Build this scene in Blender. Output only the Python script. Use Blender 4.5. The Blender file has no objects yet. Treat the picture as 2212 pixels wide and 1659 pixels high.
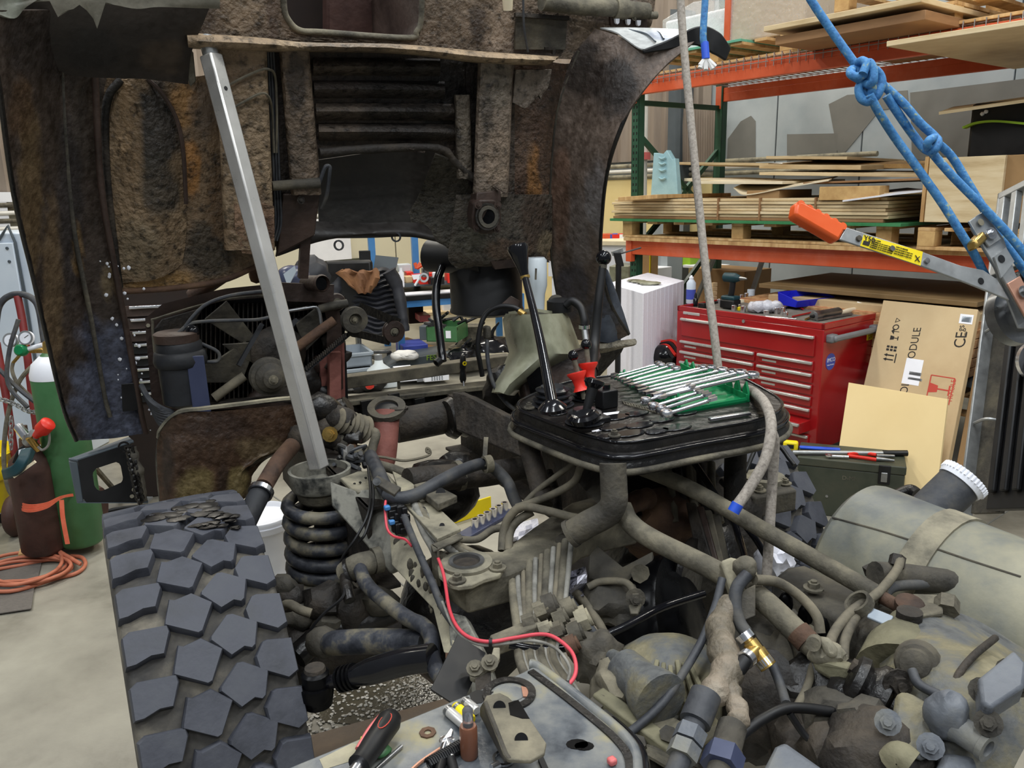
import bpy,bmesh,math,random
from mathutils import Vector as V,Matrix,noise as mn
random.seed(7)
S=bpy.context.scene;COL=S.collection
PITCH,ROLL,FPX,CAMH=math.radians(13.6),math.radians(-1.4),1740.0,1.7
W,H=2212,1659
_f=V((0,math.cos(PITCH),-math.sin(PITCH)));_r0=V((1,0,0));_u0=_r0.cross(_f)
_r=_r0*math.cos(ROLL)+_u0*math.sin(ROLL);_u=-_r0*math.sin(ROLL)+_u0*math.cos(ROLL)
EYE=V((0,0,CAMH))
cd=bpy.data.cameras.new('camera');cam=bpy.data.objects.new('camera',cd);COL.objects.link(cam)
cd.sensor_width=36;cd.lens=36*FPX/W;cd.clip_start=.05
cam.matrix_world=Matrix(((_r.x,_u.x,-_f.x,0),(_r.y,_u.y,-_f.y,0),(_r.z,_u.z,-_f.z,CAMH),(0,0,0,1)))
S.camera=cam
wd=bpy.data.worlds.new('hall');S.world=wd;wd.use_nodes=True
wd.node_tree.nodes['Background'].inputs[0].default_value=(.86,.93,1,1)
wd.node_tree.nodes['Background'].inputs[1].default_value=.15
S.view_settings.view_transform='Standard';S.view_settings.look='None'
S.view_settings.gamma=1;S.view_settings.use_curve_mapping=False;S.view_settings.exposure=.35
def lamp(loc,sx,sy,rz,watt,col=(1,.97,.92)):
 l=bpy.data.lights.new('tube_and_fill_light','AREA');l.shape='RECTANGLE';l.size=sx;l.size_y=sy;l.energy=watt*.3;l.color=col
 o=bpy.data.objects.new('tube_and_fill_light',l);COL.objects.link(o);o.location=loc;o.rotation_euler=(0,0,rz)
for x,y,w_ in((-2.6,-3.0,210),(.6,-3.4,200),(3.4,-2.6,200),(-3.2,.8,230),(-.3,-.3,150),(2.7,.4,230),(.7,1.9,200),(-4.6,4.6,230),(-1.2,5.6,260),(3.6,3.0,230),(1.8,7.8,300),(-4.2,9.5,300),(6.0,6.0,240),(-.6,10.4,260)):  # lamps behind camera added to brighten the cab underside, one more over the truck
 lamp((x,y,5.6),1.8,.16,.9,w_*1.1,(.93,.97,1)if y<2 else(1,.95,.84))
def ray(u,v):return _f+_r*((u-W/2)/FPX)-_u*((v-H/2)/FPX)
def P(u,v,d):return EYE+ray(u,v)*d
def Zp(u,v,z):
 r=ray(u,v);return EYE+r*((z-CAMH)/r.z)
YAW=math.radians(28)
FW=V((-math.sin(YAW),math.cos(YAW),0));RT=V((math.cos(YAW),math.sin(YAW),0));UP=V((0,0,1))
def A(u,v,a):
 r=ray(u,v);return EYE+r*((a-EYE.dot(RT))/r.dot(RT))
def B(u,v,b):
 r=ray(u,v);return EYE+r*((b-EYE.dot(FW))/r.dot(FW))
def L(a,b,z):return RT*a+FW*b+UP*z
RA=V((.622,-.783,0));RB=V((.783,.622,0))
Q0=P(1370,400,6.6);Q0.z=0
def R(u,v,t=0):
 r=ray(u,v);return EYE+r*(((Q0-EYE).dot(RB)+t)/r.dot(RB))
def N(s,t,z):return Q0+RA*s+RB*t+UP*z
def PL(p0,p1,p2):
 """the plane through three points; returns f(u, v, off) -> point, off towards the viewer"""
 n=(p1-p0).cross(p2-p0).normalized();n=n if n.dot(EYE-p0)>0 else-n
 def f(u,v,off=0.):
  r=ray(u,v);return EYE+r*((p0-EYE).dot(n)/r.dot(n))+n*off
 f.n=n;return f
def lin(c):return tuple(((x/255)/12.92 if x/255<=.04045 else((x/255+.055)/1.055)**2.4)for x in c)+(1,)
def mat(name,cols,sc=6.,rough=.6,metal=0.,bump=0.,bsc=40.,rv=.12,vcol=False,stretch=None,trans=0.,coat=0.,alpha=1.,emit=0.,lo=.32,hi=.68,det=6.,ior=1.45):
 m=bpy.data.materials.new(name);m.use_nodes=True;nt=m.node_tree;b=nt.nodes['Principled BSDF']
 n=nt.nodes.new;k=nt.links.new
 tc=n('ShaderNodeTexCoord');oi=n('ShaderNodeObjectInfo');mp=n('ShaderNodeMapping');mul=n('ShaderNodeMath');mul.operation='MULTIPLY';mul.inputs[1].default_value=37
 k(oi.outputs['Random'],mul.inputs[0]);k(tc.outputs['Object'],mp.inputs[0]);k(mul.outputs[0],mp.inputs['Location'])
 if stretch:mp.inputs['Scale'].default_value=stretch
 ns=n('ShaderNodeTexNoise');ns.inputs['Scale'].default_value=sc;ns.inputs['Detail'].default_value=det;ns.inputs['Roughness'].default_value=.62
 k(mp.outputs[0],ns.inputs['Vector'])
 cr=n('ShaderNodeValToRGB');el=cr.color_ramp.elements
 while len(el)<len(cols):el.new(.5)
 for i,c in enumerate(cols):
  el[i].position=lo+(hi-lo)*i/max(1,len(cols)-1);el[i].color=lin(c)
 k(ns.outputs[0],cr.inputs[0])
 out=cr.outputs[0]
 if vcol:
  at=n('ShaderNodeVertexColor');at.layer_name='col';mx=n('ShaderNodeMix');mx.data_type='RGBA';mx.blend_type='MULTIPLY';mx.inputs[0].default_value=1
  k(at.outputs[0],mx.inputs[6]);k(out,mx.inputs[7]);out=mx.outputs[2]
 k(out,b.inputs['Base Color'])
 mr=n('ShaderNodeMapRange');mr.inputs['To Min'].default_value=max(.02,rough-rv);mr.inputs['To Max'].default_value=min(1,rough+rv)
 k(ns.outputs[0],mr.inputs[0]);mr.inputs['From Min'].default_value=.3;mr.inputs['From Max'].default_value=.7;k(mr.outputs[0],b.inputs['Roughness'])
 b.inputs['Metallic'].default_value=metal;b.inputs['IOR'].default_value=ior
 if bump:
  n2=n('ShaderNodeTexNoise');n2.inputs['Scale'].default_value=bsc;n2.inputs['Detail'].default_value=4;k(mp.outputs[0],n2.inputs['Vector'])
  bp=n('ShaderNodeBump');bp.inputs['Strength'].default_value=min(1,bump);bp.inputs['Distance'].default_value=.012*max(1,bump)*12/bsc*3;k(n2.outputs[0],bp.inputs['Height']);k(bp.outputs[0],b.inputs['Normal'])
 if trans:b.inputs['Transmission Weight'].default_value=trans
 if coat:b.inputs['Coat Weight'].default_value=coat;b.inputs['Coat Roughness'].default_value=.15
 if alpha<1:b.inputs['Alpha'].default_value=alpha
 if emit:
  b.inputs['Emission Color'].default_value=lin(cols[0]);b.inputs['Emission Strength'].default_value=emit
 return m
def basis(d):
 d=d.normalized();a=UP if abs(d.z)<.95 else V((1,0,0));x=a.cross(d).normalized();return x,d.cross(x)
def spline(pts,n=6):
 pts=[V(p)for p in pts]
 if len(pts)<3:return pts
 q=[pts[0]*2-pts[1]]+pts+[pts[-1]*2-pts[-2]];out=[]
 for i in range(1,len(q)-2):
  a,b,c,d=q[i-1],q[i],q[i+1],q[i+2]
  for j in range(n):
   t=j/n;out.append(.5*((2*b)+(c-a)*t+(2*a-5*b+4*c-d)*t*t+(3*b-a-3*c+d)*t**3))
 return out+[pts[-1]]
class G:
 def __init__(s):s.b=bmesh.new()
 def face(s,pts):
  try:return s.b.faces.new([s.b.verts.new(p)for p in pts])
  except ValueError:return None
 def ring(s,c,x,y,r,n,ph=0):return[s.b.verts.new(c+(x*math.cos(ph+2*math.pi*i/n)+y*math.sin(ph+2*math.pi*i/n))*r)for i in range(n)]
 def bridge(s,a,b):
  n=len(a)
  for i in range(n):s.b.faces.new((a[i],a[(i+1)%n],b[(i+1)%n],b[i]))
 def tube(s,pts,r,n=8,sm=6,cap=True,wob=0.):
  pts=spline(pts,sm)if sm>1 else[V(p)for p in pts]
  rr=r if callable(r)else(lambda t:r);prev=None;m=len(pts);x=None
  for i,p in enumerate(pts):
   d=(pts[min(i+1,m-1)]-pts[max(i-1,0)])
   if d.length<1e-7:continue
   d.normalize()
   if x is None:x,y=basis(d)
   else:
    x=(x-d*x.dot(d)).normalized();y=d.cross(x)
   q=rr(i/max(1,m-1));q+=wob*q*mn.noise(p*60)if wob else 0
   rg=s.ring(p,x,y,q,n)
   if prev:s.bridge(prev,rg)
   elif cap:s.b.faces.new(rg[::-1])
   prev=rg
  if cap and prev:s.b.faces.new(prev)
  return s
 def lathe(s,p,d,prof,n=20,ph=0):
  """prof: (distance along d, radius) pairs; closed at both ends unless the profile returns on itself"""
  p=V(p);d=V(d).normalized();x,y=basis(d);prev=None;first=None
  for t,r in prof:
   rg=s.ring(p+d*t,x,y,max(r,1e-4),n,ph)
   if prev:s.bridge(prev,rg)
   else:first=rg
   prev=rg
  s.b.faces.new(first[::-1]);s.b.faces.new(prev);return s
 def ringtube(s,p,d,r0,r1,h,n=24):
  p=V(p);d=V(d).normalized();x,y=basis(d)
  a=[s.ring(p,x,y,r1,n),s.ring(p+d*h,x,y,r1,n),s.ring(p+d*h,x,y,r0,n),s.ring(p,x,y,r0,n)]
  for i in range(4):s.bridge(a[i],a[(i+1)%4])
  return s
 def cyl(s,p,q,r,r2=None,n=14,ph=0):
  p,q=V(p),V(q);return s.lathe(p,q-p,[(0,r),((q-p).length,r if r2 is None else r2)],n,ph)
 def hexbolt(s,p,d,r=.008,h=.006,washer=True):
  d=V(d).normalized();p=V(p)
  if washer:s.cyl(p,p+d*h*.35,r*1.7,n=12)
  s.cyl(p+d*h*.3,p+d*h*1.3,r,n=6);return s.cyl(p+d*h*1.2,p+d*h*1.7,r*.55,n=8)
 def obox(s,p,ex,ey,ez):
  p,ex,ey,ez=V(p),V(ex),V(ey),V(ez)
  c=[s.b.verts.new(p+ex*i+ey*j+ez*k)for k in(0,1)for j in(0,1)for i in(0,1)]
  for f in((0,2,3,1),(4,5,7,6),(0,1,5,4),(2,6,7,3),(0,4,6,2),(1,3,7,5)):s.b.faces.new([c[i]for i in f])
  return s
 def cbox(s,c,x,y,z,sx,sy,sz):x,y,z=V(x)*sx,V(y)*sy,V(z)*sz;return s.obox(V(c)-(x+y+z)/2,x,y,z)
 def prism(s,pts,ext):
  pts=[V(p)for p in pts];e=V(ext);a=[s.b.verts.new(p)for p in pts];b=[s.b.verts.new(p+e)for p in pts]
  s.b.faces.new(a[::-1]);s.b.faces.new(b);s.bridge(a,b);return s
 def plate(s,pts,t):
  """polygon of points (roughly flat) with thickness t along its own normal"""
  pts=[V(p)for p in pts];nrm=V((0,0,0));n=len(pts)
  for i in range(n):nrm+=pts[i].cross(pts[(i+1)%n])
  return s.prism(pts,nrm.normalized()*t)
 def bar(s,p,q,w,h,up=UP):
  p,q=V(p),V(q);d=(q-p);dn=d.normalized();up=V(up);x=dn.cross(up)
  if x.length<1e-4:x=dn.cross(V((1,0,0)))
  x.normalize();y=x.cross(dn);return s.obox(p-x*w/2-y*h/2,x*w,d,y*h)
 def sweep(s,pts,w,h,ups=UP,sm=6):
  """strip with a rectangular section w x h along a curve"""
  pts=spline(pts,sm)if sm>1 else[V(p)for p in pts];prev=None;m=len(pts)
  for i,p in enumerate(pts):
   d=(pts[min(i+1,m-1)]-pts[max(i-1,0)]).normalized();x=d.cross(V(ups)).normalized();y=x.cross(d)
   ww=w(i/(m-1))if callable(w)else w
   rg=[s.b.verts.new(p+x*a*ww/2+y*b*h/2)for a,b in((-1,-1),(1,-1),(1,1),(-1,1))]
   if prev:s.bridge(prev,rg)
   else:s.b.faces.new(rg[::-1])
   prev=rg
  s.b.faces.new(prev);return s
 def blob(s,c,r,seed=0,amp=.25,sub=2,sq=(1,1,1),fr=2.2):
  t=bmesh.new();bmesh.ops.create_icosphere(t,subdivisions=sub,radius=1);c=V(c);mp={}
  for v in t.verts:
   k=1+amp*mn.noise(v.co*fr+V((seed*3.1,seed*1.7,seed)));mp[v.index]=s.b.verts.new(c+V((v.co.x*sq[0],v.co.y*sq[1],v.co.z*sq[2]))*r*k)
  for f in t.faces:s.b.faces.new([mp[v.index]for v in f.verts])
  t.free();return s
 def grid(s,rows,thick=0):
  vs=[[s.b.verts.new(p)for p in r]for r in rows]
  for i in range(len(vs)-1):
   for j in range(len(vs[0])-1):s.b.faces.new((vs[i][j],vs[i][j+1],vs[i+1][j+1],vs[i+1][j]))
  if thick:
   s.b.normal_update();bmesh.ops.solidify(s.b,geom=s.b.faces[:],thickness=thick)
  return s
 def o(s,name,m,parent=None,label=None,cat=None,group=None,kind=None,bev=0.,ang=48,seg=2):
  bmesh.ops.recalc_face_normals(s.b,faces=s.b.faces[:])
  me=bpy.data.meshes.new(name);s.b.to_mesh(me);s.b.free();return link(name,me,m,parent,label,cat,group,kind,bev,ang,seg)
FIX=[]
def link(name,me,m,parent=None,label=None,cat=None,group=None,kind=None,bev=0.,ang=48,seg=2):
 for p in me.polygons:p.use_smooth=True
 me.set_sharp_from_angle(angle=math.radians(ang));me.materials.append(m)
 ob=bpy.data.objects.new(name,me);COL.objects.link(ob);ob.parent=parent
 for key,val in(('label',label),('category',cat),('group',group),('kind',kind)):
  if val:ob[key]=val
 if bev:
  md=ob.modifiers.new('bevel','BEVEL');md.width=bev;md.segments=seg;md.limit_method='ANGLE';md.angle_limit=math.radians(40)
 FIX.append(ob);return ob
def T(name,label,cat,group=None):
 o=bpy.data.objects.new(name,None);COL.objects.link(o);o.empty_display_size=.05;o['label']=label;o['category']=cat
 if group:o['group']=group
 FIX.append(o);return o
def text(s,p,x,y,size,m,parent,name='lettering',ext=.0004,align='LEFT'):
 c=bpy.data.curves.new(name,'FONT');c.body=s;c.size=size;c.extrude=ext;c.align_x=align;c.resolution_u=3
 t=bpy.data.objects.new(name,c);COL.objects.link(t);bpy.context.view_layer.update()
 me=bpy.data.meshes.new_from_object(t);bpy.data.objects.remove(t);bpy.data.curves.remove(c)
 x=V(x).normalized();z=x.cross(V(y)).normalized();y=z.cross(x);p=V(p)
 me.transform(Matrix(((x.x,y.x,z.x,p.x),(x.y,y.y,z.y,p.y),(x.z,y.z,z.z,p.z),(0,0,0,1))));me.materials.clear()
 return link(name,me,m,parent)
def fb(u0,v0,u1,v1,d,dp,yaw=0.,floor=False):
 """upright box seen at a place: front-left-top corner at (u0, v0, d), front turned by yaw; -> (bottom corner, ex, ey, ez)"""
 p=P(u0,v0,d);e=V((math.cos(yaw),math.sin(yaw),0));n=V((-e.y,e.x,0))
 r=ray(u1,v0);a,b=r.x,r.y
 w=(p.y*a-p.x*b)/(e.x*b-e.y*a);q=ray(u0,v1);hb_=EYE+q*((p-EYE).dot(n)/q.dot(n))
 z=0. if floor else hb_.z
 return V((p.x,p.y,z)),e*w,n*dp,UP*(p.z-z)
def settle():
 """put every origin where its thing is: roots at their base, parts at their own middle"""
 bpy.context.view_layer.update()
 kids={}
 for o in COL.objects:kids.setdefault(o.parent,[]).append(o)
 used={}
 for o in COL.objects:
  if o.type=='MESH':used[o.data]=used.get(o.data,0)+1
 def tree(o):return[o]+[d for c in kids.get(o,[])for d in tree(c)]
 def go(o,base):
  if o.type=='MESH' and o in FIXS and used[o.data]==1:
   vs=o.data.vertices
   lo=[min(v.co[i]for v in vs)for i in range(3)];hi=[max(v.co[i]for v in vs)for i in range(3)]
   c=V(((lo[0]+hi[0])/2,(lo[1]+hi[1])/2,lo[2]if o.parent is None else(lo[2]+hi[2])/2))
   o.data.transform(Matrix.Translation(-c));o.location=c-base
  elif o.type=='EMPTY' and o in FIXS:
   pts=[d.matrix_world@v.co for d in tree(o)if d.type=='MESH' for v in list(d.data.vertices)[::3]]
   if not pts:return
   c=V(((min(p.x for p in pts)+max(p.x for p in pts))/2,(min(p.y for p in pts)+max(p.y for p in pts))/2,min(p.z for p in pts)))
   o.location=c-base
  else:
   o.location=o.location-base+ORIG.get(o,V((0,0,0)));return
  for ch in kids.get(o,[]):go(ch,c)
 FIXS=set(FIX)
 for r in kids.get(None,[]):
  if r.type in('MESH','EMPTY')and r in FIXS:go(r,V((0,0,0)))
ORIG={}
def skin(rows,nu,nv,fn,base,blobs=(),lump=.0,lf=14.,thick=0.,smooth=True,var=.25):
 """sheet surface through rows of control points (u, v, offset); fn maps them to space; vertices carry their own dirt colour"""
 ctl=[spline([V(c)for c in r],8)if smooth and len(r)>2 else[V(c)for c in r]for r in rows]
 def at(l,t):
  x=t*(len(l)-1);i=min(int(x),len(l)-2);return l[i].lerp(l[i+1],x-i)if len(l)>1 else l[0]
 g=G();lay=g.b.loops.layers.float_color.new('col');cols={};vs=[]
 cj=[]
 for j in range(nu+1):
  col=[at(l,j/nu)for l in ctl];col=spline(col,8)if smooth and len(col)>2 else col
  cj.append([at(col,i/nv)for i in range(nv+1)])
 for i in range(nv+1):
  row=[]
  for j in range(nu+1):
   c=cj[j][i];q=mn.noise(V((c.x,c.y,0))*.01*lf)+.6*mn.noise(V((c.x,c.y,9))*.028*lf);
   v=g.b.verts.new(fn(c.x,c.y,c.z+lump*q));k=V(lin(base)[:3])
   n1=mn.noise(V((c.x,c.y,3))*.02)+.5*mn.noise(V((c.x,c.y,5))*.06)
   for(bu,bv,ru,rv,bc,st)in blobs:
    e=((c.x-bu)/ru)**2+((c.y-bv)/rv)**2;w_=max(0,min(1,(1.25-e+.7*n1)*1.6))*st
    if w_:k=k.lerp(V(lin(bc)[:3]),w_)
   cols[v]=k*(1+var*n1);row.append(v)
  vs.append(row)
 for i in range(nv):
  for j in range(nu):g.b.faces.new((vs[i][j],vs[i][j+1],vs[i+1][j+1],vs[i+1][j]))
 for f in g.b.faces:
  for lp in f.loops:lp[lay]=(*cols[lp.vert],1)
 if thick:
  g.b.normal_update();bmesh.ops.solidify(g.b,geom=g.b.faces[:],thickness=thick)
 return g
M={}
def mk(k,*a,**b):M[k]=mat(k,*a,**b)
mk('concrete',[(104,100,90),(142,138,126),(160,156,142)],sc=1.6,rough=.45,bump=.15,bsc=60,rv=.18)
mk('wet',[(58,54,42),(84,78,62)],sc=6,rough=.12,rv=.08,bump=.2,bsc=90)
mk('absorb',[(120,116,108),(205,203,196)],sc=60,rough=.35,bump=.6,bsc=130)
mk('brownmat',[(84,70,56),(120,102,84)],sc=5,rough=.5,bump=.2)
mk('carpet',[(88,84,80),(112,106,100)],sc=60,rough=.9,bump=.3,bsc=200,stretch=(1,6,1))
mk('panelgrey',[(150,160,166),(166,174,178),(176,184,188)],sc=1.2,rough=.4)
mk('panelstain',[(112,112,108),(122,121,116)],sc=3,rough=.45)
mk('wallpale',[(205,200,180),(216,210,186)],sc=.8,rough=.6)
mk('wallcream',[(222,200,140),(232,214,158)],sc=2,rough=.6)
mk('corrug',[(118,106,96),(150,138,126)],sc=5,rough=.55,stretch=(1,1,.15))
mk('slate',[(70,78,84),(84,92,98)],sc=2,rough=.4)
mk('white',[(226,228,236),(238,240,246)],sc=4,rough=.5)
mk('foam',[(232,232,244),(242,242,252)],sc=90,rough=.85,bump=.1,bsc=180)
mk('cabwhite',[(196,208,222),(214,224,234)],sc=2,rough=.35)
mk('rackorange',[(190,76,42),(208,92,54),(218,120,92)],sc=3,rough=.42,lo=.28,hi=.78)
mk('rackgreen',[(34,70,52),(46,88,66)],sc=5,rough=.45)
mk('wire',[(150,148,146),(176,172,170)],sc=5,rough=.35,metal=.7)
mk('pine',[(168,128,82),(200,162,110),(216,184,136)],sc=3,rough=.7,stretch=(6,6,.8),bump=.1)
mk('pineend',[(176,136,84),(208,172,116)],sc=12,rough=.8)
mk('ply',[(186,160,118),(212,190,150),(226,208,172)],sc=2.5,rough=.65,stretch=(1,1,7))
mk('plydark',[(132,98,66),(160,122,84)],sc=3,rough=.7,stretch=(1,1,6))
mk('plypale',[(222,206,172),(238,226,200)],sc=3,rough=.6)
mk('hardboard',[(112,90,58),(136,112,76)],sc=3,rough=.6)
mk('osb',[(150,104,66),(188,142,98),(206,170,128)],sc=22,rough=.75,bump=.2,bsc=60,stretch=(1,1,2))
mk('card',[(176,150,112),(190,166,128),(198,176,138)],sc=2,rough=.75)
mk('cardtan',[(222,196,142),(230,206,154)],sc=1.5,rough=.7)
mk('carddark',[(140,108,70),(166,132,90)],sc=3,rough=.75)
mk('greenedge',[(50,118,72),(70,140,92)],sc=6,rough=.4)
mk('glassgreen',[(96,168,142),(120,186,160)],sc=6,rough=.25)
mk('film',[(225,228,230),(240,240,240)],sc=20,rough=.12,alpha=.3,bump=.8,bsc=30)
mk('bluefoam',[(146,184,194),(164,200,208)],sc=10,rough=.8,bump=.1)
mk('black',[(10,10,11),(22,22,24)],sc=8,rough=.5)
mk('blackgloss',[(10,10,12),(22,22,26)],sc=6,rough=.14,rv=.06)
mk('neon',[(150,196,44),(166,210,60)],sc=8,rough=.5)
mk('pipe',[(206,204,198),(222,220,214)],sc=5,rough=.4)
mk('redvalve',[(190,92,92),(208,112,110)],sc=5,rough=.4)
mk('toolred',[(150,22,26),(168,30,32)],sc=2,rough=.22,coat=.3,rv=.06)
mk('toolreddark',[(120,10,14),(140,16,20)],sc=2,rough=.4)
mk('alu',[(190,188,184),(214,212,208)],sc=6,rough=.32,metal=.55)
mk('chrome',[(215,217,222),(240,240,244)],sc=6,rough=.2,metal=1,rv=.08)
mk('steel',[(120,122,124),(168,168,168)],sc=14,rough=.35,metal=.9)
mk('greyplastic',[(108,110,112),(126,128,130)],sc=6,rough=.55)
mk('crategrey',[(142,152,162),(156,166,176)],sc=4,rough=.5)
mk('topmat',[(96,92,86),(126,120,112)],sc=14,rough=.8)
mk('blueplastic',[(20,30,190),(34,46,214)],sc=4,rough=.35)
mk('bluepaint',[(62,120,180),(80,138,196)],sc=4,rough=.4)
mk('bluetape',[(36,76,196),(50,96,216)],sc=8,rough=.4)
mk('rope',[(40,92,146),(62,122,178),(76,138,190),(176,180,120)],sc=110,rough=.7,bump=.5,bsc=220,lo=.3,hi=.72)
mk('ropeend',[(222,220,216),(236,234,230)],sc=30,rough=.9)
mk('greyrope',[(120,112,104),(152,144,134),(168,160,150)],sc=120,rough=.9,bump=.5,bsc=260)
mk('orangegrip',[(218,84,30),(232,102,46)],sc=5,rough=.4)
mk('yellow',[(226,200,14),(240,216,30)],sc=5,rough=.4)
mk('galv',[(146,148,148),(178,180,180)],sc=16,rough=.4,metal=.6)
mk('brass',[(170,138,72),(204,172,104)],sc=12,rough=.28,metal=.9)
mk('copper',[(170,120,98),(196,150,128)],sc=12,rough=.4,metal=.5)
mk('ink',[(34,30,28),(44,40,36)],rough=.8)
mk('inkred',[(176,62,48),(188,72,58)],rough=.8)
mk('paper',[(224,226,232),(236,236,242)],rough=.7)
mk('labelblue',[(60,76,170),(78,92,184)],rough=.5)
mk('army',[(46,52,42),(62,66,54),(72,72,58)],sc=5,rough=.5,bump=.1)
mk('grime',[(22,20,18),(44,39,34),(70,62,52)],sc=9,rough=.7,bump=.7,bsc=60)
mk('grimeoil',[(9,9,10),(24,22,21),(40,36,32)],sc=9,rough=.36,bump=.4,bsc=50)
mk('dust',[(56,53,46),(98,93,80),(132,125,106)],sc=10,rough=.85,bump=.5,bsc=70)
mk('dustlight',[(88,85,74),(136,130,112),(160,153,130)],sc=9,rough=.85,bump=.4,bsc=60)
mk('dustdark',[(44,42,38),(72,68,60),(96,90,76)],sc=10,rough=.8,bump=.5,bsc=70)
mk('olivecast',[(74,72,58),(112,108,86),(136,130,106)],sc=5,rough=.8,bump=.35,bsc=60)
mk('bluecast',[(70,74,82),(98,102,108),(126,124,112)],sc=5,rough=.55,bump=.3,bsc=60)
mk('framegrey',[(50,51,48),(96,95,88),(126,124,114)],sc=16,rough=.7,bump=.3,bsc=80,lo=.34,hi=.5)
mk('castmix',[(50,52,56),(88,90,90),(112,106,84),(140,132,106)],sc=7,rough=.7,bump=.5,bsc=55,lo=.3,hi=.66)
mk('lidgrey',[(60,64,70),(92,96,100),(118,119,116),(142,135,106)],sc=9,rough=.4,bump=.12,bsc=60,rv=.15)
mk('drum',[(92,96,100),(112,114,108),(132,130,114),(146,142,122)],sc=5,rough=.5,bump=.12,bsc=40)
mk('rustbrown',[(50,37,30),(86,64,50),(112,86,64)],sc=9,rough=.85,bump=.5,bsc=60)
mk('rubber',[(26,27,30),(40,42,46)],sc=9,rough=.62,bump=.15,bsc=80)
mk('bootrubber',[(28,29,32),(44,46,50)],sc=12,rough=.32,rv=.1)
mk('tyre',[(52,54,60),(66,68,76),(76,78,84)],sc=9,rough=.62,bump=.2,bsc=90)
mk('tyregroove',[(44,43,43),(74,71,66),(116,110,98)],sc=8,rough=.85,bump=.3,bsc=90)
mk('oil',[(5,5,6),(10,10,12)],rough=.32,rv=.1,sc=30,ior=1.22)  # also blackens bores and cut-outs, their shade put into the colour
mk('hose',[(40,42,48),(62,64,68),(84,82,78)],sc=14,rough=.6,bump=.2,bsc=90)
mk('hosedust',[(70,66,58),(104,98,84),(124,116,98)],sc=14,rough=.85,bump=.3,bsc=90)
mk('wiregrey',[(96,94,88),(150,148,140)],sc=20,rough=.7)
mk('sheath',[(62,57,50),(100,92,78),(136,124,108),(156,146,130)],sc=9,rough=.6,bump=.9,bsc=50,lo=.28,hi=.7)
mk('redwire',[(196,60,72),(216,84,96)],rough=.5)
mk('spring',[(30,32,38),(58,60,66),(112,106,90)],sc=12,rough=.5,bump=.2,bsc=70,lo=.38,hi=.62)
mk('pink',[(118,70,62),(140,88,78)],sc=10,rough=.75,bump=.3)
mk('bluegreypaint',[(52,58,82),(66,72,98)],sc=6,rough=.35)
mk('brownpaint',[(44,34,30),(70,54,46)],sc=9,rough=.55,bump=.3,bsc=50)
mk('redplastic',[(204,36,24),(222,50,36)],sc=5,rough=.35)
mk('greenplastic',[(12,112,66),(22,136,82)],sc=5,rough=.35)
mk('greenpaint',[(54,98,58),(70,118,76)],sc=6,rough=.45)
mk('maroon',[(56,38,34),(80,54,46)],sc=8,rough=.6,bump=.2)
mk('trolleyred',[(110,34,34),(136,48,46)],sc=8,rough=.5)
mk('airhose',[(172,98,72),(196,120,92)],sc=14,rough=.6)
mk('orangecloth',[(214,92,62),(232,118,88)],sc=20,rough=.8)
mk('coat',[(104,70,46),(134,96,64)],sc=6,rough=.8)
mk('puffer',[(26,28,34),(44,46,54)],sc=8,rough=.55)
mk('milky',[(92,92,74),(138,138,116),(172,172,150)],sc=6,rough=.35,trans=.15)
mk('milkywhite',[(190,200,206),(212,220,224)],sc=4,rough=.35)
mk('rag',[(206,206,216),(226,226,232)],sc=10,rough=.85,bump=.3)
mk('foilbag',[(120,116,130),(200,200,210)],sc=24,rough=.15,metal=.5,bump=.9,bsc=40)
mk('screen',[(196,214,240),(214,228,248)],sc=3,rough=.3,emit=.9)
mk('navyteal',[(16,50,58),(26,66,74)],sc=6,rough=.45)
mk('binclear',[(190,190,200),(214,214,222)],sc=20,rough=.2,bump=.7,bsc=40)
mk('amber',[(112,72,54),(130,86,66)],sc=5,rough=.35)
mk('glass',[(235,235,240),(245,245,250)],rough=.04,rv=.02,trans=.9)
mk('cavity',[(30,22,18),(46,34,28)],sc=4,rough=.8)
for k_,c_,b_ in(('cabfine',[(165,160,155),(255,255,255)],.6),('cab',[(120,120,120),(235,235,235),(255,255,255)],1.7),('cabsmooth',[(215,215,215),(255,255,255)],.2)):
 mk(k_,c_,sc=42,rough=.62 if k_=='cab' else .5,vcol=True,bump=b_,bsc=70 if k_=='cab' else 60)
G().obox((-9,-2,-.1),(20,0,0),(0,18,0),(0,0,.1)).o('floor',M['concrete'],kind='structure')
jf=G()
for a_,c_ in((RA,N(-2.6,-3.4,0)),(RB,N(3.2,-5,0)),(RB,N(-1.0,-6,0)),(RA,N(-3,-6.6,0))):
 jf.bar(c_-a_*7+UP*.0015,c_+a_*7+UP*.0015,.008,.003)
jf.o('trim_1',M['panelstain'],kind='structure')
wb=T('wall_back','grey sheet-metal panels of the back wall behind the pallet rack','wall');wb['kind']='structure';del wb['category']
s0=-6.0;i=0
G().obox(N(-6.2,2.32,0),RA*13,RB*.1,UP*6).o('backing',M['slate'],wb)
while s0<6.0:
 w_=(.62,1.22,.9,1.22)[i%4];i+=1
 G().obox(N(s0+.006,2.26,0),RA*(w_-.012),RB*.06,UP*5.6).o('panel',M['panelgrey'],wb,bev=.004);s0+=w_
for pts in([(1570,350),(1572,300),(1600,262),(1622,250),(1632,262),(1632,352)],[(1700,290),(1812,288),(1806,345),(1700,352)],[(1970,345),(1966,200),(2212,170),(2212,350)],[(1812,345),(1790,225),(1830,205),(1960,195),(1962,230),(1900,238),(1850,300)]):
 G().plate([R(u,v,2.255)for u,v in pts],.004).o('repair_patch',M['panelstain'],wb)
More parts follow.
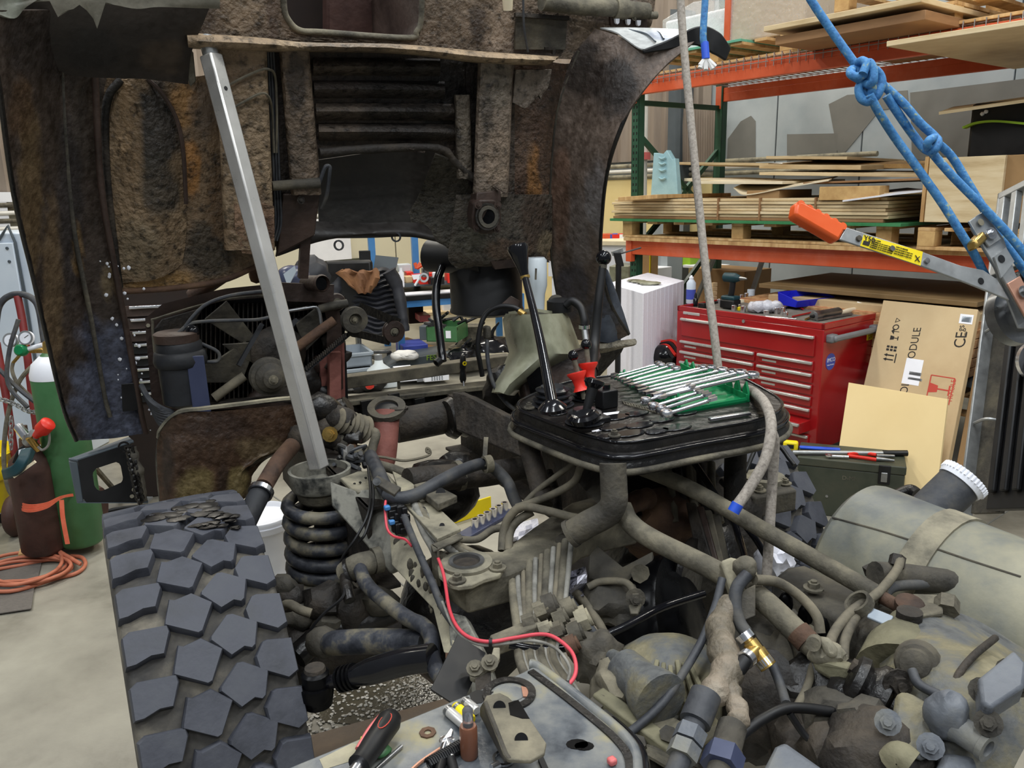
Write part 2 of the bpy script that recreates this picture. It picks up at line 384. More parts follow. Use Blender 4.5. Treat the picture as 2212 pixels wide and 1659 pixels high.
def corr(nm,par,u0,v0,u1,v1,t,n,m='corrug',d=.025):
 a,b,c=R(u0,v0,t),R(u1,v0,t),R(u0,v1,t);g=G();ex=(b-a)/n
 rows=[[a+ex*(j+.5*k)+RB*(d*(.5 if(k%2)else-.5))for j in range(n)for k in(0,1)],[a+ex*(j+.5*k)+RB*(d*(.5 if(k%2)else-.5))+(c-a)for j in range(n)for k in(0,1)]]
 return g.grid(rows,.004).o(nm,M[m],par,ang=20)
corr('corrugated_sheet',wb,1476,232,1549,352,2.05,14)
for k in range(5):G().obox(N(-6+1.02*k,2.2,0),RA*1.0,RB*.05,UP*1.78).o('dado_board',M['wallcream'],wb,bev=.004)
n_=30;G().grid([[N(-6+.17*(j+.5*k),2.2+.03*k,z)for j in range(n_)for k in(0,1)]for z in(1.98,5.6)],.004).o('corrugated_sheet',M['corrug'],wb,ang=20)
for k in range(3):G().tube([N(-6,2.18,1.93-.06*k),N(.9,2.18,1.93-.06*k)],.024,8,1).o('conduit',M['pipe']if k%2 else M['dustlight'],wb)
G().obox(R(1448,20,2.0),R(1476,20,2.0)-R(1448,20,2.0),RB*.2,-UP*3.2).o('wall_post',M['slate'],wb)
FA=N(-6.0,2.3,0)
wf=T('wall_far','far end wall with corrugated sheet above and cream boards below','wall');wf['kind']='structure';del wf['category']
G().obox(FA-RA*.3,-RB*16,RA*.1,UP*6).o('backing',M['wallpale'],wf)
def F(u,v,t=0):
 r=ray(u,v);return EYE+r*(((FA-EYE).dot(RA)+t)/r.dot(RA))
for k in range(15):
 G().obox(FA-RB*(1.05*k+1.04),RB*1.03,RA*.03,UP*1.35).o('dado_board',M['wallpale']if k<8 else M['wallcream'],wf,bev=.004)
n_=60;rows=[[FA-RB*(.14*(j+.5*k))+RA*(.03*k)+UP*z for j in range(n_)for k in(0,1)]for z in(1.62,5.8)]
G().grid(rows,.004).o('corrugated_sheet',M['corrug'],wf,ang=20)
for k in range(4):
 G().tube([FA+RA*.1+UP*(1.66-.085*k),FA-RB*9+RA*.1+UP*(1.66-.085*k)],.026,8,1).o('conduit',M['pipe']if k%2 else M['dust'],wf)
def W_(nm,u0,v0,u1,v1,m,t=.05,d=.04):
 a,b,c=F(u0,v0,t),F(u1,v0,t),F(u0,v1,t);a2=V((a.x,a.y,a.z));return G().obox(a,V((b.x-a.x,b.y-a.y,0)),-RA*d,UP*(c.z-a.z)).o(nm,M[m],None)
rk=T('pallet_rack','tall pallet rack with orange beams and green perforated uprights','rack')
def upright(s,t,ztop,par=rk,seen=True):
 p=N(s,t,0);g=G();w=.075
 g.obox(p,RA*w,RB*.006,UP*ztop).obox(p,RA*.006,RB*.07,UP*ztop).obox(p+RA*(w-.006),RA*.006,RB*.07,UP*ztop)
 u=g.o('upright',M['rackgreen'],par)
 if seen:
  h=G()
  for k in range(int(ztop/.05)):
   z=.05+.05*k
   for x_ in(.018,.05):h.prism([p+RA*(x_+dx)-RB*.0015+UP*(z+dz)for dx,dz in((0,0),(.011,.005),(.011,.022),(0,.024))],RB*.002)
  h.o('slot',M['black'],u,kind='stuff')
 return p
SL=-.035
ZB1,ZB2=1.15,2.40
upright(SL,0,2.42);upright(SL,1.07,3.6,seen=False);upright(3.66+.04,0,3.6);upright(3.70,1.07,3.6,seen=False)
def beam(z,t,h=.115):
 g=G();p=N(.02,t,z)
 g.obox(p,RA*3.7,RB*.045,UP*h*.62).obox(p+UP*h*.6+RB*.0,RA*3.7,RB*.028,UP*h*.4)
 b=g.o('beam',M['rackorange'],rk,bev=.004)
 for s in(-.035,3.7):
  G().obox(N(s,t-.012,z-.06),RA*.06,RB*.05,UP*(h+.075)).o('end_plate',M['rackorange'],b,bev=.003)
for z in(ZB1,ZB2):
 beam(z,-.045);beam(z,1.08)
for(za,zb)in((.3,1.2),(1.2,2.0),(2.1,1.35)):
 G().bar(N(SL+.03,.06,za),N(SL+.03,1.1,zb),.03,.04).o('brace',M['rackgreen'],rk)
for z in(.25,2.35):G().bar(N(SL+.03,.06,z),N(SL+.03,1.1,z),.03,.04).o('brace',M['rackgreen'],rk)
for k in range(3):
 wd_=T('wire_deck',('welded wire deck at the left end of the top orange beam','welded wire deck in the middle of the top orange beam','welded wire deck at the right end of the top orange beam')[k],'wire deck','wire decks on the top beams')
 g=G();s_=.1+1.2*k;z=ZB2+.116
 for j in range(20):
  q=s_+.06*j;g.tube([N(q,-.058,z-.055),N(q,-.058,z+.03),N(q,-.03,z+.004),N(q,1.1,z+.004)],.0032,5,1)
 g.o('cross_wire',M['wire'],wd_,kind='stuff');g=G()
 for tt in(-.062,-.03,.12,.3,.5,.7,.9,1.08):g.tube([N(s_-.02,tt,z+(-.02 if tt<-.05 else .012)),N(s_+1.16,tt,z+(-.02 if tt<-.05 else .012))],.0035,5,1)
 g.o('long_wire',M['wire'],wd_,kind='stuff')
def pallet(nm,label,s,t,z,ln,dp,yaw=0,n=7,hb=.09,group='wooden pallets in the rack',boards=True):
 c,sn=math.cos(yaw),math.sin(yaw);x=RA*c+RB*sn;y=RB*c-RA*sn;p=N(s,t,z);r=T(nm,label,'pallet',group)
 for k in range(3):
  for j in range(3):G().obox(p+x*(ln-.1)*(j/2)+y*(dp-.1)*(k/2)+UP*.018,x*.1,y*.1,UP*hb).o('block',M['pineend'],r,bev=.004)
 for k in range(3):G().obox(p+y*(dp-.1)*(k/2),x*ln,y*.1,UP*.018).o('bottom_board',M['pine'],r,bev=.002)
 for j in range(n):G().obox(p+x*((ln-.1)*j/(n-1))+UP*(.018+hb),x*.1,y*dp,UP*.02).o('deck_board',M['pine'],r,bev=.002)
 return r
def sheet(nm,label,pts,th,m,cat='board',group=None,ext=None):
 """a flat sheet whose top outline is given by points; th downwards"""
 return G().prism(pts,ext or V((0,0,-th))).o(nm,M[m],None,label,cat,group,bev=.0015)
ZT=ZB2+.135
pallet('pallet','pallet under the film-wrapped carton at the left end of the top shelf',.1,.0,ZT,1.3,1.0)
sheet('glass_sheet','sheet with green edge lying on the left pallet of the top shelf',[N(.05,-.02,ZT+.145),N(1.0,-.02,ZT+.145),N(1.0,1.0,ZT+.145),N(.05,1.0,ZT+.145)],.017,'glassgreen')
cw=T('wrapped_carton','large cardboard carton in clear stretch film on the top shelf','carton')
zc=ZT+.15
G().obox(N(.78,.12,zc-.005),RA*.62,RB*.8,UP*.8).o('carton',M['card'],cw,bev=.006)
G().obox(N(.765,.105,zc-.01),RA*.65,RB*.83,UP*.83).o('stretch_film',M['film'],cw,bev=.02)
G().obox(N(.765,.1,zc),RA*.05,RB*.02,UP*.82).o('corner_post',M['rackorange'],cw)
cw2=T('wrapped_bundle','low film-wrapped white bundle beside the big carton on the top shelf','bundle')
G().obox(N(.12,.2,zc),RA*.6,RB*.6,UP*.27).o('bundle',M['white'],cw2,bev=.02)
G().prism([N(.1,.19,zc),N(.74,.19,zc),N(.74,.19,zc+.34),N(.4,.19,zc+.36),N(.1,.19,zc+.28)],RB*.66).o('stretch_film',M['film'],cw2,bev=.01)
G().obox(N(1.56,.0,ZT-.01),RA*.42,RB*.45,UP*.2).o('foam_block',M['foam'],None,'white foam block lying on the top orange beam deck','foam block',bev=.004)
G().obox(N(1.86,-.03,ZT-.01),RA*.34,RB*.9,UP*.045).o('timber_offcut',M['pine'],None,'short board on the wire deck right of the white foam block','timber',bev=.004)
def deckstack(nm,lab,pts_front,t0,dp,th,m,cat='board',group='boards on the top shelf'):
 (u0,v0),(u1,v1)=pts_front;a,b=R(u0,v0,t0),R(u1,v1,t0);z=(a.z+b.z)/2;a.z=b.z=z
 return G().obox(a-UP*th,b-a,RB*dp,UP*th).o(nm,M[m],None,lab,cat,group,bev=.003)
p2=pallet('pallet','pallet carrying the long dark board at the right of the top shelf',1.62,.1,ZT+.2,1.2,1.0)
deckstack('long_board','thick board end jutting out above the white foam block',((1650,50),(1990,0)),-.5,1.6,.03,'ply')
deckstack('long_board','second board just below the jutting one on the top shelf',((1675,78),(2000,22)),-.45,1.5,.05,'plydark')
deckstack('plywood_sheet','pale plywood sheet jutting over the beam at the right end',((1915,92),(2330,20)),-.55,1.7,.028,'ply')
pallet('pallet','pallet under the jutting pale plywood sheet at the right end',2.35,-.05,ZT,1.2,1.0)
G().obox(N(1.95,-.08,ZT+.33),RA*.16,RB*.5,UP*.12).o('concrete_block',M['panelstain'],None,'grey hollow block between the boards on the top shelf','block',bev=.006)
G().obox(N(2.1,-.12,ZT+.32),RA*.3,RB*.4,UP*.16).o('timber_offcut',M['pineend'],None,'wooden pallet block beside the grey hollow block on the top shelf','timber',bev=.004)
ZM=ZB1+.115
G().obox(N(-.02,-.1,ZM),RA*3.7,RB*1.15,UP*.028).o('shelf_board',M['pine'],None,'long wooden deck board lying on the lower orange beams','board',bev=.002)
pallet('pallet','long pallet under the plywood pack on the middle shelf',-.03,-.1,ZM+.03,2.25,1.1,n=9)
zg=ZM+.03+.13
sheet('green_sheet','long green-edged sheet lying under the plywood pack',[N(-.12,-.16,zg+.02),N(2.3,-.16,zg+.02),N(2.4,1.0,zg+.02),N(-.12,1.0,zg+.02)],.02,'greenedge')
pk=T('plywood_pack','banded pack of pale plywood sheets on the middle shelf','plywood pack')
z=zg+.021
for k in range(7):
 j=.012*math.sin(k*2.3);h=.022
 G().obox(N(-.1+j,-.14+.6*j,z),RA*(2.28+.02*(k%3)),RB*1.1,UP*(h-.003)).o('plywood_sheet',M['ply']if k!=0 else M['plydark'],pk,bev=.002);z+=h
for s_ in(.95,1.3,1.72):G().obox(N(s_,-.152,zg+.02),RA*.012,RB*1.13,UP*(z-zg-.018)).o('strap',M['plydark'],pk)
zp=z
random.seed(3)
off=[((1335,426),(1420,420),-.3,.9,.03,'pine','narrow board end sticking out left past the rack upright'),((1500,392),(1690,392),-.12,.8,.018,'plypale','pale board lying lowest among the offcuts above the pack'),((1478,385),(1640,392),.05,.8,.022,'plypale','pale thick board left of centre on the offcut heap'),((1640,372),(2120,377),.0,.9,.02,'ply','long pale plywood strip across the offcut heap'),((1640,355),(1860,357),.2,.8,.03,'ply','double board end high on the offcut heap'),((1655,337),(1830,338),.25,.8,.02,'ply','topmost short board of the offcut heap'),((1460,350),(1660,352),.35,.7,.02,'ply','back board lying across the left half of the offcut heap'),((1690,352),(2212,356),.5,.5,.03,'pineend','row of board ends at the back of the offcut heap'),((1735,394),(2000,384),-.1,.7,.012,'plydark','thin dark sheet inside the offcut heap'),((1880,418),(2010,412),-.1,.8,.014,'ply','thin pale strip near the right end of the pack')]
for(a_,b_,t_,dp,th,m_,lab)in off:
 a,b=R(*a_,t_),R(*b_,t_);G().obox(a-UP*th,V((b.x-a.x,b.y-a.y,b.z-a.z)),RB*dp+UP*random.uniform(-.02,.03),UP*th).o('board_offcut',M[m_],None,lab,'board','board offcuts heaped on the plywood pack',bev=.002)
vr=[[R(1585,405,-.1),R(1612,420,-.14),R(1700,404,-.14),R(1790,389,-.14)],[R(1600,398,.1),R(1640,402,.1),R(1720,395,.1),R(1800,384,.1)],[R(1650,390,.4),R(1690,392,.4),R(1760,388,.4),R(1810,380,.4)]]
G().grid([spline(r,6)for r in vr],.006).o('veneer_sheet',M['plypale'],None,'thin curled veneer sheet lying on the plywood pack','board')
G().obox(R(1612,434,-.13),RA*.26,RB*.4,UP*.07).o('timber_block',M['carddark'],None,'brown timber offcut under the curled veneer','timber',bev=.004)
G().obox(R(1768,433,-.16),RA*.4,RB*.12,UP*.085).o('timber_block',M['pineend'],None,'knotty timber block lying on the plywood pack','timber',bev=.004)
G().plate([R(1820,436,-.2),R(1935,421,-.2),R(2010,413,-.1),R(1960,408,.3),R(1850,420,.3)],.008).o('white_strip',M['white'],None,'thin white board lying askew right of the knotty block','board')
G().obox(R(2050,395,.0)-UP*.0,RA*1.0+UP*.09,RB*.8,UP*.028).o('white_faced_board',M['white'],None,'white-faced panel sloping up at the right of the offcuts','board',bev=.002)
fp=[(1405,430),(1412,330),(1432,333),(1440,324),(1452,345),(1458,342),(1465,430)]
bf=T('foam_slab','pale blue foam slab standing on the plywood pack by the upright','foam slab')
G().plate([R(u,v,-.05)for u,v in fp],.05).o('slab',M['bluefoam'],bf,bev=.004)
for v in(340,352,366,384):G().tube([R(1424,v,-.06),R(1430,v+3,-.065),R(1438,v,-.06)],.008,6).o('carved_notch',M['bluefoam'],bf)
cr=T('plywood_crate','plywood crate with pale edges at the right of the middle shelf','crate')
zc=zg+.03
G().obox(N(2.42,-.12,zc),RA*.9,RB*1.0,UP*.36).o('crate_body',M['rackorange']if 0 else M['carddark'],cr,bev=.004)
G().obox(N(2.4,-.14,zc),RA*.02,RB*1.0,UP*.37).o('side_board',M['pine'],cr)
G().obox(N(2.43,-.15,zc),RA*.4,RB*.03,UP*.36).o('front_board',M['ply'],cr,bev=.003)
pallet('pallet','pallet under the plywood crate on the middle shelf',2.4,-.15,ZM+.03,1.0,1.0)
bc=T('black_case','black fabric case with neon green stripe on the middle shelf','case')
a=R(2085,350,.1);G().obox(V((a.x,a.y,R(2085,352,.1).z)),RA*.7,RB*.4,UP*.33).o('case_body',M['black'],bc,bev=.02)
G().sweep([R(2083,276,.09),R(2110,266,.09),R(2150,262,.09),R(2205,266,.09),R(2260,272,.09)],.012,.05,ups=RB).o('stripe',M['neon'],bc)
for du in(0,8):G().blob(R(2122+du,246-du*.6,.095),.012,1).o('white_mark',M['white'],bc)
G().plate([R(2028,248,-.1),R(2260,215,-.1),R(2290,205,.5),R(2060,236,.5)],.016).o('thin_board',M['ply'],None,'thin board end resting on top of the black case','board')
pallet('pallet','low pallet under the brown hardboard sheets below the rack',1.0,-.15,.34,2.4,1.0,n=8)
for k,(u0,v0,u1,v1,t_,dp,th,m_,lab)in enumerate(((1640,600,2110,668,-.1,.95,.03,'hardboard','wide brown hardboard sheet, topmost under the lower beam'),(1660,628,2110,690,-.14,.95,.05,'card','flattened tan carton under the hardboard sheet'),(1590,640,2100,705,-.2,.9,.055,'osb','rough strand board sheet, uppermost behind the red chest'))):
 a,b=R(u0,v0,t_),R(u1,v1,t_);z=(a.z+b.z)/2;a.z=b.z=z
 G().obox(a-UP*th,b-a,RB*dp,UP*th).o('sheet_board',M[m_],None,lab,'board','sheets stored under the lower beam',bev=.003)
a,b=R(1590,646,-.22),R(2100,715,-.22);z=(a.z+b.z)/2-.02
for k in range(5):
 G().obox(V((a.x,a.y,z-.055*(k+1))),V((b.x-a.x,b.y-a.y,0)),RB*.9,UP*.05).o('strand_board',M['osb'],None,('topmost','second','third','fourth','lowest')[k]+' rough strand board in the stack behind the red tool chest','board','rough strand boards behind the red chest',bev=.003)
G().obox(N(1.0,-.24,z-.32),RA*2.3,RB*.8,UP*.03).o('dark_rail',M['slate'],None,'dark steel rail under the strand boards','rail')
for(u0,v0,u1,v1,t_,d_,m_,lab,nm,ct)in((1410,482,1443,660,1.6,.25,'panelgrey','grey steel column behind the left end of the rack','steel_column','column'),(1475,536,1492,575,1.3,.2,'neon','lime green carton on a shelf behind the rack','green_carton','carton'),(1475,572,1535,578,1.25,.3,'white','small white shelf behind the rack upright','white_shelf','shelf'),(1382,545,1405,610,1.15,.12,'carddark','brown open carton behind the green upright','brown_carton','carton'),(1375,578,1410,660,1.3,.3,'paper','white printed carton behind the green upright','white_carton','carton'),(1490,578,1610,660,1.0,.4,'carddark','large open cardboard box under the rack','open_carton','carton')):
 a,b,c=R(u0,v0,t_),R(u1,v0,t_),R(u0,v1,t_);zb=0 if ct in('column','carton')and v1>600 else c.z
 G().obox(V((a.x,a.y,zb)),V((b.x-a.x,b.y-a.y,0)),RB*d_,UP*(a.z-zb)).o(nm,M[m_],None,lab,ct,bev=.004)
G().obox(R(1403,535,.3),RA*.012,RB*.012,-UP*.6).o('yellow_stick',M['yellow'],None,'thin yellow stick standing behind the green upright','stick')
G().bar(R(1497,662,.5),R(1545,552,.5),.03,.03).o('grey_brace_rod',M['galv'],None,'grey steel rod leaning under the lower beam','rod')
G().bar(R(1622,640,.6),R(1650,552,.6),.03,.03).o('grey_brace_rod',M['galv'],None,'second grey rod leaning right of the open carton','rod')
wp=T('drain_pipe','white vertical pipe with red clamp behind the green upright','pipe')
pp=R(1388,400,1.3)
G().cyl(V((pp.x,pp.y,0)),V((pp.x,pp.y,4.5)),.045).o('pipe',M['pipe'],wp)
G().lathe(R(1389,345,1.3),UP,[(0,.05),(0,.075),(.07,.075),(.07,.05)]).o('clamp',M['redvalve'],wp)
fw=T('foam_stack','tall white block of foam sheets standing left of red chest','foam block')
zt=1.0;a,b,c=Zp(1312,612,zt),Zp(1390,634,zt),Zp(1478,606,zt)
ey=(c-b)/10
for k in range(10):G().obox(V((b.x,b.y,.12))+ey*k,a-b,ey*.985,UP*(zt-.12)).o('foam_sheet',M['foam'],fw,bev=.0025)
G().obox(V((b.x,b.y,.0)),(a-b),c-b,UP*.118).o('base',M['pine'],fw)
g=G()
for q in range(4):g.blob(Zp(1405-q*12,612-q*2,zt+.012),.05-.005*q,q,.3,2,(1.6,1,.3))
g.o('crumpled_bag',M['milky'],None,'crumpled clear plastic bag lying on the white foam block','bag')
ZC=.9
c1,c2,c3=Zp(1463,660,ZC),Zp(1781,700,ZC),Zp(1862,672,ZC)
cx=(c2-c1).normalized();cy=V((-cx.y,cx.x,0));cw_,cdp=(c2-c1).length,(c3-c2).dot(cy)
tc=T('tool_chest','wide red rolling tool chest with aluminium drawer pulls, loaded on top','tool chest')
def CF(s,z,off=0):return c1+cx*(s*cw_)-cy*off+UP*(z-ZC)
HB=.13
G().obox(CF(0,HB),cx*cw_,cy*cdp,UP*(ZC-.035-HB)).o('body',M['toolred'],tc,bev=.006)
g=G()
for(p,x,y)in((CF(0,ZC-.035),cx*cw_,cy*.02),(CF(0,ZC-.035)+cy*(cdp-.02),cx*cw_,cy*.02),(CF(0,ZC-.035),cx*.02,cy*cdp),(CF(1,ZC-.035)-cx*.02,cx*.02,cy*cdp)):g.obox(p,x,y,UP*.035)
g.o('top_rim',M['toolred'],tc,bev=.003)
G().obox(CF(0,ZC-.033)+cx*.02+cy*.02,cx*(cw_-.04),cy*(cdp-.04),UP*.012).o('top_mat',M['topmat'],tc)
HT=ZC-HB
def drawer(s0,s1,f0,f1,out=0.):
 z0,z1=ZC-HT*f1,ZC-HT*f0;w=(s1-s0)*cw_
 d=G().obox(CF(s0,z0,.012+out),cx*w,cy*(.02+out),UP*(z1-z0-.008)).o('drawer',M['toolred'],tc,bev=.004)
 G().obox(CF(s0,z1-.028,.03+out),cx*w,cy*.02,UP*.018).o('handle',M['alu'],d,bev=.005)
 if s1-s0<.7:G().obox(CF(s0+.03,z1-.055,.0135+out),cx*.1,cy*.003,UP*.012).o('label_strip',M['alu'],d)
 return d
drawer(.045,.955,.085,.26)
for k in range(7):
 f=.285+.0935*k
 if k<6:drawer(.045,.585,f,f+.088)
 if k<5:drawer(.61,.955,f,f+.088)
drawer(.61,.955,.285+.0935*5,.285+.0935*5+.1,.1)
drawer(.045,.585,.85,.98);drawer(.61,.955,.875,.98)
G().obox(CF(.05,ZC-.052,.004),cx*.14,cy*.006,UP*.018).o('nameplate',M['alu'],tc,bev=.002)
G().cyl(CF(.5,ZC-.045,.0),CF(.5,ZC-.045,.012),.011).o('lock',M['chrome'],tc)
sd=CF(1,ZC-.09)+cx*.0
h=G().bar(sd+cy*.04+cx*.04,sd+cy*(cdp-.02)+cx*.04,.035,.035).o('side_handle',M['greyplastic'],tc,bev=.012)
for q in(.06,cdp-.06):G().cbox(sd+cy*q+cx*.018,cx,cy,UP,.05,.07,.05).o('handle_mount',M['greyplastic'],h,bev=.012)
p=CF(1,ZC-.235)+cx*.0005+cy*.09
bd=G().lathe(p,cx,[(0,.05),(.0015,.05)],28).o('round_sticker',M['labelblue'],tc)
text('IMCO',p+cx*.0022-cy*.04-UP*.0,cy,UP,.034,M['paper'],bd);text('Water Products',p+cx*.0022-cy*.036-UP*.022,cy,UP,.011,M['paper'],bd)
p=CF(1,ZC-.16)+cx*.0005+cy*(cdp-.11)
st=G().obox(p,cx*.0012,cy*.075,UP*.05).o('yellow_sticker',M['yellow'],tc)
text('LOTS',p+cx*.002+cy*.008+UP*.026,cy,UP,.026,M['ink'],st);text('LAST',p+cx*.002+cy*.008+UP*.006,cy,UP,.022,M['ink'],st)
for(s_,t_)in((.06,.06),(.94,.06),(.06,.9),(.94,.9)):
 q=CF(s_,0)+cy*t_*cdp;q.z=.06
 w_=G().cyl(q-cx*.02,q+cx*.02,.06,n=18).o('caster',M['black'],tc);G().bar(q+UP*.0,q+UP*.072,.05,.05,up=cx).o('fork',M['galv'],w_)
zt_=ZC-.021
def TT(u,v,dz=0.):return Zp(u,v,zt_+dz)
def thing(nm,lab,cat,bm,m,group=None,bev=0.):return bm.o(nm,M[m],None,lab,cat,group,bev=bev)
b=TT(1492,655);sc_=T('spray_can','blue and white spray can at the back left of the red chest','spray can')
G().lathe(b,UP,[(0,.031),(.004,.033),(.145,.033),(.165,.02)],20).o('can_body',M['cabwhite'],sc_);G().lathe(b+UP*.03,UP,[(0,.0335),(.07,.0335)],20).o('blue_band',M['labelblue'],sc_);G().lathe(b+UP*.165,UP,[(0,.016),(.02,.016),(.026,.008),(.034,.006)]).o('nozzle',M['white'],sc_)
b=TT(1502,662);sc_=T('dropper_bottle','small dark dropper bottle standing by the spray can','bottle')
G().lathe(b,UP,[(0,.017),(.05,.017),(.06,.009)]).o('bottle',M['blackgloss'],sc_);G().lathe(b+UP*.06,UP,[(0,.01),(.02,.009),(.035,.004)]).o('cap',M['black'],sc_)
b=TT(1577,667);dr=T('impact_driver','dark teal cordless impact driver standing on its battery on the chest','power drill')
G().cbox(b+UP*.035,cx,cy,UP,.115,.085,.06).o('battery',M['black'],dr,bev=.01);G().cbox(b+UP*.075,cx,cy,UP,.11,.075,.03).o('battery_foot',M['navyteal'],dr,bev=.01)
G().tube([b+UP*.08,b+UP*.13+cx*.01,b+UP*.19+cx*.015],.02,10).o('grip',M['black'],dr)
G().lathe(b+UP*.21-cx*.06,cx,[(0,.02),(.01,.032),(.09,.034),(.11,.026),(.13,.018)],16).o('housing',M['navyteal'],dr);G().lathe(b+UP*.21+cx*.07,cx,[(0,.014),(.03,.011),(.055,.006)]).o('chuck',M['steel'],dr)
random.seed(11)
sk=[(1585,672,.012,.04),(1596,668,.011,.035),(1605,675,.013,.045),(1618,673,.01,.04),(1543,650,.012,.03),(1553,655,.011,.03),(1602,645,.011,.03),(1612,643,.011,.035),(1620,648,.012,.03),(1677,678,.013,.04),(1690,680,.012,.05),(1664,672,.012,.03),(1697,684,.011,.03),(1655,680,.014,.03)]
where=['in front of the driver','left of the yellow clip, by the driver','standing right of the driver battery','right of the driver, tall','in the back left row','second in the back left row','behind the driver','behind the driver, right','between driver and plastic bag','right of the plastic bag','tall one in front of the blue bin','at the foot of the plastic bag','below the blue bin, small','lying nearest the front edge']
for(u,v,r,h_),w_ in zip(sk,where):
 p=TT(u,v);g=G();g.ringtube(p,UP,r*.62,r*1.35,h_,14);g.cyl(p,p+UP*h_*.6,r*.7,n=6);g.o('socket',M['chrome'],None,'chrome socket on the chest top, '+w_,'socket','sockets on the red chest',bev=.0015)
thing('yellow_clip','small yellow clip among the sockets','clip',G().cbox(TT(1598,667,.012),cx,cy,UP,.02,.03,.025),'yellow',bev=.003)
g=G()
for k in range(6):g.blob(TT(1630+k*9,664-3*(k%2),.035+.012*(k%2)),.045,k,.35,2,(1.1,.9,.85),3.5)
g.o('plastic_bag',M['binclear'],None,'crumpled clear plastic bag in the middle of the chest top','bag')
thing('cream_jar_lid','pale cream lid behind the impact driver','lid',G().lathe(TT(1600,652),UP,[(0,.035),(.018,.035),(.02,.03)],18),'plypale')
thing('white_tin','short white tin behind the plastic bag','tin',G().lathe(TT(1622,640),UP,[(0,.028),(.05,.028),(.052,.025)],18),'cabwhite')
b0,b1=TT(1718,664,.02),TT(1795,656,.02);bx=(b1-b0);bx.z=0;by=V((-bx.y,bx.x,0)).normalized()
bb=T('parts_bin','bright blue plastic parts bin tilted on the chest top','bin')
for nm,pts in(('bin_front',[b0,b0+bx,b0+bx*1.02+UP*.05-by*.02,b0-bx*.02+UP*.045-by*.02]),('bin_back',[b0+by*.16,b0+bx+by*.16,b0+bx+by*.17+UP*.085,b0+by*.17+UP*.085]),('bin_side',[b0,b0+by*.16,b0+by*.17+UP*.085,b0-by*.02+UP*.045-bx*.02]),('bin_side',[b0+bx,b0+bx+by*.16,b0+bx+by*.17+UP*.085,b0+bx*1.02-by*.02+UP*.05]),('bin_floor',[b0,b0+bx,b0+bx+by*.16,b0+by*.16])):
 G().plate(pts,.004).o(nm,M['blueplastic'],bb,bev=.0015)
a_,b_=TT(1757,683,.028),TT(1815,672,.03)
cyl_=T('metal_canister','dull grey metal canister lying at the right of chest top','canister');ln=(b_-a_).length
G().lathe(a_,b_-a_,[(0,.02),(.004,.03),(ln*.2,.03),(ln*.22,.027),(ln*.92,.027),(ln,.018)],18).o('barrel',M['steel'],cyl_);G().lathe(a_-(b_-a_).normalized()*.025,b_-a_,[(0,.008),(.025,.012)]).o('nozzle',M['black'],cyl_)
a_,b_=TT(1815,676,.02),TT(1846,668,.022);kn=T('putty_knife','scraper with cream handle at right corner of the chest','scraper')
G().tube([a_,a_.lerp(b_,.5),b_],lambda t:.013+.003*math.sin(3.1*t),10).o('handle',M['plypale'],kn);G().plate([b_,b_+cx*.02+UP*.005,b_+cy*.03+cx*.03+UP*.04,b_+cy*.03+UP*.045],.003).o('blade',M['steel'],kn)
for k,(a_,b_,r,m_,lab)in enumerate((((1765,691),(1840,678),.008,'steel','long steel bar lying along the front right chest edge'),((1712,684),(1768,672),.006,'toolred','red handled tool under the grey canister'),((1655,684),(1720,690),.007,'chrome','chrome ratchet bar lying near the chest front edge'),((1690,668),(1735,652),.007,'black','black bar lying against the blue bin'),((1740,690),(1766,678),.006,'brass','brass drift lying below the canister'),((1700,655),(1735,668),.006,'toolred','red tray edge strip behind the blue bin'),((1535,655),(1570,648),.008,'black','black flat tool at the back of the chest'))):
 G().tube([TT(*a_,r+.002),TT(*b_,r+.002)],r,8,1).o('hand_tool',M[m_],None,lab,'tool','loose tools on the red chest')
thing('small_black_box','small black box at the left of the chest top','box',G().cbox(TT(1518,660,.018),cx,cy,UP,.05,.04,.035),'black',bev=.004)
g=G()
for k in range(4):g.obox(TT(1522+3*k,650-k,-.0)+UP*(.012+.028*k),cx*(.07-.012*k),cy*.05,UP*.026)
g.o('stepped_packing',M['card'],None,'pale stepped packing piece behind the grey rope','packing')
hb=T('bike_helmet','black and red bicycle helmet on white boxes left of red chest','helmet');p=Zp(1445,792,.44)
G().blob(p+UP*.08,.125,4,.06,3,(1.25,.85,.75)).o('shell',M['blackgloss'],hb)
for k in range(4):G().tube([p+UP*(.09+.02*k)-cx*.13+cy*(-.09+.02*k),p+UP*(.15+.012*k)-cy*(.07-.03*k),p+UP*(.09+.02*k)+cx*.12+cy*(-.09+.02*k)],.012,6).o('red_vent_rib',M['redplastic']if k%2 else M['black'],hb)
for k in range(2):thing('white_box',('upper' if k else 'lower')+' white carton under the bicycle helmet','carton',G().obox(Zp(1405,800,.4)-UP*(.2*(2-k)),cx*.36,cy*.3,UP*.197),'white','white cartons under the helmet',bev=.004)
q0=P(1908,648,4.95);q1=q0+RA*.56;q2=P(1806,1080,4.62)
SB=PL(q0,q1,q2);n_=SB.n
sb=T('panel_carton','tall flat printed cardboard carton leaning behind the tan board','carton')
crn=[SB(1908,648),SB(2113,668),SB(2042,1075),SB(1815,1050)]
dn=(crn[3]-crn[0]).normalized();crn[3]=crn[0]+dn*1.13;crn[2]=crn[1]+dn*1.13
G().prism(crn,-n_*.05).o('carton_body',M['card'],sb,bev=.004)
ex=(crn[1]-crn[0]).normalized();up_=-dn
def onc(s,u,v,size,m='ink',x=None,y=None):return text(s,SB(u,v,.0006),x or up_,y or-ex,size,M[m],sb)
onc('SOLAR MODULE',1957,862,.062);onc('MONO-S',1983,935,.055)
onc('CE',2083,752,.085);onc('gs',2081,716,.05);onc('REG. 40012',2084,735,.012)
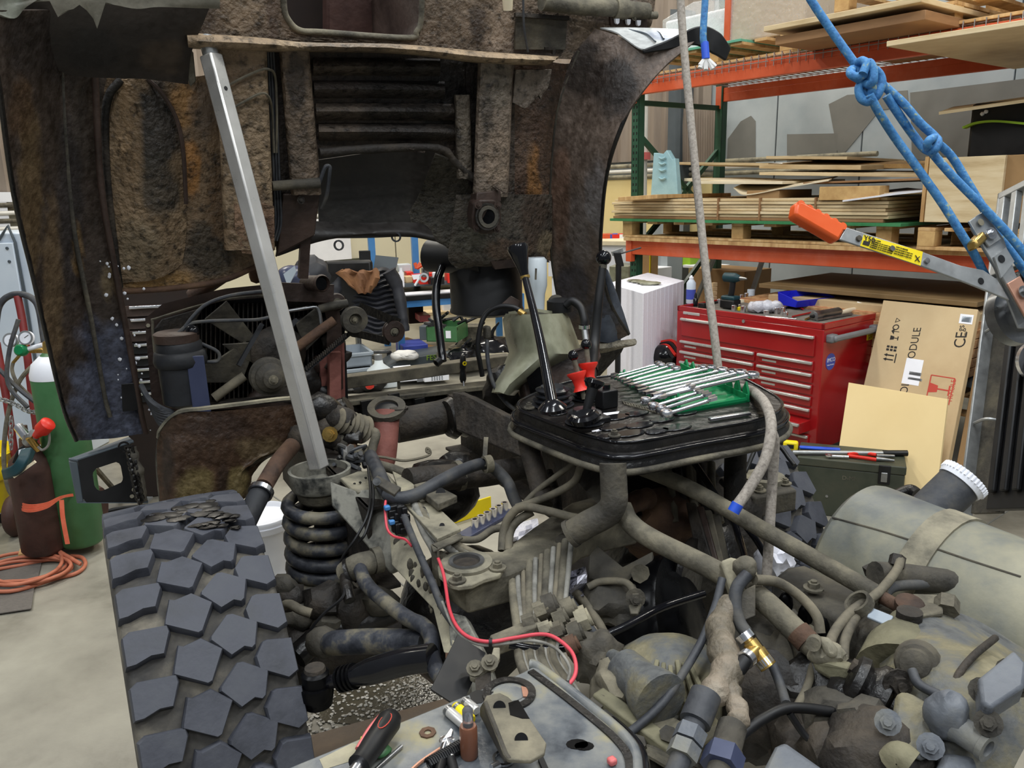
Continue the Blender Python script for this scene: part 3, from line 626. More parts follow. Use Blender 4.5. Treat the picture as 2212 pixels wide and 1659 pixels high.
for v,kind in((772,'up'),(752,'grid'),(730,'glass'),(716,'umb'),(707,'ring'),(692,'rec')):
 u=1913+(772-v)*.22;p=SB(u+8,v,.0006);g=G()
 if kind=='up':
  for q in(-.014,.014):g.plate([p+ex*-.02+up_*q*1-up_*.004,p+ex*.025+up_*q-up_*.004,p+ex*.025+up_*q+up_*.004,p+ex*-.02+up_*q+up_*.004],.0008).plate([p-ex*.035+up_*q,p-ex*.016+up_*(q-.011),p-ex*.016+up_*(q+.011)],.0008)
  g.plate([p+ex*.034-up_*.03,p+ex*.04-up_*.03,p+ex*.04+up_*.03,p+ex*.034+up_*.03],.0008)
 elif kind=='grid':
  for a in range(3):
   for b in range(2):g.cbox(p+ex*(-.02+.022*a)+up_*(-.012+.02*b),ex,up_,n_,.016,.014,.001)
 elif kind=='glass':g.plate([p-ex*.02-up_*.015,p-ex*.02+up_*.015,p+ex*.003+up_*.01,p+ex*.003-up_*.01],.0008).cbox(p+ex*.013,ex,up_,n_,.02,.005,.001).cbox(p+ex*.026,ex,up_,n_,.006,.026,.001)
 elif kind=='umb':g.plate([p-ex*.022,p-ex*.004-up_*.02,p-ex*.004+up_*.02],.0008).cbox(p+ex*.01,ex,up_,n_,.03,.004,.001)
 else:g.ringtube(p,n_,.013,.019,.0008,16 if kind=='ring' else 3)
 g.o('printed_symbol',M['ink'],sb)
def patch(u0,v0,u1,v1,m,off=.0008,nm='label',par=sb,pl=SB,exx=None,dd=None):
 a=pl(u0,v0,off);e=exx or ex;d_=dd or dn;w=(pl(u1,v0)-pl(u0,v0)).dot(e);h_=(pl(u0,v1)-pl(u0,v0)).dot(d_)
 return G().prism([a,a+e*w,a+e*w+d_*h_,a+d_*h_],pl.n*.0006).o(nm,M[m],par)
l1=patch(1959,773,1998,828,'paper',nm='shipping_label');l2=patch(2075,678,2105,698,'paper',nm='barcode_label')
def bars(u0,v0,u1,v1,par,n=14,m='crategrey'):
 g=G();a=SB(u0,v0,.0016);w=(SB(u1,v0)-SB(u0,v0)).dot(ex);h_=(SB(u0,v1)-SB(u0,v0)).dot(dn);random.seed(n)
 x_=0.
 while x_<w:b_=random.uniform(.001,.004);g.prism([a+ex*x_,a+ex*(x_+b_),a+ex*(x_+b_)+dn*h_,a+dn*h_],n_*.0003);x_+=b_+random.uniform(.002,.004)
 g.o('barcode',M[m],par,kind='stuff')
bars(2079,683,2101,695,l2);bars(1965,802,1993,809,l1,15,'greyplastic');bars(1962,814,1994,819,l1,17,'greyplastic')
fr=[SB(2012,810,.0008),SB(2063,818,.0008),SB(2049,875,.0008),SB(1998,875,.0008)]
g=G()
for a,b in((fr[0],fr[1]),(fr[1],fr[2]),(fr[0],fr[3])):g.bar(a,b,.006,.001,up=n_)
fp_=g.o('red_frame',M['inkred'],sb);text('FRAGILE',SB(2056,868,.0006),up_,-ex,.036,M['inkred'],fp_)
p=SB(2025,840,.0008);G().plate([p-ex*.045-up_*.03,p-ex*.045+up_*.03,p+up_*.02,p-up_*.02],.0008).cbox(p+ex*.03,ex,up_,n_,.06,.008,.001).cbox(p+ex*.062,ex,up_,n_,.008,.06,.001).o('goblet_print',M['inkred'],fp_)
t0=P(1833,826,4.55);TB=PL(t0,t0+RA*.5,P(1796,1072,4.4));cr_=[TB(1833,826),TB(2047,862),TB(2004,1085),TB(1796,1072)]
dn2=(cr_[3]-cr_[0]).normalized();hh=-cr_[0].z/dn2.z;cr_[3]=cr_[0]+dn2*hh;cr_[2]=cr_[1]+dn2*(-cr_[1].z/dn2.z)
G().prism(cr_,-TB.n*.02).o('tan_board',M['cardtan'],None,'plain tan fibreboard sheet leaning in front of the printed carton','board',bev=.002)
G().obox(crn[1]-n_*.12+dn*.05,ex*.08,-n_*.03,dn*1.05).o('timber_plank',M['carddark'],None,'dark narrow plank standing right of the printed carton','plank',bev=.003)
f0=Zp(1722,1095,0);f0=V((f0.x,f0.y,0));hA=.31
fl,fr_=Zp(1724,986,hA),Zp(1957,1009,hA);ax=(fr_-fl).normalized();ay=V((-ax.y,ax.x,0));aw=(fr_-fl).length
am=T('ammunition_box','dark green steel box with latch standing before the red chest','steel box')
G().obox(fl-UP*hA,ax*aw,ay*.26,UP*(hA-.045)).o('box_body',M['army'],am,bev=.006);G().obox(fl-UP*.045-ay*.004-ax*.004,ax*(aw+.008),ay*.268,UP*.045).o('lid',M['army'],am,bev=.006)
lp=fl+ax*(aw*.76)-ay*.012
lt=G().obox(lp-UP*.1,ax*.055,ay*.012,UP*.1).o('latch',M['black'],am,bev=.004);G().obox(lp-UP*.085-ay*.01+ax*.012,ax*.03,ay*.012,UP*.05).o('latch_lever',M['steel'],lt,bev=.003)
for q,z_ in((.6,-.16),(.93,-.2),(.3,-.2)):G().cyl(fl+ax*aw*q+UP*z_+ay*.002,fl+ax*aw*q+UP*z_-ay*.004,.007).o('rivet',M['steel'],am)
text('D-MI',fl+ax*aw*.43-UP*.1-ay*.001,ax,UP,.03,M['dust'],am)
def AT(u,v,dz=0.):return Zp(u,v,hA+dz)
tl=T('long_ratchet','long steel torque wrench with black grip lying on the green box','torque wrench')
G().tube([AT(1712,977,.014),AT(1907,979,.014)],.012,10,1).o('shaft',M['galv'],tl);G().tube([AT(1907,979,.014),AT(1960,979,.016)],.016,10,1).o('grip',M['black'],tl)
a_,b_,c_=AT(1790,985,.012),AT(1833,987,.012),AT(1893,996,.012)
pl_=T('crimping_pliers','red handled crimping pliers on the green box','pliers')
for dv in(-5,5):G().tube([AT(1832,983+dv*.3,.012),AT(1865,984+dv,.012),AT(1893,988+dv,.012)],.01,8).o('red_handle',M['redplastic'],pl_)
for dv in(-3,3):G().tube([AT(1893,988+dv,.012),AT(1932,990+dv*1.6,.012)],lambda t:.013-.006*t,8).o('jaw',M['steel'],pl_)
G().tube([a_,b_],.01,8,1).o('cutter_arm',M['chrome'],pl_);G().ringtube(a_,UP,.009,.018,.008).o('cutter_head',M['chrome'],pl_)
G().bar(AT(1727,966,.008),AT(1815,971,.008),.03,.012).o('blue_tool',M['bluetape'],None,'flat blue plastic tool lying at the back of the green box','tool',bev=.004)
tm=T('tape_measure','yellow tape measure at the back left corner of the green box','tape measure')
G().cbox(AT(1708,962,.025),ax,ay,UP,.075,.045,.05).o('case',M['yellow'],tm,bev=.01);G().cbox(AT(1708,962,.026)-ay*.02,ax,ay,UP,.035,.012,.02).o('black_insert',M['black'],tm)
g0,g1=P(2155,418,3.35),P(2066,1112,3.05);GP=PL(g0,P(2290,430,3.0),g1);gn=GP.n
gp=T('grille_panel','black ribbed grille panel in a grey steel frame at right edge','grille panel')
gd=(g1-g0).normalized();ge=gn.cross(gd);ge=ge if ge.dot(_r)>0 else-ge
def GQ(x,y,off=0.):return g0+ge*x+gd*y+gn*off
hgt=(g1-g0).length;hgt=min(hgt,-g0.z/gd.z-.01)
G().obox(GQ(0,0),ge*.012,gd*hgt,-gn*.06).o('frame_edge',M['galv'],gp,bev=.003)
g=G().obox(GQ(0,0),ge*.5,gd*.03,-gn*.05)
for x_ in(.012,.075,.14,.205):g.obox(GQ(x_,.03),ge*.028,gd*.3,-gn*.03)
g.obox(GQ(.012,.33),ge*.49,gd*.05,-gn*.03);g.o('slotted_plate',M['galv'],gp,bev=.003)
G().obox(GQ(.012,.38,-.05),ge*.14,gd*(hgt-.4),-gn*.02).o('recess_plate',M['dustdark'],gp)
G().obox(GQ(.13,.4,-.01),ge*.4,gd*(hgt-.42),-gn*.03).o('black_plate',M['black'],gp,bev=.004)
for k in range(6):G().obox(GQ(.15+.055*k,.42,.012),ge*.03,gd*(hgt-.5),-gn*.02).o('rib',M['black'],gp,bev=.006)
for y_ in(.62,1.0):G().tube([GQ(.02,y_,-.01),GQ(.1,y_,.01),GQ(.13,y_,-.02)],.006,6).o('hinge_rod',M['galv'],gp)
G().ringtube(P(2238,780,2.9),-_f,.05,.075,.02,28).o('headlamp_ring',M['chrome'],gp)
def K(u,v,d=1.3):return P(u,v,d)
RR=.0068
r1=T('blue_rope','blue climbing rope knotted above the lever hoist','rope')
G().tube([K(1700,-90),K(1752,0),K(1800,72),K(1848,140,1.295),K(1862,168,1.29),K(1866,196,1.285),K(1878,212,1.283)],RR,10).o('main_strand',M['rope'],r1)
kn=G()
kn.tube([K(1878,212,1.283),K(1884,190,1.272),K(1878,152,1.27),K(1866,132,1.278),K(1854,136,1.29),K(1852,152,1.3),K(1858,170,1.295)],RR,10)
kn.tube([K(1840,152,1.285),K(1838,160,1.278),K(1850,166,1.272),K(1866,162,1.27),K(1884,150,1.276),K(1900,160,1.28),K(1905,180,1.28),K(1896,204,1.28),K(1886,214,1.285)],RR,10)
kn.tube([K(1864,160,1.262),K(1876,135,1.264),K(1886,150,1.262),K(1886,175,1.262),K(1876,182,1.27),K(1864,180,1.28),K(1855,190,1.28),K(1860,212,1.278),K(1875,220,1.275),K(1884,212,1.27)],RR,10)
kn.tube([K(1842,150,1.29),K(1837,154,1.285),K(1840,162,1.28),K(1854,170,1.278),K(1860,176,1.28)],RR*1.05,10)
kn.o('knot',M['rope'],r1)
G().tube([K(1878,205,1.27),K(1900,245,1.28),K(1934,298),K(1981,362),K(2036,440),K(2081,512),K(2105,550,1.31),K(2130,598,1.33)],RR,10).o('lower_strand',M['rope'],r1)
G().tube([K(1896,170,1.285),K(1908,184),K(1949,221),K(1986,264),K(2018,294),K(2026,308,1.29),K(2016,326,1.29),K(1998,322,1.31),K(1973,292,1.32),K(1946,254,1.31),K(1914,206,1.3)],RR,10).o('upper_bight',M['rope'],r1)
G().tube([K(2240,585,1.3),K(2188,517),K(2123,447),K(2057,380),K(2012,328,1.3),K(2003,314,1.285),K(2008,303,1.28),K(2018,298,1.295),K(2026,302,1.315)],RR,10).o('lower_bight',M['rope'],r1)
G().tube([K(2010,306,1.3),K(2026,310,1.32),K(2057,340,1.33),K(2090,394,1.33),K(2124,450,1.33),K(2166,518,1.33),K(2204,572,1.33),K(2250,640,1.33)],RR,10).o('lower_bight',M['rope'],r1)
r2=T('rope_end','blue rope end with frayed white tip hanging over the fender','rope')
G().tube([P(1528,-60,1.6),P(1522,20,1.6),P(1519,80,1.6),P(1523,100,1.6)],RR,10).o('strand',M['rope'],r2);G().tube([P(1522,92,1.6),P(1525,128,1.6)],RR*1.15,10,1).o('tape',M['bluetape'],r2)
g=G()
for k in range(7):a=k*.9;g.tube([P(1525,126,1.6),P(1526,134,1.6)+_r*.008*math.cos(a),P(1528,140,1.6)+_r*.016*math.cos(a)+_u*.006*math.sin(a)-_u*.004],.005,6)
g.o('frayed_fibres',M['ropeend'],r2)
r3=T('grey_rope','thick grey rope hanging from above and looped over the platform edge','rope')
rg=.0118
G().tube([P(1466,-80,2.35),P(1474,60,2.35),P(1492,260,2.32),P(1522,560,2.26),P(1540,700,2.22),P(1552,800,2.2),P(1556,832,2.2),P(1585,836,2.14),P(1618,842,2.04),P(1640,856,1.93),P(1656,878,1.82),P(1665,908,1.76),P(1664,945,1.73),P(1650,1000,1.71),P(1615,1060,1.70),P(1592,1092,1.69)],rg,12).o('rope',M['greyrope'],r3)
G().tube([P(1594,1088,1.69),P(1584,1106,1.69)],rg*1.1,12,1).o('blue_tape',M['bluetape'],r3)
G().tube([P(1668,935,1.765),P(1673,960,1.77),P(1668,1050,1.78),P(1662,1150,1.78),P(1656,1245,1.78)],rg*.95,12).o('hanging_strand',M['greyrope'],r3)
hs=T('lever_hoist','steel lever hoist with orange grip and yellow sticker hooked to blue rope','lever hoist')
HP=PL(K(1715,460,1.22),K(2190,640,1.3),K(1900,420,1.27))
def hq(u,v,o_=0.):return HP(u,v,o_)
sw=26
dr_=V((2110-1820,592-507,0)).normalized()
def along(u,v,du):return(u-dr_.y*du,v+dr_.x*du)
G().plate([hq(u,v)for u,v in((1825,493),(1981,543),(2070,575),(2120,585),(2150,605),(2177,650),(2133,632),(2088,614),(1984,575),(1810,519))],-.004).o('lever_arm',M['galv'],hs,bev=.001)
lv=G().plate([hq(1713,462,.006),hq(1717,440,.006),hq(1727,436,.006),hq(1826,489,.006),hq(1808,523,.006),hq(1716,470,.006)],.022).o('orange_grip',M['orangegrip'],hs,bev=.005)
for k in range(6):G().cyl(hq(1727+18*k,443.5+9.5*k,-.0158),hq(1727+18*k,443.5+9.5*k,.0058),.006,n=12).o('finger_ridge',M['orangegrip'],lv)
stk=[(1862,509),(1989,546),(1984,576),(1854,533)]
ys=G().plate([hq(*q,.0045)for q in stk],.0006).o('yellow_sticker',M['yellow'],hs)
xd=(hq(1989,546)-hq(1862,509)).normalized();yd=(hq(1862,509)-hq(1854,533)).normalized()
lb=G().plate([hq(1861,522,.0056),hq(1875,526,.0056),hq(1872,534,.0056),hq(1858,530,.0056)],.0004).o('black_block',M['ink'],ys)
text('Y50',hq(1861,521,.0058),xd,yd,.012,M['ink'],ys)
for k in range(5):text('WARNING: do not exceed rated load' if k else 'LOAD LIMITS',hq(1879-1.5*k,521+4*k,.0058),xd,yd,.0026,M['ink'],ys)
for k in range(4):text('never lift people or loads over' if k else 'HOW TO RELEASE',hq(1930-1.5*k,537+4.5*k,.0058),xd,yd,.0026,M['ink'],ys)
text('X',hq(1970,566,.0058),xd,yd,.014,M['ink'],ys)
for(u,v,m_)in((1921,540,'steel'),(1996,566,'steel'),(1850,518,'dustdark')):G().cyl(hq(u,v,.004),hq(u,v,.008),.0045,n=14).o('rivet',M[m_],hs)
G().cyl(hq(2114,609,.001),hq(2114,609,.0052),.0055,n=16).o('pivot_hole',M['black'],hs)
fpl=G().plate([hq(2085,482,.008),hq(2113,462,.008),hq(2124,470,.008),hq(2160,520,.008),hq(2200,640,.008),hq(2180,640,.008),hq(2110,525,.008)],.004).o('side_plate',M['galv'],hs,bev=.001)
G().plate([hq(2150,500,-.025),hq(2172,512,-.025),hq(2260,700,-.025),hq(2230,700,-.025)],.004).o('side_plate',M['galv'],hs,bev=.001)
for a,b in(((2120,480),(2240,680)),((2140,512),(2215,640))):G().bar(hq(*a,-.01),hq(*b,-.01),.03,.004,up=HP.n).o('frame_rail',M['galv'],hs)
G().cyl(hq(2106,486,.012),hq(2106,486,.0125),.006,n=14).o('plate_hole',M['dust'],hs)
bk=G().plate([hq(2088,525,.016),hq(2108,505,.016),hq(2120,523,.016),hq(2095,545,.016)],.02).o('rope_clamp',M['brass'],hs,bev=.004)
G().plate([hq(2106,515,.014),hq(2132,500,.014),hq(2148,523,.014),hq(2122,540,.014)],.004).o('bracket',M['galv'],hs,bev=.001);G().hexbolt(hq(2122,513,.018),HP.n,.006,.004).o('bolt',M['chrome'],hs)
cp=G().plate([hq(2161,618,.014),hq(2188,602,.014),hq(2240,700,.014),hq(2200,690,.014)],.004).o('copper_plate',M['copper'],hs,bev=.001);G().hexbolt(hq(2190,638,.018),HP.n,.006,.004).o('bolt',M['steel'],hs)
G().cyl(hq(2149,565,.013),hq(2149,565,.0135),.0065,n=16).o('plate_hole',M['black'],hs);G().plate([hq(2135,560,.012),hq(2160,540,.012),hq(2178,570,.012),hq(2150,605,.012)],.003).o('pawl_plate',M['galv'],hs)
G().lathe(P(2200,680,1.36),HP.n,[(-.02,.05),(.0,.05),(.0,.03),(.02,.03)],28).o('ratchet_wheel',M['steel'],hs)
b_=fb(-90,505,62,900,5.0,.5,-.1,True);ec=T('electric_cabinet','tall pale blue steel cabinet at the left edge','cabinet')
G().obox(*b_).o('body',M['cabwhite'],ec,bev=.01)
p=b_[0];e=b_[1].normalized();n=-b_[2].normalized();H_=b_[3].z
dd_=G().obox(p+n*.02+UP*.08-e*.0,e*(b_[1].length-.1),-n*.018,UP*(H_-.14)).o('door',M['cabwhite'],ec,bev=.006)
G().tube([p+e*(b_[1].length-.09)+n*.012+UP*.08,p+e*(b_[1].length-.09)+n*.012+UP*(H_-.06),p+e*(b_[1].length-.2)+n*.012+UP*(H_-.05)],.008,6,3).o('door_seal',M['slate'],ec)
for(u,v)in((25,537),(31,565)):G().cyl(p+e*(b_[1].length-.14)+n*.02+UP*(H_-(v-505)*.0029),p+e*(b_[1].length-.14)+n*.028+UP*(H_-(v-505)*.0029),.009).o('screw',M['slate'],dd_)
wfr=T('window_1','white window frame above the cabinet at the left edge','window');wfr['kind']='structure';del wfr['category']
for a,c in(((-60,415),(60,437)),((-60,437),(14,500))):
 G().obox(F(a[0],a[1],.1),F(c[0],a[1],.1)-F(a[0],a[1],.1),RA*-.05,UP*(F(a[0],c[1],.1).z-F(a[0],a[1],.1).z)).o('frame',M['white'],wfr)
gt=T('gas_trolley','dark red two-wheeled gas bottle trolley with hoop handle','trolley')
D=4.15
def q_(u,v,d=D):return P(u,v,d)
G().tube([q_(-12,760,4.3),q_(-6,680,4.3),q_(4,652,4.3),q_(24,638,4.3),q_(48,636,4.3),q_(70,645,4.3),q_(84,668,4.3),q_(96,740,4.3)],.017,10).o('hoop_handle',M['hose'],gt)
G().tube([q_(38,640,4.3),q_(48,690,4.3),q_(58,760,4.3),q_(70,860,4.32),q_(84,960,4.34)],.02,8).o('centre_post',M['trolleyred'],gt)
G().tube([q_(-8,740,4.3),q_(14,860,4.3),q_(52,1120,4.3)],.02,8,1).o('side_post',M['trolleyred'],gt);G().tube([q_(92,740,4.35),q_(140,880,4.35),q_(196,1100,4.35)],.02,8,1).o('side_post',M['trolleyred'],gt)
bp_=Zp(55,1205,.03);G().prism([Zp(40,1205,.03),Zp(215,1172,.03),Zp(215,1148,.03),Zp(60,1150,.03)],UP*.02).o('base_plate',M['pine'],gt,bev=.003)
for(u,v)in((40,1150),(205,1095)):
 c_=P(u,v,4.25);c_.z=max(.1,c_.z);G().lathe(c_-V((.025,.004,0)),V((1,.15,0)),[(0,.045),(0,.1),(.02,.115),(.04,.115),(.06,.1),(.06,.045)],22).o('wheel',M['maroon'],gt)
def bottle(nm,lab,bu,bv,r,h_,m,top=None):
 b=Zp(bu,bv,.05);t=T(nm,lab,'gas cylinder')
 G().lathe(b,UP,[(0,r*.86),(.02,r),(h_,r),(h_+.05,r*.86),(h_+.085,r*.5),(h_+.1,r*.36)],28).o('cylinder_body',M[m],t)
 if top:G().lathe(b+UP*(h_-.02),UP,[(0,r*1.01),(.02,r*1.01),(.07,r*.87),(.106,r*.5)],28).o('white_shoulder',M[top],t)
 G().lathe(b+UP*(h_+.1),UP,[(0,r*.36),(.05,r*.3),(.06,.014),(.11,.014)],12).o('neck',M['rustbrown']if not top else M['brass'],t);return b+UP*(h_+.2),t
tb,t1=bottle('acetylene_cylinder','rusty brown gas cylinder strapped to the trolley',98,1188,.1,.42,'maroon')
a1,a2=q_(74,944,3.72),q_(92,926,3.7)
G().cyl(q_(60,955,3.75),q_(75,938,3.72),.026).o('valve_body',M['galv'],t1);G().lathe(q_(77,942,3.7),a2-a1,[(0,.016),(.03,.022),(.05,.034),(.1,.034),(.105,.028)],16).o('red_knob',M['redplastic'],t1)
G().cyl(q_(40,922,3.75),q_(58,945,3.72),.022).o('chrome_nut',M['chrome'],t1);G().cyl(q_(62,945,3.7),q_(84,972,3.74),.016).o('brass_stem',M['brass'],t1)
G().tube([q_(97,910,3.7),q_(106,935,3.7),q_(105,960,3.7),q_(92,972,3.7),q_(82,965,3.7)],.006,6).o('wire_loop',M['wiregrey'],t1)
tb,t2=bottle('oxygen_cylinder','tall green gas cylinder with white shoulder behind the brown one',178,1170,.108,.86,'greenpaint','white')
G().plate([q_(80,800,3.96),q_(92,798,3.96),q_(92,810,3.96),q_(81,811,3.96)],.002).o('yellow_label',M['yellow'],t2)
rg_=T('gas_regulator','gas regulator with two round dial gauges and green body','regulator')
for(u,v)in((28,735),(61,730)):
 c_=q_(u,v,4.1);g=G().lathe(c_,-_f,[(0,.034),(.02,.036),(.024,.034)],22).o('gauge',M['white'],rg_);G().ringtube(c_-_f*.02,-_f,.03,.036,.008,24).o('bezel',M['greyplastic'],g);G().bar(c_-_f*.026-_r*.004,c_-_f*.026+_r*.016+_u*.014,.003,.002).o('needle',M['ink'],g)
G().lathe(q_(50,757,4.1),-_f,[(-.02,.02),(0,.03),(.03,.03),(.04,.022)],20).o('green_body',M['greenplastic'],rg_);G().cyl(q_(50,757,4.1),q_(92,745,4.1),.012).o('outlet',M['white'],rg_);G().cyl(q_(50,757,4.12),q_(96,757,4.15),.014).o('stem',M['brass'],rg_);G().cyl(q_(42,768,4.1),q_(28,784,4.1),.008).o('hose_barb',M['brass'],rg_)
G().tube([q_(28,735,4.12),q_(50,757,4.12),q_(61,730,4.12)],.008,6).o('gauge_pipe',M['brass'],rg_)
G().tube([q_(28,784,4.1),q_(26,800,4.1),q_(36,825,4.08),q_(60,850,4.08),q_(100,885,4.06),q_(140,920,4.06)],.009,7).o('gas_hose',M['hosedust'],None,'brown gas hose running from the regulator to the lower right','hose','gas hoses')
for k,pts in enumerate(([(90,778),(60,800),(36,835),(16,900),(8,990),(20,1060),(50,1085)],[(-10,790),(40,840),(90,880),(150,930),(190,970)],[(60,985),(80,945),(120,905),(160,875)],[(40,690),(20,760),(18,830),(60,880)])):
 G().tube([q_(u,v,4.02-.02*k)for u,v in pts],.011,7).o('gas_hose',M['hose']if k%2 else M['hosedust'],None,('black hose curving down the left of the brown cylinder','black hose crossing in front of the green cylinder','stiff hose behind the red valve knob','dark hose hanging in the trolley hoop')[k],'hose','gas hoses')
ch=T('trolley_chain','steel chain sagging across the gas cylinders','chain')
cp_=spline([q_(-5,860,4.0),q_(30,872,4.0),q_(60,888,4.0),q_(88,892,4.0),q_(110,900,4.0)],5)
for k in range(len(cp_)-1):
 a,b=cp_[k],cp_[k+1];d_=(b-a);m_=(a+b)/2;x,y=basis(d_);s_=(x if k%2 else y)*.009;d_=d_*.62
 G().tube([m_-d_+s_,m_+d_+s_,m_+d_*1.1,m_+d_-s_,m_-d_-s_,m_-d_*1.1,m_-d_+s_],.0032,5,3).o('chain_link',M['galv'],ch)
for k in range(7):
 m_=q_(24,905+10*k,4.0);s_=(_r if k%2 else _f)*.008;G().tube([m_+_u*.012+s_,m_-_u*.012+s_,m_-_u*.016,m_-_u*.012-s_,m_+_u*.012-s_,m_+_u*.016,m_+_u*.012+s_],.003,5,3).o('chain_link',M['galv'],ch)
os_=T('orange_strap','orange ratchet strap wound round both gas cylinders','strap');D2=3.72
for k in range(3):G().sweep([q_(30,1080+6*k,3.85),q_(60,1092+6*k,D2),q_(100,1088+4*k,D2),q_(140,1072,3.8),q_(205,1066,3.95)],.004,.012,ups=UP).o('strap_turn',M['orangecloth'],os_)
G().sweep([q_(133,1080,D2),q_(136,1120,D2),q_(146,1175,D2+.02)],.02,.004,ups=_f).o('strap_tail',M['orangecloth'],os_)
wg=T('welding_goggles','teal green safety goggles hung on the brown cylinder','goggles')
G().sweep([q_(14,1024,3.66),q_(26,1020,3.62),q_(40,1012,3.6),q_(52,995,3.6),q_(62,972,3.64)],.05,.04,ups=_f).o('goggle_frame',M['navyteal'],wg,bev=.01);G().bar(q_(30,1030,3.6),q_(76,997,3.6),.012,.012).o('lens_edge',M['plypale'],wg)
G().tube([q_(30,1000,3.64),q_(40,975,3.64),q_(52,965,3.64)],.008,6).o('band',M['black'],wg);G().plate([q_(40,972,3.62),q_(54,968,3.62),q_(54,980,3.62),q_(40,984,3.62)],.002).o('white_tag',M['white'],wg)
bk_=T('yellow_bucket','yellow mop bucket at the left edge behind the trolley','bucket');c_=Zp(-34,1130,0)
G().lathe(c_+UP*.08,UP,[(0,.15),(.3,.2),(.32,.215),(.33,.2),(.32,.19),(.02,.14)],24).o('bucket',M['yellow'],bk_);G().lathe(c_+UP*.27,UP,[(0,.2),(.02,.205),(.06,.208),(.07,.2)],24).o('rim_band',M['yellow'],bk_)
for s_ in(-.12,.12):G().cyl(c_+UP*.03+V((s_,-.02,0)),c_+UP*.03+V((s_,.02,0)),.03).o('castor',M['black'],bk_)
ah=G();random.seed(2);c_=Zp(55,1238,.012);ex_,ey_=V((1,0,0)),V((0,1,0));pts=[]
for k in range(64):
 a=k*.42;rr=.125+.03*math.sin(k*.9)+.0008*k;pts.append(c_+ex_*rr*1.15*math.cos(a)*(1+.1*math.sin(k*.3))+ey_*rr*1.0*math.sin(a)+UP*(.0006*k+.003*math.sin(k)))
ah.tube(pts,.0085,8,3);ah.tube([pts[-1],c_+V((.25,.02,.03)),Zp(150,1202,.012),Zp(176,1204,.012),Zp(184,1220,.012),Zp(165,1238,.012),Zp(120,1250,.012),c_+V((.05,-.2,.012)),c_+V((-.2,-.16,.012)),c_+V((-.6,-.2,.012))],.0095,8)
ah.o('air_hose',M['airhose'],None,'coiled orange air hose lying on the concrete floor','hose')
for k,(pts,lab)in enumerate((([(-60,1215),(95,1196),(78,1268),(-60,1290)],'grey carpet offcut under the orange air hose'),([(-60,1268),(76,1258),(68,1316),(-60,1335)],'grey carpet offcut nearest the lower left edge'))):
 G().prism([Zp(u,v,.004+.004*k)for u,v in pts],UP*.004).o('carpet_offcut',M['carpet'],None,lab,'mat','grey carpet offcuts')
G().tube([Zp(208,1112,.012),Zp(250,1100,.012),Zp(300,1094,.012),Zp(420,1085,.012)],.012,8).o('black_cable',M['black'],None,'black cable lying on the floor behind the left wheel','cable')
G().bar(Zp(205,1010,.3),Zp(262,1075,.0),.02,.02).o('prop_rod',M['dust'],None,'thin rod leaning on the floor seen through the bumper hole','rod')
tcb=T('black_tool_cabinet','dark tool cabinet with chrome drawer pulls behind the radiator','tool cabinet')
b_=fb(232,622,420,950,4.4,.5,.25,True);G().obox(*b_).o('cabinet_body',M['cavity'],tcb,bev=.006);e=b_[1].normalized();n=-b_[2].normalized();z_=b_[3].z
for k in range(8):
 dr_k=G().obox(b_[0]+e*.02+n*.012+UP*(z_-.1-.07*k-.065),e*(b_[1].length-.04),-n*.012,UP*.062).o('drawer',M['brownpaint']if k<3 else M['black'],tcb,bev=.003);G().obox(b_[0]+e*.1+n*.034+UP*(z_-.1-.07*k-.02),e*(b_[1].length-.14),-n*.022,UP*.016).o('handle',M['chrome'],dr_k,bev=.003)
wb1=T('white_board','bright white board on the far wall under the cab','board');a,b,c=F(664,522,.12),F(757,515,.12),F(672,566,.12)
G().obox(V((a.x,a.y,c.z)),V((b.x-a.x,b.y-a.y,0)),-RA*.03,UP*(a.z-c.z+.3)).o('sheet',M['white'],wb1);G().obox(V((a.x,a.y,c.z-.09)),V((b.x-a.x,b.y-a.y,0))*1.25,-RA*.05,UP*.09).o('ledge',M['army'],wb1)
oc=T('office_chair','office chair on castors under the dark quilted jacket','chair');D=8.2
sp=P(775,745,D);fl_=V((sp.x,sp.y,0))
G().cyl(fl_+UP*.1,fl_+UP*.5,.03).o('gas_column',M['galv'],oc)
for k in range(5):
 a=k*1.2566+.5;t_=fl_+V((math.cos(a)*.32,math.sin(a)*.32,.09));lg=G().bar(fl_+UP*.12,t_,.05,.035).o('base_arm',M['steel'],oc,bev=.008);G().cyl(t_-UP*.04-V((.02,0,0)),t_-UP*.04+V((.02,0,0)),.045).o('castor',M['black'],lg)
G().cbox(fl_+UP*.5,(1,0,0),(0,1,0),UP,.5,.5,.09).o('seat',M['black'],oc,bev=.03);G().cbox(fl_+UP*.82+V((0,-.22,0)),(1,0,0),(0,1,0),UP,.46,.07,.5).o('backrest',M['black'],oc,bev=.03)
G().lathe(fl_+UP*.42,UP,[(0,.05),(.06,.12)],12).o('mechanism',M['black'],oc)
jk=T('quilted_jacket','dark quilted puffer jacket hung over the office chair back','jacket');Dj=7.85
def jrow(v,u0,u1,bulge):return[P(u0+(u1-u0)*k/14,v+4*math.sin(k*.9),Dj+.22*(2*k/14-1)**2-bulge)for k in range(15)]
edges=[(585,738,838),(600,726,850),(620,722,858),(640,722,862),(660,724,866),(680,728,868),(700,734,866),(716,745,858),(726,765,840)]
for k in range(13):
 v=588+10.8*k;t_=(v-585)/141*8;i=min(7,int(t_));fr2=t_-i;u0=edges[i][1]*(1-fr2)+edges[i+1][1]*fr2;u1=edges[i][2]*(1-fr2)+edges[i+1][2]*fr2
 G().grid([jrow(v-5.6,u0,u1,-.02),jrow(v-3,u0,u1,.035),jrow(v,u0,u1,.05),jrow(v+3,u0,u1,.035),jrow(v+5.6,u0,u1,-.02)],.01).o('quilted_panel',M['puffer'],jk)
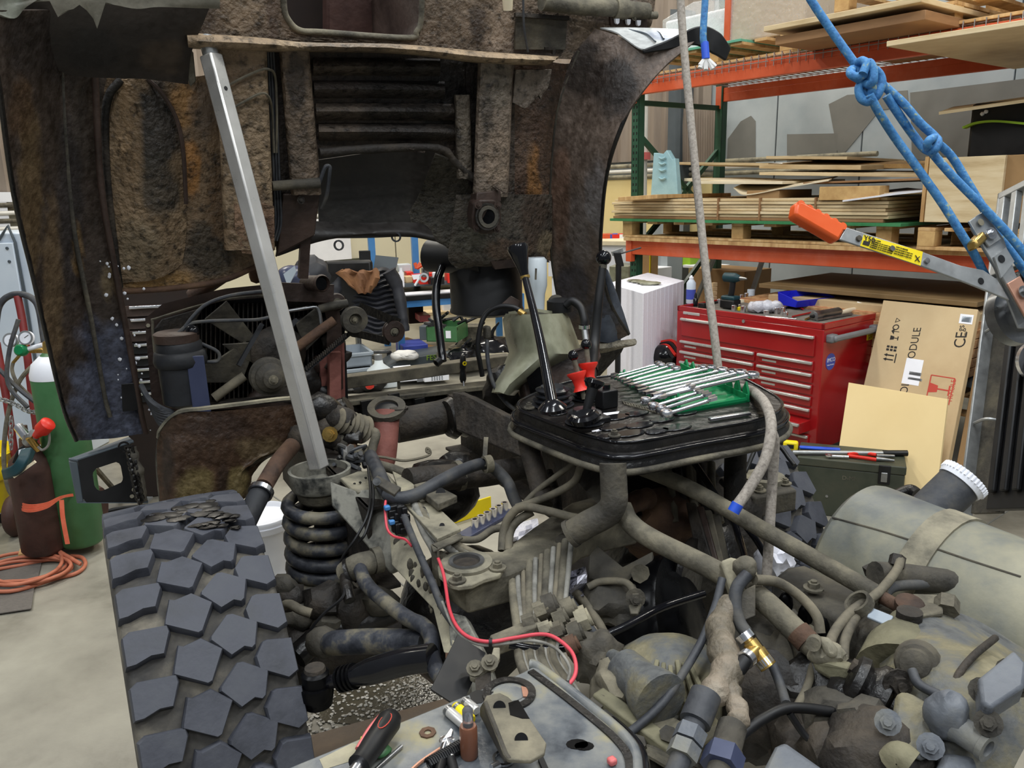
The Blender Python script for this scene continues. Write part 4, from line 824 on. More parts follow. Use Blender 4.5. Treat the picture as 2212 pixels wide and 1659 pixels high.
G().tube([P(840,585,Dj-.05),P(858,620,Dj),P(868,670,Dj),P(876,715,Dj)],lambda t:.075-.03*t,10,wob=.2).o('sleeve',M['puffer'],jk);G().tube([P(735,600,Dj),P(722,640,Dj),P(720,690,Dj)],.07,10,wob=.2).o('sleeve',M['puffer'],jk)
rows=[]
for k,(v,u0,u1)in enumerate(((583,740,815),(590,726,820),(602,742,820),(618,752,812),(632,770,802))):
 rows.append([P(u0+(u1-u0)*j/16,v+1.2*math.sin(j*1.1+k)+3*math.cos((j-8)*.3),Dj-.12+.03*math.sin(j*.95+k*1.6))for j in range(17)])
G().grid([spline(r,2)for r in rows],.015).o('brown_coat',M['coat'],None,'brown coat bunched over the top of the quilted jacket','coat')
G().obox(*fb(775,542,800,590,8.3,.04,.2)).o('black_headboard',M['black'],None,'upright black panel sticking up behind the brown coat','panel',bev=.006)
cpb=T('cloth_hat','grey blue cloth hat lying over the radiator top','hat');G().blob(P(632,600,5.6),.11,3,.15,3,(1.1,1,.8)).o('crown',M['bluegreypaint'],cpb);G().plate([P(612,592,5.4),P(636,574,5.4),P(640,586,5.4),P(622,620,5.4)],.01).o('light_stripe',M['crategrey'],cpb)
G().blob(P(672,597,6.0),.15,8,.2,3,(.9,.8,1)).o('dark_bag',M['puffer'],None,'dark grey bag behind the radiator top right','bag')
wk=T('workbench','blue steel workbench with black top in the background','workbench');b0_=fb(856,641,1075,652,8.3,.8,.35)
p,e,n,z_=b0_[0],b0_[1],b0_[2],b0_[3].z;zt2=p.z+.05;en,nn=e.normalized(),n.normalized()
G().obox(V((p.x,p.y,zt2-.05)),e*1.25,n,UP*.05).o('bench_top',M['black'],wk,bev=.004)
for s_ in(0,1.22):
 for t_ in(0.02,.94):G().obox(V((p.x,p.y,0))+e*s_+n*t_,en*.07,nn*.05,UP*(zt2-.06)).o('leg',M['bluepaint'],wk)
G().obox(V((p.x,p.y,zt2-.12))+n*.02,e*1.25,nn*.04,UP*.07).o('apron_rail',M['bluepaint'],wk)
for s_ in(-.1,.34,1.1):
 G().obox(V((p.x,p.y,zt2))+e*s_+n*.95,en*.07,nn*.06,UP*1.2).o('shelf_post',M['bluepaint'],wk)
G().obox(V((p.x,p.y,zt2+.001))+e*.02+n*.05,e*.9,n*.25,UP*.012).o('paper_stack',M['paper'],None,'flat papers on the front edge of the blue workbench','papers')
G().obox(V((p.x,p.y,zt2+.06))+n*.35-e*.05,e*1.2,n*.6,UP*.04).o('bench_mat',M['slate'],None,'raised dark shelf along the back of the blue workbench','shelf',bev=.004)
D=8.75
mo=T('monitor','tilted monitor with pale screen on the blue workbench','monitor');c_=[P(812,552,D),P(861,557,D),P(852,600,D),P(806,594,D)]
G().plate(c_,-.03).o('screen_frame',M['slate'],mo);mm=sum(c_,V())/4;G().plate([mm.lerp(q,.93)-_f*.004 for q in c_],-.002).o('screen',M['screen'],mo);G().plate([P(840,570,D-.02),P(843,571,D-.02),P(841,581,D-.02),P(837,580,D-.02)],-.002).o('blue_mark',M['blueplastic'],mo)
G().bar(P(834,598,D+.04),P(834,622,D+.04),.05,.04).o('monitor_stand',M['black'],mo)
D=8.55
for(u,v,r,h_,m,nm,lab,ct)in((838,618,.05,.17,'glass','glass_jar','clear glass jar in front of the monitor','jar'),(868,612,.03,.2,'white','white_bottle','slim white bottle right of the monitor','bottle'),(852,618,.06,.12,'white','white_tub','white tub below the monitor','tub'),(919,590,.04,.12,'steel','steel_can','steel can among the red boxes on the bench','can'),(942,596,.04,.1,'white','white_jar','white jar by the black filter pipe','jar'),(845,626,.08,.06,'paper','white_bowl','white bowl at the left end of the bench','bowl')):
 G().lathe(P(u,v+8,D),UP,[(0,r*.9),(h_*.1,r),(h_*.75,r),(h_*.85,r*.5),(h_,r*.45)],16).o(nm,M[m],None,lab,ct)
for(u0,v0,u1,v1,m,nm,lab,ct,dd_)in((860,572,888,588,'milkywhite','clear_tray','clear plastic tray behind the red boxes','tray',8.9),(878,588,893,600,'redplastic','red_box','small red box beside the clear tray','box',8.8),(892,594,926,616,'redplastic','red_box','large red box under the white cloth on the bench','box',8.6),(924,590,950,614,'redplastic','red_box','red box behind the cutting wheel','box',8.75),(966,590,980,612,'redplastic','red_box','red box at the right end of the bench','box',8.7),(930,600,960,616,'black','black_case','black box by the filter pipe on the bench','box',8.5),(876,598,892,612,'card','brown_carton','small brown carton on the bench','carton',8.6),(856,612,868,622,'black','black_mug','small black block at the bench front','block',8.4)):
 G().obox(*fb(u0,v0,u1,v1,dd_,.15,.3)).o(nm,M[m],None,lab,ct,bev=.006)
G().plate([P(889,594,8.5),P(908,592,8.5),P(905,602,8.5),P(893,604,8.5)],.02).o('white_cloth',M['white'],None,'white cloth folded on the large red box','cloth')
G().ringtube(P(916,600,8.45),-_f,.03,.05,.015,18).o('cutting_wheel',M['steel'],None,'small grey ring leaning on the red box','ring')
G().tube([P(896,617,8.4),P(906,600,8.4)],.012,6,1).o('white_stick',M['white'],None,'white stick leaning on the large red box','stick')
g=G()
for k in range(5):g.tube([P(900,580,8.8),P(896+6*k,568+3*(k%2),8.8)],.02,6,1)
g.o('orange_clamp',M['rackorange'],None,'orange spring clamp on the clear tray','clamp')
for(u0,v0,u1,v1,m,lab,dd_,nm,ct)in((882,660,914,700,'cavity','dark brown carton under the blue workbench',9.0,'brown_carton','carton'),(906,682,930,696,'redvalve','dull red box under the blue workbench',8.8,'red_box','box'),(905,648,935,675,'plypale','cream carton high under the workbench',10.2,'cream_carton','carton'),(940,650,990,680,'plypale','cream carton right of the black hose',10.2,'cream_carton','carton'),(958,655,975,680,'paper','white notice on the cream carton',10.1,'white_carton','carton'),(912,676,1000,684,'ply','pale shelf board under the workbench',10.0,'shelf_board','board')):
 G().obox(*fb(u0,v0,u1,v1,dd_,.3,.3)).o(nm,M[m],None,lab,ct,bev=.006)
gb=T('green_box','green cardboard box full of black parts under the bench','box');b_=fb(920,705,984,738,7.6,.35,-.25);p,e,n,z_=b_;en,nn=e.normalized(),n.normalized()
for nm,a,x,y in(('front',p,e,nn*.01),('back',p+n,e,nn*.01),('side',p,en*.01,n),('side',p+e,en*.01,n)):G().obox(a,x,y,z_).o(nm,M['greenpaint'],gb)
G().obox(p,e,n,UP*.01).o('bottom',M['greenpaint'],gb);G().cbox(p+e*.75+z_*.5-nn*.003,en,nn,UP,.05,.004,.07).o('white_tag',M['white'],gb)
g=G();random.seed(5)
for k in range(16):q=p+e*random.random()+n*random.random()+z_*(.85+.3*random.random());g.tube([q,q+V((random.uniform(-.15,.15),random.uniform(-.1,.1),random.uniform(-.03,.1)))],.015,6,1)
g.o('black_parts',M['black'],gb,kind='stuff')
G().obox(*fb(905,705,922,735,7.7,.3,-.2)).o('dark_crate',M['slate'],None,'small dark crate left of the green box','crate',bev=.006)
G().bar(Zp(870,735,.05),Zp(960,765,.05),.12,.06).o('floor_timber',M['carddark'],None,'brown timber lying on the floor behind the totes','timber',bev=.005)
gd_=T('grey_tub','round grey plastic tub on the floor behind the air filter','tub');c_=P(1020,722,8.0);G().lathe(c_-UP*.12,UP,[(0,.17),(.05,.14),(.06,.1),(.2,.11),(.21,.12)],24).o('tub',M['dust'],gd_);G().lathe(c_-UP*.15,UP,[(0,.25),(.03,.24)],24).o('foot',M['dust'],gd_)
def tote(nm,lab,box,m):
 p,e,n,z_=box;t=T(nm,lab,'crate','grey stacking crates');en,nn=e.normalized(),n.normalized()
 for a,x,y in((p,e,nn*.012),(p+n-nn*.012,e,nn*.012),(p,en*.012,n),(p+e-en*.012,en*.012,n)):G().obox(a,x,y,z_).o('wall_panel',M[m],t)
 G().obox(p,e,n,UP*.012).o('bottom',M[m],t)
 g=G()
 for a,x,y in((p-nn*.02,e,nn*.02),(p+n,e,nn*.02),(p-en*.02,en*.02,n),(p+e,en*.02,n)):g.obox(a+z_-UP*.03,x,y,UP*.03)
 g.o('rim',M[m],t,bev=.004);return t
tote('stacking_crate','grey plastic stacking crate, the upper of two',fb(738,766,803,796,7.5,.45,.4),'crategrey');tote('stacking_crate','lower grey stacking crate under the open one',fb(738,800,806,828,7.46,.47,.4),'crategrey')
sq=T('squeeze_bottle','white conical squeeze bottle by the grey crates','bottle');c_=P(820,814,7.4);G().lathe(c_,UP,[(0,.12),(.07,.11),(.125,.042),(.165,.034),(.18,.016),(.21,.014)],18).o('cone',M['milkywhite'],sq);G().lathe(c_+UP*.16,UP,[(0,.036),(.048,.036)],14).o('collar',M['greyplastic'],sq)
sy=T('tool_tray','dark grey tool tray with green lettering on the front','tool tray');b_=fb(838,777,968,800,7.9,.42,.33);p,e,n,z_=b_;en,nn=e.normalized(),n.normalized()
G().prism([p,p+e,p+e+z_*1.15,p+e*.25+z_*.95,p+z_*.3],n).o('tray_body',M['slate'],sy,bev=.006);G().obox(p-nn*.004+UP*.0,e,nn*.004,UP*.02).o('bottom_lip',M['crategrey'],sy)
text('FESTOOL',p+e*.63+z_*.62-nn*.004,en,UP,.073,M['neon'],sy)
G().obox(*fb(870,748,925,775,8.3,.35,.35)).o('blue_case',M['labelblue'],None,'blue plastic case behind the dark tool tray','case',bev=.01)
g=G()
for k in range(5):g.blob(P(862+6*k,768-(k%2)*3,7.9),.075,k,.3,2,(1.2,1,.6))
g.o('white_netting',M['ropeend'],None,'bundle of white netting on the tool tray','netting')
wgb=T('vented_box','small white box with vent slots right of the tool tray','box');b_=fb(966,764,978,782,7.7,.18,.2);G().obox(*b_).o('box',M['white'],wgb,bev=.006)
for k in range(3):G().obox(b_[0]+b_[1]*.15-b_[2].normalized()*.002+b_[3]*(.2+.22*k),b_[1]*.7,b_[2]*.02,b_[3]*.1).o('slot',M['slate'],wgb)
for k,(u,v,r,lab)in enumerate(((1000,775,.13,'knotted black bin bag behind the screwdriver'),(1060,762,.2,'shiny black bin bag right of the screwdriver'),(1030,750,.17,'black bin bag at the back by the tub'))):
 t_=T('bin_bag',lab,'bin bag','black bin bags');c_=P(u,v,7.6+.3*k);G().blob(c_,r,k+3,.35,3,(1.3,1,.8),3.2).o('bag',M['blackgloss'],t_);G().tube([c_+UP*r*.7,c_+UP*r*1.1+V((.03,0,0)),c_+UP*r*1.5+V((.09,0,0))],lambda t:.03-.022*t,6,wob=.4).o('twisted_neck',M['blackgloss'],t_)
for(u0,v0,u1,v1,m,nm,lab,ct,dd_)in((862,808,902,826,'white','white_case','white equipment box low between the bumper bars','box',7.2),(916,806,970,826,'white','vented_case','white box with a grid of vents below the tool tray','box',7.2),(900,810,918,826,'greyplastic','grey_case','grey block between the two white boxes','box',7.25),(960,775,1100,795,'dustlight','pale_board','pale board lying behind the bumper bar','board',7.5)):
 b_=fb(u0,v0,u1,v1,dd_,.35,.3);o_=G().obox(*b_).o(nm,M[m],None,lab,ct,bev=.004)
 if nm=='vented_case':
  g=G();
  for a in range(5):
   for b in range(5):g.obox(b_[0]+b_[1]*(.28+.1*a)+b_[3]*(.12+.15*b)-b_[2].normalized()*.002,b_[1]*.06,b_[2]*.01,b_[3]*.08)
  g.o('vent_slot',M['slate'],o_,kind='stuff')
ct_=T('clear_case','clear plastic case with green rim between the bumper bars','case');b_=fb(806,818,858,842,7.1,.35,.3);G().obox(*b_).o('case',M['milkywhite'],ct_,bev=.01);G().obox(b_[0]+b_[3]-UP*.012-b_[2].normalized()*.004,b_[1],b_[2]*1.03,UP*.01).o('rim',M['greenpaint'],ct_)
g=G()
for k in range(4):g.blob(P(752+18*k,838-3*k,7.1),.1,k,.4,2,(1.3,1,.6))
g.o('black_cloth',M['black'],None,'black cloth heap low left between the bumper bars','cloth');G().blob(P(798,832,6.9),.04,2,.3,2).o('red_stopper',M['redplastic'],None,'small red stopper beside the clear case','stopper')
wt=T('white_bench','white workbench behind the fender edge by the green upright','workbench');b_=fb(1180,520,1358,528,9.0,.7,-.5);p,e,n,z_=b_
G().obox(p,e,n,z_).o('bench_top',M['plypale'],wt);G().obox(p+n*.06-UP*.36,e,n*.05,UP*.36).o('front_panel',M['white'],wt)
for s_ in(.03,.95):G().obox(V((p.x,p.y,0))+e*s_+n*.1,e.normalized()*.05,n.normalized()*.05,UP*p.z).o('leg',M['white'],wt)
for(u,m,w_)in((1312,'rackorange',.12),(1325,'labelblue',.1),(1335,'redplastic',.16),(1345,'white',.1)):G().cbox(P(u,512,9.15),(1,0,0),(0,1,0),UP,w_,.1,.08).o('bench_item',M[m],None,{'rackorange':'orange box','labelblue':'blue box','redplastic':'red strip','white':'white block'}[m]+' on the far white bench','box',bev=.008)
vs=T('bench_clamp','black clamp tool with crossbar behind the ball lever','clamp');D=5.5;G().cbox(P(1336,560,D),(1,0,0),(0,1,0),V((-.25,0,1)).normalized(),.05,.05,.1).o('black_block',M['black'],vs,bev=.006);G().tube([P(1340,548,D),P(1385,535,D)],.006,6,1).o('crossbar',M['hose'],vs);G().bar(P(1322,548,D),P(1345,540,D),.03,.03).o('steel_head',M['galv'],vs);G().cyl(V((P(1336,570,D).x,P(1336,570,D).y,0)),P(1336,572,D),.02).o('stand_rod',M['black'],vs)
G().obox(*fb(1316,575,1358,640,8.3,.4,-.4,True)).o('pale_cabinet',M['milky'],None,'pale low cabinet behind the white foam block','cabinet',bev=.006)
def bc(v):return 2.66-(945-v)*.000355
def KB(u,v,o_=0.):return B(u,v,bc(v)+o_)
cab=T('truck_cab','tilted truck cab showing its dirty underside, fenders and floor','truck cab')
TAN,DRK,BLK,RST,ORG,DUS,GRN,PUR=(116,98,80),(58,50,45),(30,27,25),(92,68,48),(150,104,58),(140,122,100),(70,68,58),(66,60,66)
def br_(c,k):return tuple(min(255,x*k)for x in c)
def sk(nm,rows,nu,nv,base,blobs=(),lump=.004,lf=14,th=.006,par=cab,m='cab',smooth=True,var=.3):
 kb=1.22 if m=='cab' else 1.05;base=br_(base,kb);blobs=[(*q[:4],br_(q[4],kb),q[5])for q in blobs]
 return skin(rows,nu,nv,KB,base,blobs,lump,lf,th,smooth,var).o(nm,M[m],par,ang=60)
lf_=sk('left_fender',[[(-40,20,-.30),(30,20,-.2),(150,20,-.04),(255,20,.02),(400,20,.02)],[(-6,160,-.26),(40,160,-.17),(135,160,-.03),(200,160,.02),(232,160,.03)],[(30,420,-.2),(70,420,-.12),(150,420,-.02),(205,420,.02),(226,420,.03)],[(72,600,-.15),(110,600,-.09),(178,600,-.0),(235,600,.02),(258,600,.03)],[(108,760,-.11),(140,760,-.06),(205,760,.01),(262,760,.02),(284,760,.03)],[(140,890,-.08),(165,890,-.04),(228,890,.01),(288,890,.02),(306,890,.03)],[(164,952,-.06),(180,950,-.03),(240,945,.01),(298,936,.02),(316,934,.03)]],34,70,(70,60,53),[(60,420,26,220,(104,86,60),.8),(110,640,24,190,(118,98,72),.75),(150,420,30,240,(52,48,48),.8),(190,260,40,120,(70,62,54),.6),(120,90,120,90,(44,38,35),.9),(40,230,30,60,(80,60,40),.7),(232,850,82,165,(88,92,108),1),(250,560,14,80,(120,100,70),.5),(165,540,10,60,(140,112,70),.5),(230,610,12,40,(160,140,104),.4)],.003,10,m='cabfine')
G().tube([KB(132,150,-.035),KB(140,300,-.03),KB(160,500,-.022),KB(195,680,-.015),KB(225,850,-.012),KB(238,900,-.012)],.0065,8).o('swage_ridge',M['dustdark'],lf_)
G().tube([KB(-6,160,-.262),KB(30,420,-.202),KB(72,600,-.152),KB(108,760,-.112),KB(140,890,-.082),KB(165,952,-.062)],.006,8).o('rolled_edge',M['grimeoil'],lf_)
G().tube([KB(205,165,.0),KB(218,400,.0),KB(250,590,.0),KB(282,760,.0),KB(305,890,.0),KB(316,936,.0)],.009,8).o('inner_lip',M['brownpaint'],lf_)
pk_=G();random.seed(9)
for k in range(46):
 v=random.uniform(560,930);u=225+(v-560)*.2+random.gauss(12,22);pk_.blob(KB(u,v,-.006+.016),random.uniform(.002,.0065),k,.3,1,(1,.4,1))
pk_.o('plaster_specks',M['white'],lf_,kind='stuff')
G().obox(KB(262,830,-.006),KB(300,826,-.006)-KB(262,830,-.006),FW*.004,KB(265,890,-.006)-KB(262,830,-.006)).o('mud_plate',M['black'],lf_,bev=.003)
sk('arch_cover',[[(-60,-30,-.12),(120,-30,-.1),(300,-30,-.1),(470,-30,-.08)],[(-40,60,-.1),(130,40,-.09),(290,45,-.09),(440,40,-.07)],[(60,120,-.06),(170,110,-.07),(300,115,-.07),(412,110,-.05)],[(150,160,-.04),(220,165,-.045),(310,168,-.045),(404,180,-.03)]],26,16,(44,38,34),[(200,100,60,50,(26,23,22),.8),(350,120,50,40,(72,60,48),.7)],.003,m='cabsmooth')
sk('silver_edge_strip',[[(-60,-60,-.34),(60,-60,-.2),(250,-60,-.2),(480,-60,-.2)],[(-60,10,-.34),(40,4,-.2),(220,-2,-.2),(474,2,-.2)],[(-40,20,-.33),(24,40,-.22),(60,10,-.2),(140,-14,-.19),(215,4,-.2),(290,18,-.2),(350,14,-.2),(474,16,-.19)]],40,8,(128,124,112),[(20,20,30,40,(150,156,146),.7)],.0,m='cabsmooth',th=.004)
sk('wheel_well_panel',[[(222,160,.05),(330,160,.05),(450,160,.05),(600,100,.05)],[(222,330,.05),(330,330,.05),(450,330,.05),(600,330,.05)],[(240,480,.05),(350,480,.05),(450,480,.05),(600,500,.05)],[(262,628,.05),(370,622,.05),(470,608,.05),(550,575,.05),(590,540,.06)]],52,62,(104,86,66),[(330,300,60,120,(46,42,38),.9),(340,420,45,90,(50,46,40),.8),(395,230,34,50,(148,112,70),.75),(410,360,20,60,(142,100,54),.8),(440,240,30,60,(96,86,78),.6),(280,500,40,80,(120,106,82),.6),(450,540,60,60,(52,50,44),.75),(330,600,90,26,(134,104,62),.8),(480,420,30,100,(96,76,56),.7),(280,260,24,100,(118,96,70),.6)],.0055,16)
sk('oval_pressing',[[(262,172,.045),(300,168,.02),(330,172,.045)],[(240,260,.045),(320,250,.012),(384,262,.045)],[(240,400,.045),(330,400,.01),(398,400,.045)],[(252,520,.045),(330,520,.012),(400,500,.045)],[(266,610,.045),(340,600,.03),(392,570,.045)]],30,44,(112,94,72),[(340,270,52,110,(46,43,40),.95),(345,400,44,70,(52,48,42),.85),(280,300,30,120,(122,100,74),.6),(300,540,50,60,(112,100,80),.6)],.004,16)
G().tube([KB(262,172,.04),KB(236,205,.04),KB(226,270,.04),KB(232,400,.04),KB(250,560,.04),KB(258,620,.04)],.011,8).o('groove_bead',M['grime'],cab)
G().tube([KB(318,170,.02),KB(352,205,.016),KB(382,260,.016),KB(396,330,.014),KB(402,440,.02)],.006,7).o('pressing_edge',M['brownpaint'],cab)
G().tube([KB(262,630,.04),KB(380,622,.04),KB(480,606,.04),KB(560,572,.045)],.009,8).o('bottom_hem',M['rustbrown'],cab)
G().tube([KB(415,640,.3),KB(540,560,.2),KB(555,600,.25)],.025,8).o('rusty_stay',M['rustbrown'],cab)
DB=[(850,180,130,70,(38,34,32),.85),(900,280,100,40,(60,54,47),.6),(760,140,60,40,(54,47,42),.7),(960,200,50,90,(26,24,23),.9),(720,230,50,40,(74,64,54),.5)]
sk('floor_panel',[[(655,95,.06),(800,100,.06),(930,108,.06),(1110,120,.06)],[(655,200,.06),(800,200,.06),(930,200,.06),(1110,210,.06)],[(665,300,.06),(800,305,.06),(930,305,.06),(1110,320,.06)],[(680,335,.05),(800,326,.05),(950,322,.05),(1040,395,.05),(1110,480,.05)]],44,40,(66,57,49),DB,.003,20)
for k,(v,u0,u1)in enumerate(((143,676,950),(192,678,960),(240,682,980),(284,688,1000))):
 sk('floor_rib',[[(u0,v-14,.055),((u0+u1)/2,v-14,.055),(u1,v-12,.055)],[(u0,v,.015),((u0+u1)/2,v,.012),(u1,v+2,.02)],[(u0,v+16,.055),((u0+u1)/2,v+16,.055),(u1,v+18,.055)]],30,10,(72,63,54)if k!=1 else(58,51,46),[(850,v,70,20,(36,33,31),.8),(930,v,60,20,(34,31,29),.7)],.002,20)
G().tube([KB(690,330,.0),KB(800,322,.0),KB(945,320,.0),KB(985,352,.0),KB(1030,392,.0),KB(1048,400,.0)],.013,8,wob=.25).o('tunnel_lip',M['grime'],cab)
sk('tunnel_back',[[(680,320,.22),(800,318,.22),(930,318,.22),(1040,380,.2)],[(685,420,.2),(800,420,.2),(930,420,.2),(1060,430,.16)],[(690,515,.16),(800,514,.16),(930,508,.16),(1040,510,.1)]],30,20,(44,41,37),[(800,420,80,50,(32,30,28),.7)],.001,m='cabsmooth')
sk('tunnel_side',[[(940,330,.05),(990,352,.05),(1040,398,.05)],[(905,420,.16),(960,430,.12),(1030,440,.06)],[(868,488,.2),(920,500,.14),(985,520,.08)],[(880,505,.2),(930,512,.14),(985,545,.08)]],20,20,(66,62,54),[(990,470,60,30,(58,56,48),.5)],.003,18)
sk('rear_flange',[[(676,480,.1),(780,484,.1),(900,484,.1),(930,500,.08)],[(640,508,.06),(760,504,.06),(870,500,.06),(935,512,.05)],[(600,552,.06),(720,512,.06),(880,510,.06),(945,520,.05)]],26,8,(40,36,33),[],.001,m='cabsmooth')
for u,v in((731,530),(855,512)):G().ringtube(KB(u,v,.05),FW+RT*.8,.012,.017,.006,16).o('eye_bolt',M['hose'],cab)
SILL=[[(404,76,-.0),(560,86,-.0),(660,96,.0),(860,100,.0),(1050,116,.0),(1206,126,.0)],[(404,80,-.07),(560,88,-.07),(660,98,-.05),(860,102,-.05),(1050,118,-.07),(1204,128,-.07)],[(406,96,-.07),(560,102,-.07),(660,104,-.05),(860,108,-.05),(1050,130,-.07),(1186,134,-.07)],[(408,100,.04),(560,108,.04),(660,108,.04),(860,112,.04),(1050,134,.04),(1180,138,.04)]]
sk('sill_flange',SILL,60,10,(128,110,88),[(750,100,110,20,(84,72,60),.8),(620,92,40,14,(140,122,98),.5)],.004,20)
UP_=(104,90,76)
for nm,rows,bl in(('upper_left_panel',[[(404,-60,.03),(510,-60,.03),(616,-60,.03)],[(404,20,.03),(510,20,.03),(612,20,.03)],[(404,82,.03),(510,92,.03),(640,98,.03)]],[(510,30,46,60,(122,106,88),.8),(590,30,14,70,(84,70,60),.9),(440,30,30,40,(72,62,54),.8)]),('upper_lower_strip',[[(600,50,.032),(640,66,.032),(760,76,.032),(880,82,.032),(940,60,.032)],[(600,100,.03),(700,102,.03),(780,104,.03),(880,108,.03),(940,112,.03)]],[(700,90,100,12,(92,80,68),.7)]),('upper_right_panel',[[(904,-60,.03),(1000,-60,.03),(1120,-60,.03),(1260,-60,.03),(1420,-60,.03)],[(910,30,.03),(1010,30,.03),(1120,30,.03),(1260,34,.03),(1408,40,.03)],[(900,108,.03),(1010,112,.03),(1120,118,.03),(1230,128,.03),(1290,120,.03),(1340,70,.04),(1398,66,.04)]],[(1080,70,34,60,(132,116,100),.8),(1030,60,18,50,(58,50,45),.85),(950,50,40,60,(84,72,60),.7),(1170,80,60,50,(92,82,80),.9),(1330,20,70,40,(110,100,94),.7)])):
 sk(nm,rows,40,26,UP_,bl,.004,18)
wf_=[(612,-70),(613,10),(622,42),(648,66),(700,70),(880,82),(900,68),(910,40),(912,-70)]
G().tube([KB(u,v,.022)for u,v in wf_],.0085,8).o('window_rim',M['dust'],cab)
ib=G();pts=[KB(u,v,.03)for u,v in wf_];ib.grid([pts,[p+FW*.5 for p in pts]]);ib.o('opening_liner',M['brownpaint'],cab)
ci=T
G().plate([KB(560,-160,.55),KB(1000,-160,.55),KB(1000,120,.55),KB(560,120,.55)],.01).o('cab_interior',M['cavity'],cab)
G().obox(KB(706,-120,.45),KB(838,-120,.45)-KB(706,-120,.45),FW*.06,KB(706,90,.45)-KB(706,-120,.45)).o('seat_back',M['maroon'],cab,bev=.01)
G().obox(KB(846,-120,.3),KB(862,-120,.3)-KB(846,-120,.3),FW*.03,KB(846,90,.3)-KB(846,-120,.3)).o('trim_strip',M['rustbrown'],cab);G().obox(KB(868,-120,.25),KB(884,-120,.25)-KB(868,-120,.25),FW*.03,KB(868,90,.25)-KB(868,-120,.25)).o('trim_strip',M['grimeoil'],cab)
def boxrail(nm,l,r,v0,v1,o0,base,bl,nv=44,skew=0):
 sk(nm,[[(l,v0,.05),(l+2,v0,o0),((l+r)/2,v0,o0-.004),(r-2,v0,o0),(r,v0,.05)],[(l+skew*.5,(v0+v1)/2,.05),(l+2+skew*.5,(v0+v1)/2,o0),((l+r)/2+skew*.5,(v0+v1)/2,o0-.004),(r-2+skew*.5,(v0+v1)/2,o0),(r+skew*.5,(v0+v1)/2,.05)],[(l+skew,v1,.05),(l+2+skew,v1,o0),((l+r)/2+skew,v1,o0-.004),(r-2+skew,v1,o0),(r+skew,v1,.05)]],22,nv,base,bl,.0055,22,smooth=False)
boxrail('left_chassis_rail',470,572,104,540,-.03,(126,108,86),[(520,150,50,40,(110,92,74),.7),(560,470,30,60,(92,72,56),.7),(500,520,40,50,(100,80,60),.6)],60,18)
boxrail('left_floor_rail',606,664,108,420,-.0,(98,84,70),[(640,180,20,60,(52,46,42),.8),(640,340,30,60,(82,72,62),.6)],44,26)
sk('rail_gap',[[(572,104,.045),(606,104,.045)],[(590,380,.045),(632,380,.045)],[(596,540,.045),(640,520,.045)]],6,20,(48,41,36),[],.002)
for k,off in enumerate((582,588,594)):G().tube([KB(off-4,110,.02),KB(off,180,.02),KB(off+6,300,.02),KB(off+10,400,.02),KB(off+13,480,.02),KB(off+4,520,.02)],.0038,6).o('brake_pipe',M['hose'],cab)
for pts in([(490,186),(520,170),(560,152),(580,150),(594,165),(598,240),(597,330)],[(505,232),(530,218),(560,203),(578,206),(588,240),(592,330)]):G().tube([KB(u,v,-.05+.06*(i>3))for i,(u,v)in enumerate(pts)],.0035,6).o('wire',M['hosedust'],cab)
sk('left_mount_plate',[[(505,440,-.035),(550,436,-.035),(590,445,-.035)],[(508,500,-.035),(550,500,-.035),(592,500,-.035)],[(522,545,-.03),(560,548,-.03),(588,538,-.03)]],12,16,(120,96,76),[(580,490,16,30,(74,52,42),.7)],.003)
bt=G().plate([KB(612,420,.02),KB(692,416,.02),KB(680,508,.02),KB(600,550,.02)],.012).o('tow_plate',M['brownpaint'],cab,bev=.003);G().hexbolt(KB(650,432,.0),-FW,.007,.005).o('bolt',M['grime'],bt)
G().plate([KB(604,514,.03),KB(682,508,.03),KB(596,556,.03)],.012).o('gusset',M['brownpaint'],cab,bev=.002)
G().tube([KB(588,402,-.01),KB(640,398,-.01),KB(690,395,-.01)],.015,10,3,wob=.15).o('cross_tube',M['dustdark'],cab);G().tube([KB(690,395,-.01),KB(702,362,-.01),KB(712,360,-.01),KB(712,372,-.01),KB(706,420,0),KB(694,450,.02)],.006,7).o('bent_hook',M['hose'],cab)
G().bar(KB(660,505,.05),KB(654,600,.05),.03,.02,up=FW).o('down_strut',M['brownpaint'],cab)
G().plate([KB(404,116,-.04),KB(418,112,-.04),KB(424,176,-.04),KB(412,188,-.04),KB(404,160,-.04)],.02).o('catch_plate',M['dust'],cab,bev=.003)
boxrail('right_chassis_rail',1036,1106,128,425,-.03,(106,94,82),[(1070,180,36,50,(92,86,76),.6),(1070,330,30,60,(122,106,90),.6),(1050,240,12,70,(62,56,50),.7)],44,-12)
boxrail('right_floor_rail',984,1012,205,385,.0,(84,76,66),[],20,6)
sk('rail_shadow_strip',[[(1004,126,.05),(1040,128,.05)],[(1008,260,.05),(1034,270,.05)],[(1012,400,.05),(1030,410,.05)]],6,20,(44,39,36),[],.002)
mb=G().plate([KB(1030,416,-.05),KB(1082,410,-.05),KB(1084,436,-.06),KB(1028,440,-.06)],.05).o('mount_block',M['brownpaint'],cab,bev=.004)
mh=G().plate([KB(u,v,-.075)for u,v in((1024,440),(1040,432),(1068,432),(1080,440),(1084,470),(1078,496),(1062,506),(1040,506),(1022,496),(1020,468))],.045).o('mount_flange',M['brownpaint'],cab,bev=.005)
G().ringtube(KB(1052,468,-.078),-FW,.024,.036,.012,28).o('bush_ring',M['dustdark'],mh);G().cyl(KB(1052,468,-.074),KB(1052,468,-.08),.024,n=24).o('bush_hole',M['oil'],mh);G().ringtube(KB(1052,468,-.082),-FW,.038,.044,.006,28).o('bush_lip',M['grime'],mh)
for u,v in((1033,443),(1075,443),(1074,494),(1030,492)):G().hexbolt(KB(u,v,-.078),-FW,.008,.006).o('bolt',M['brownpaint'],mh)
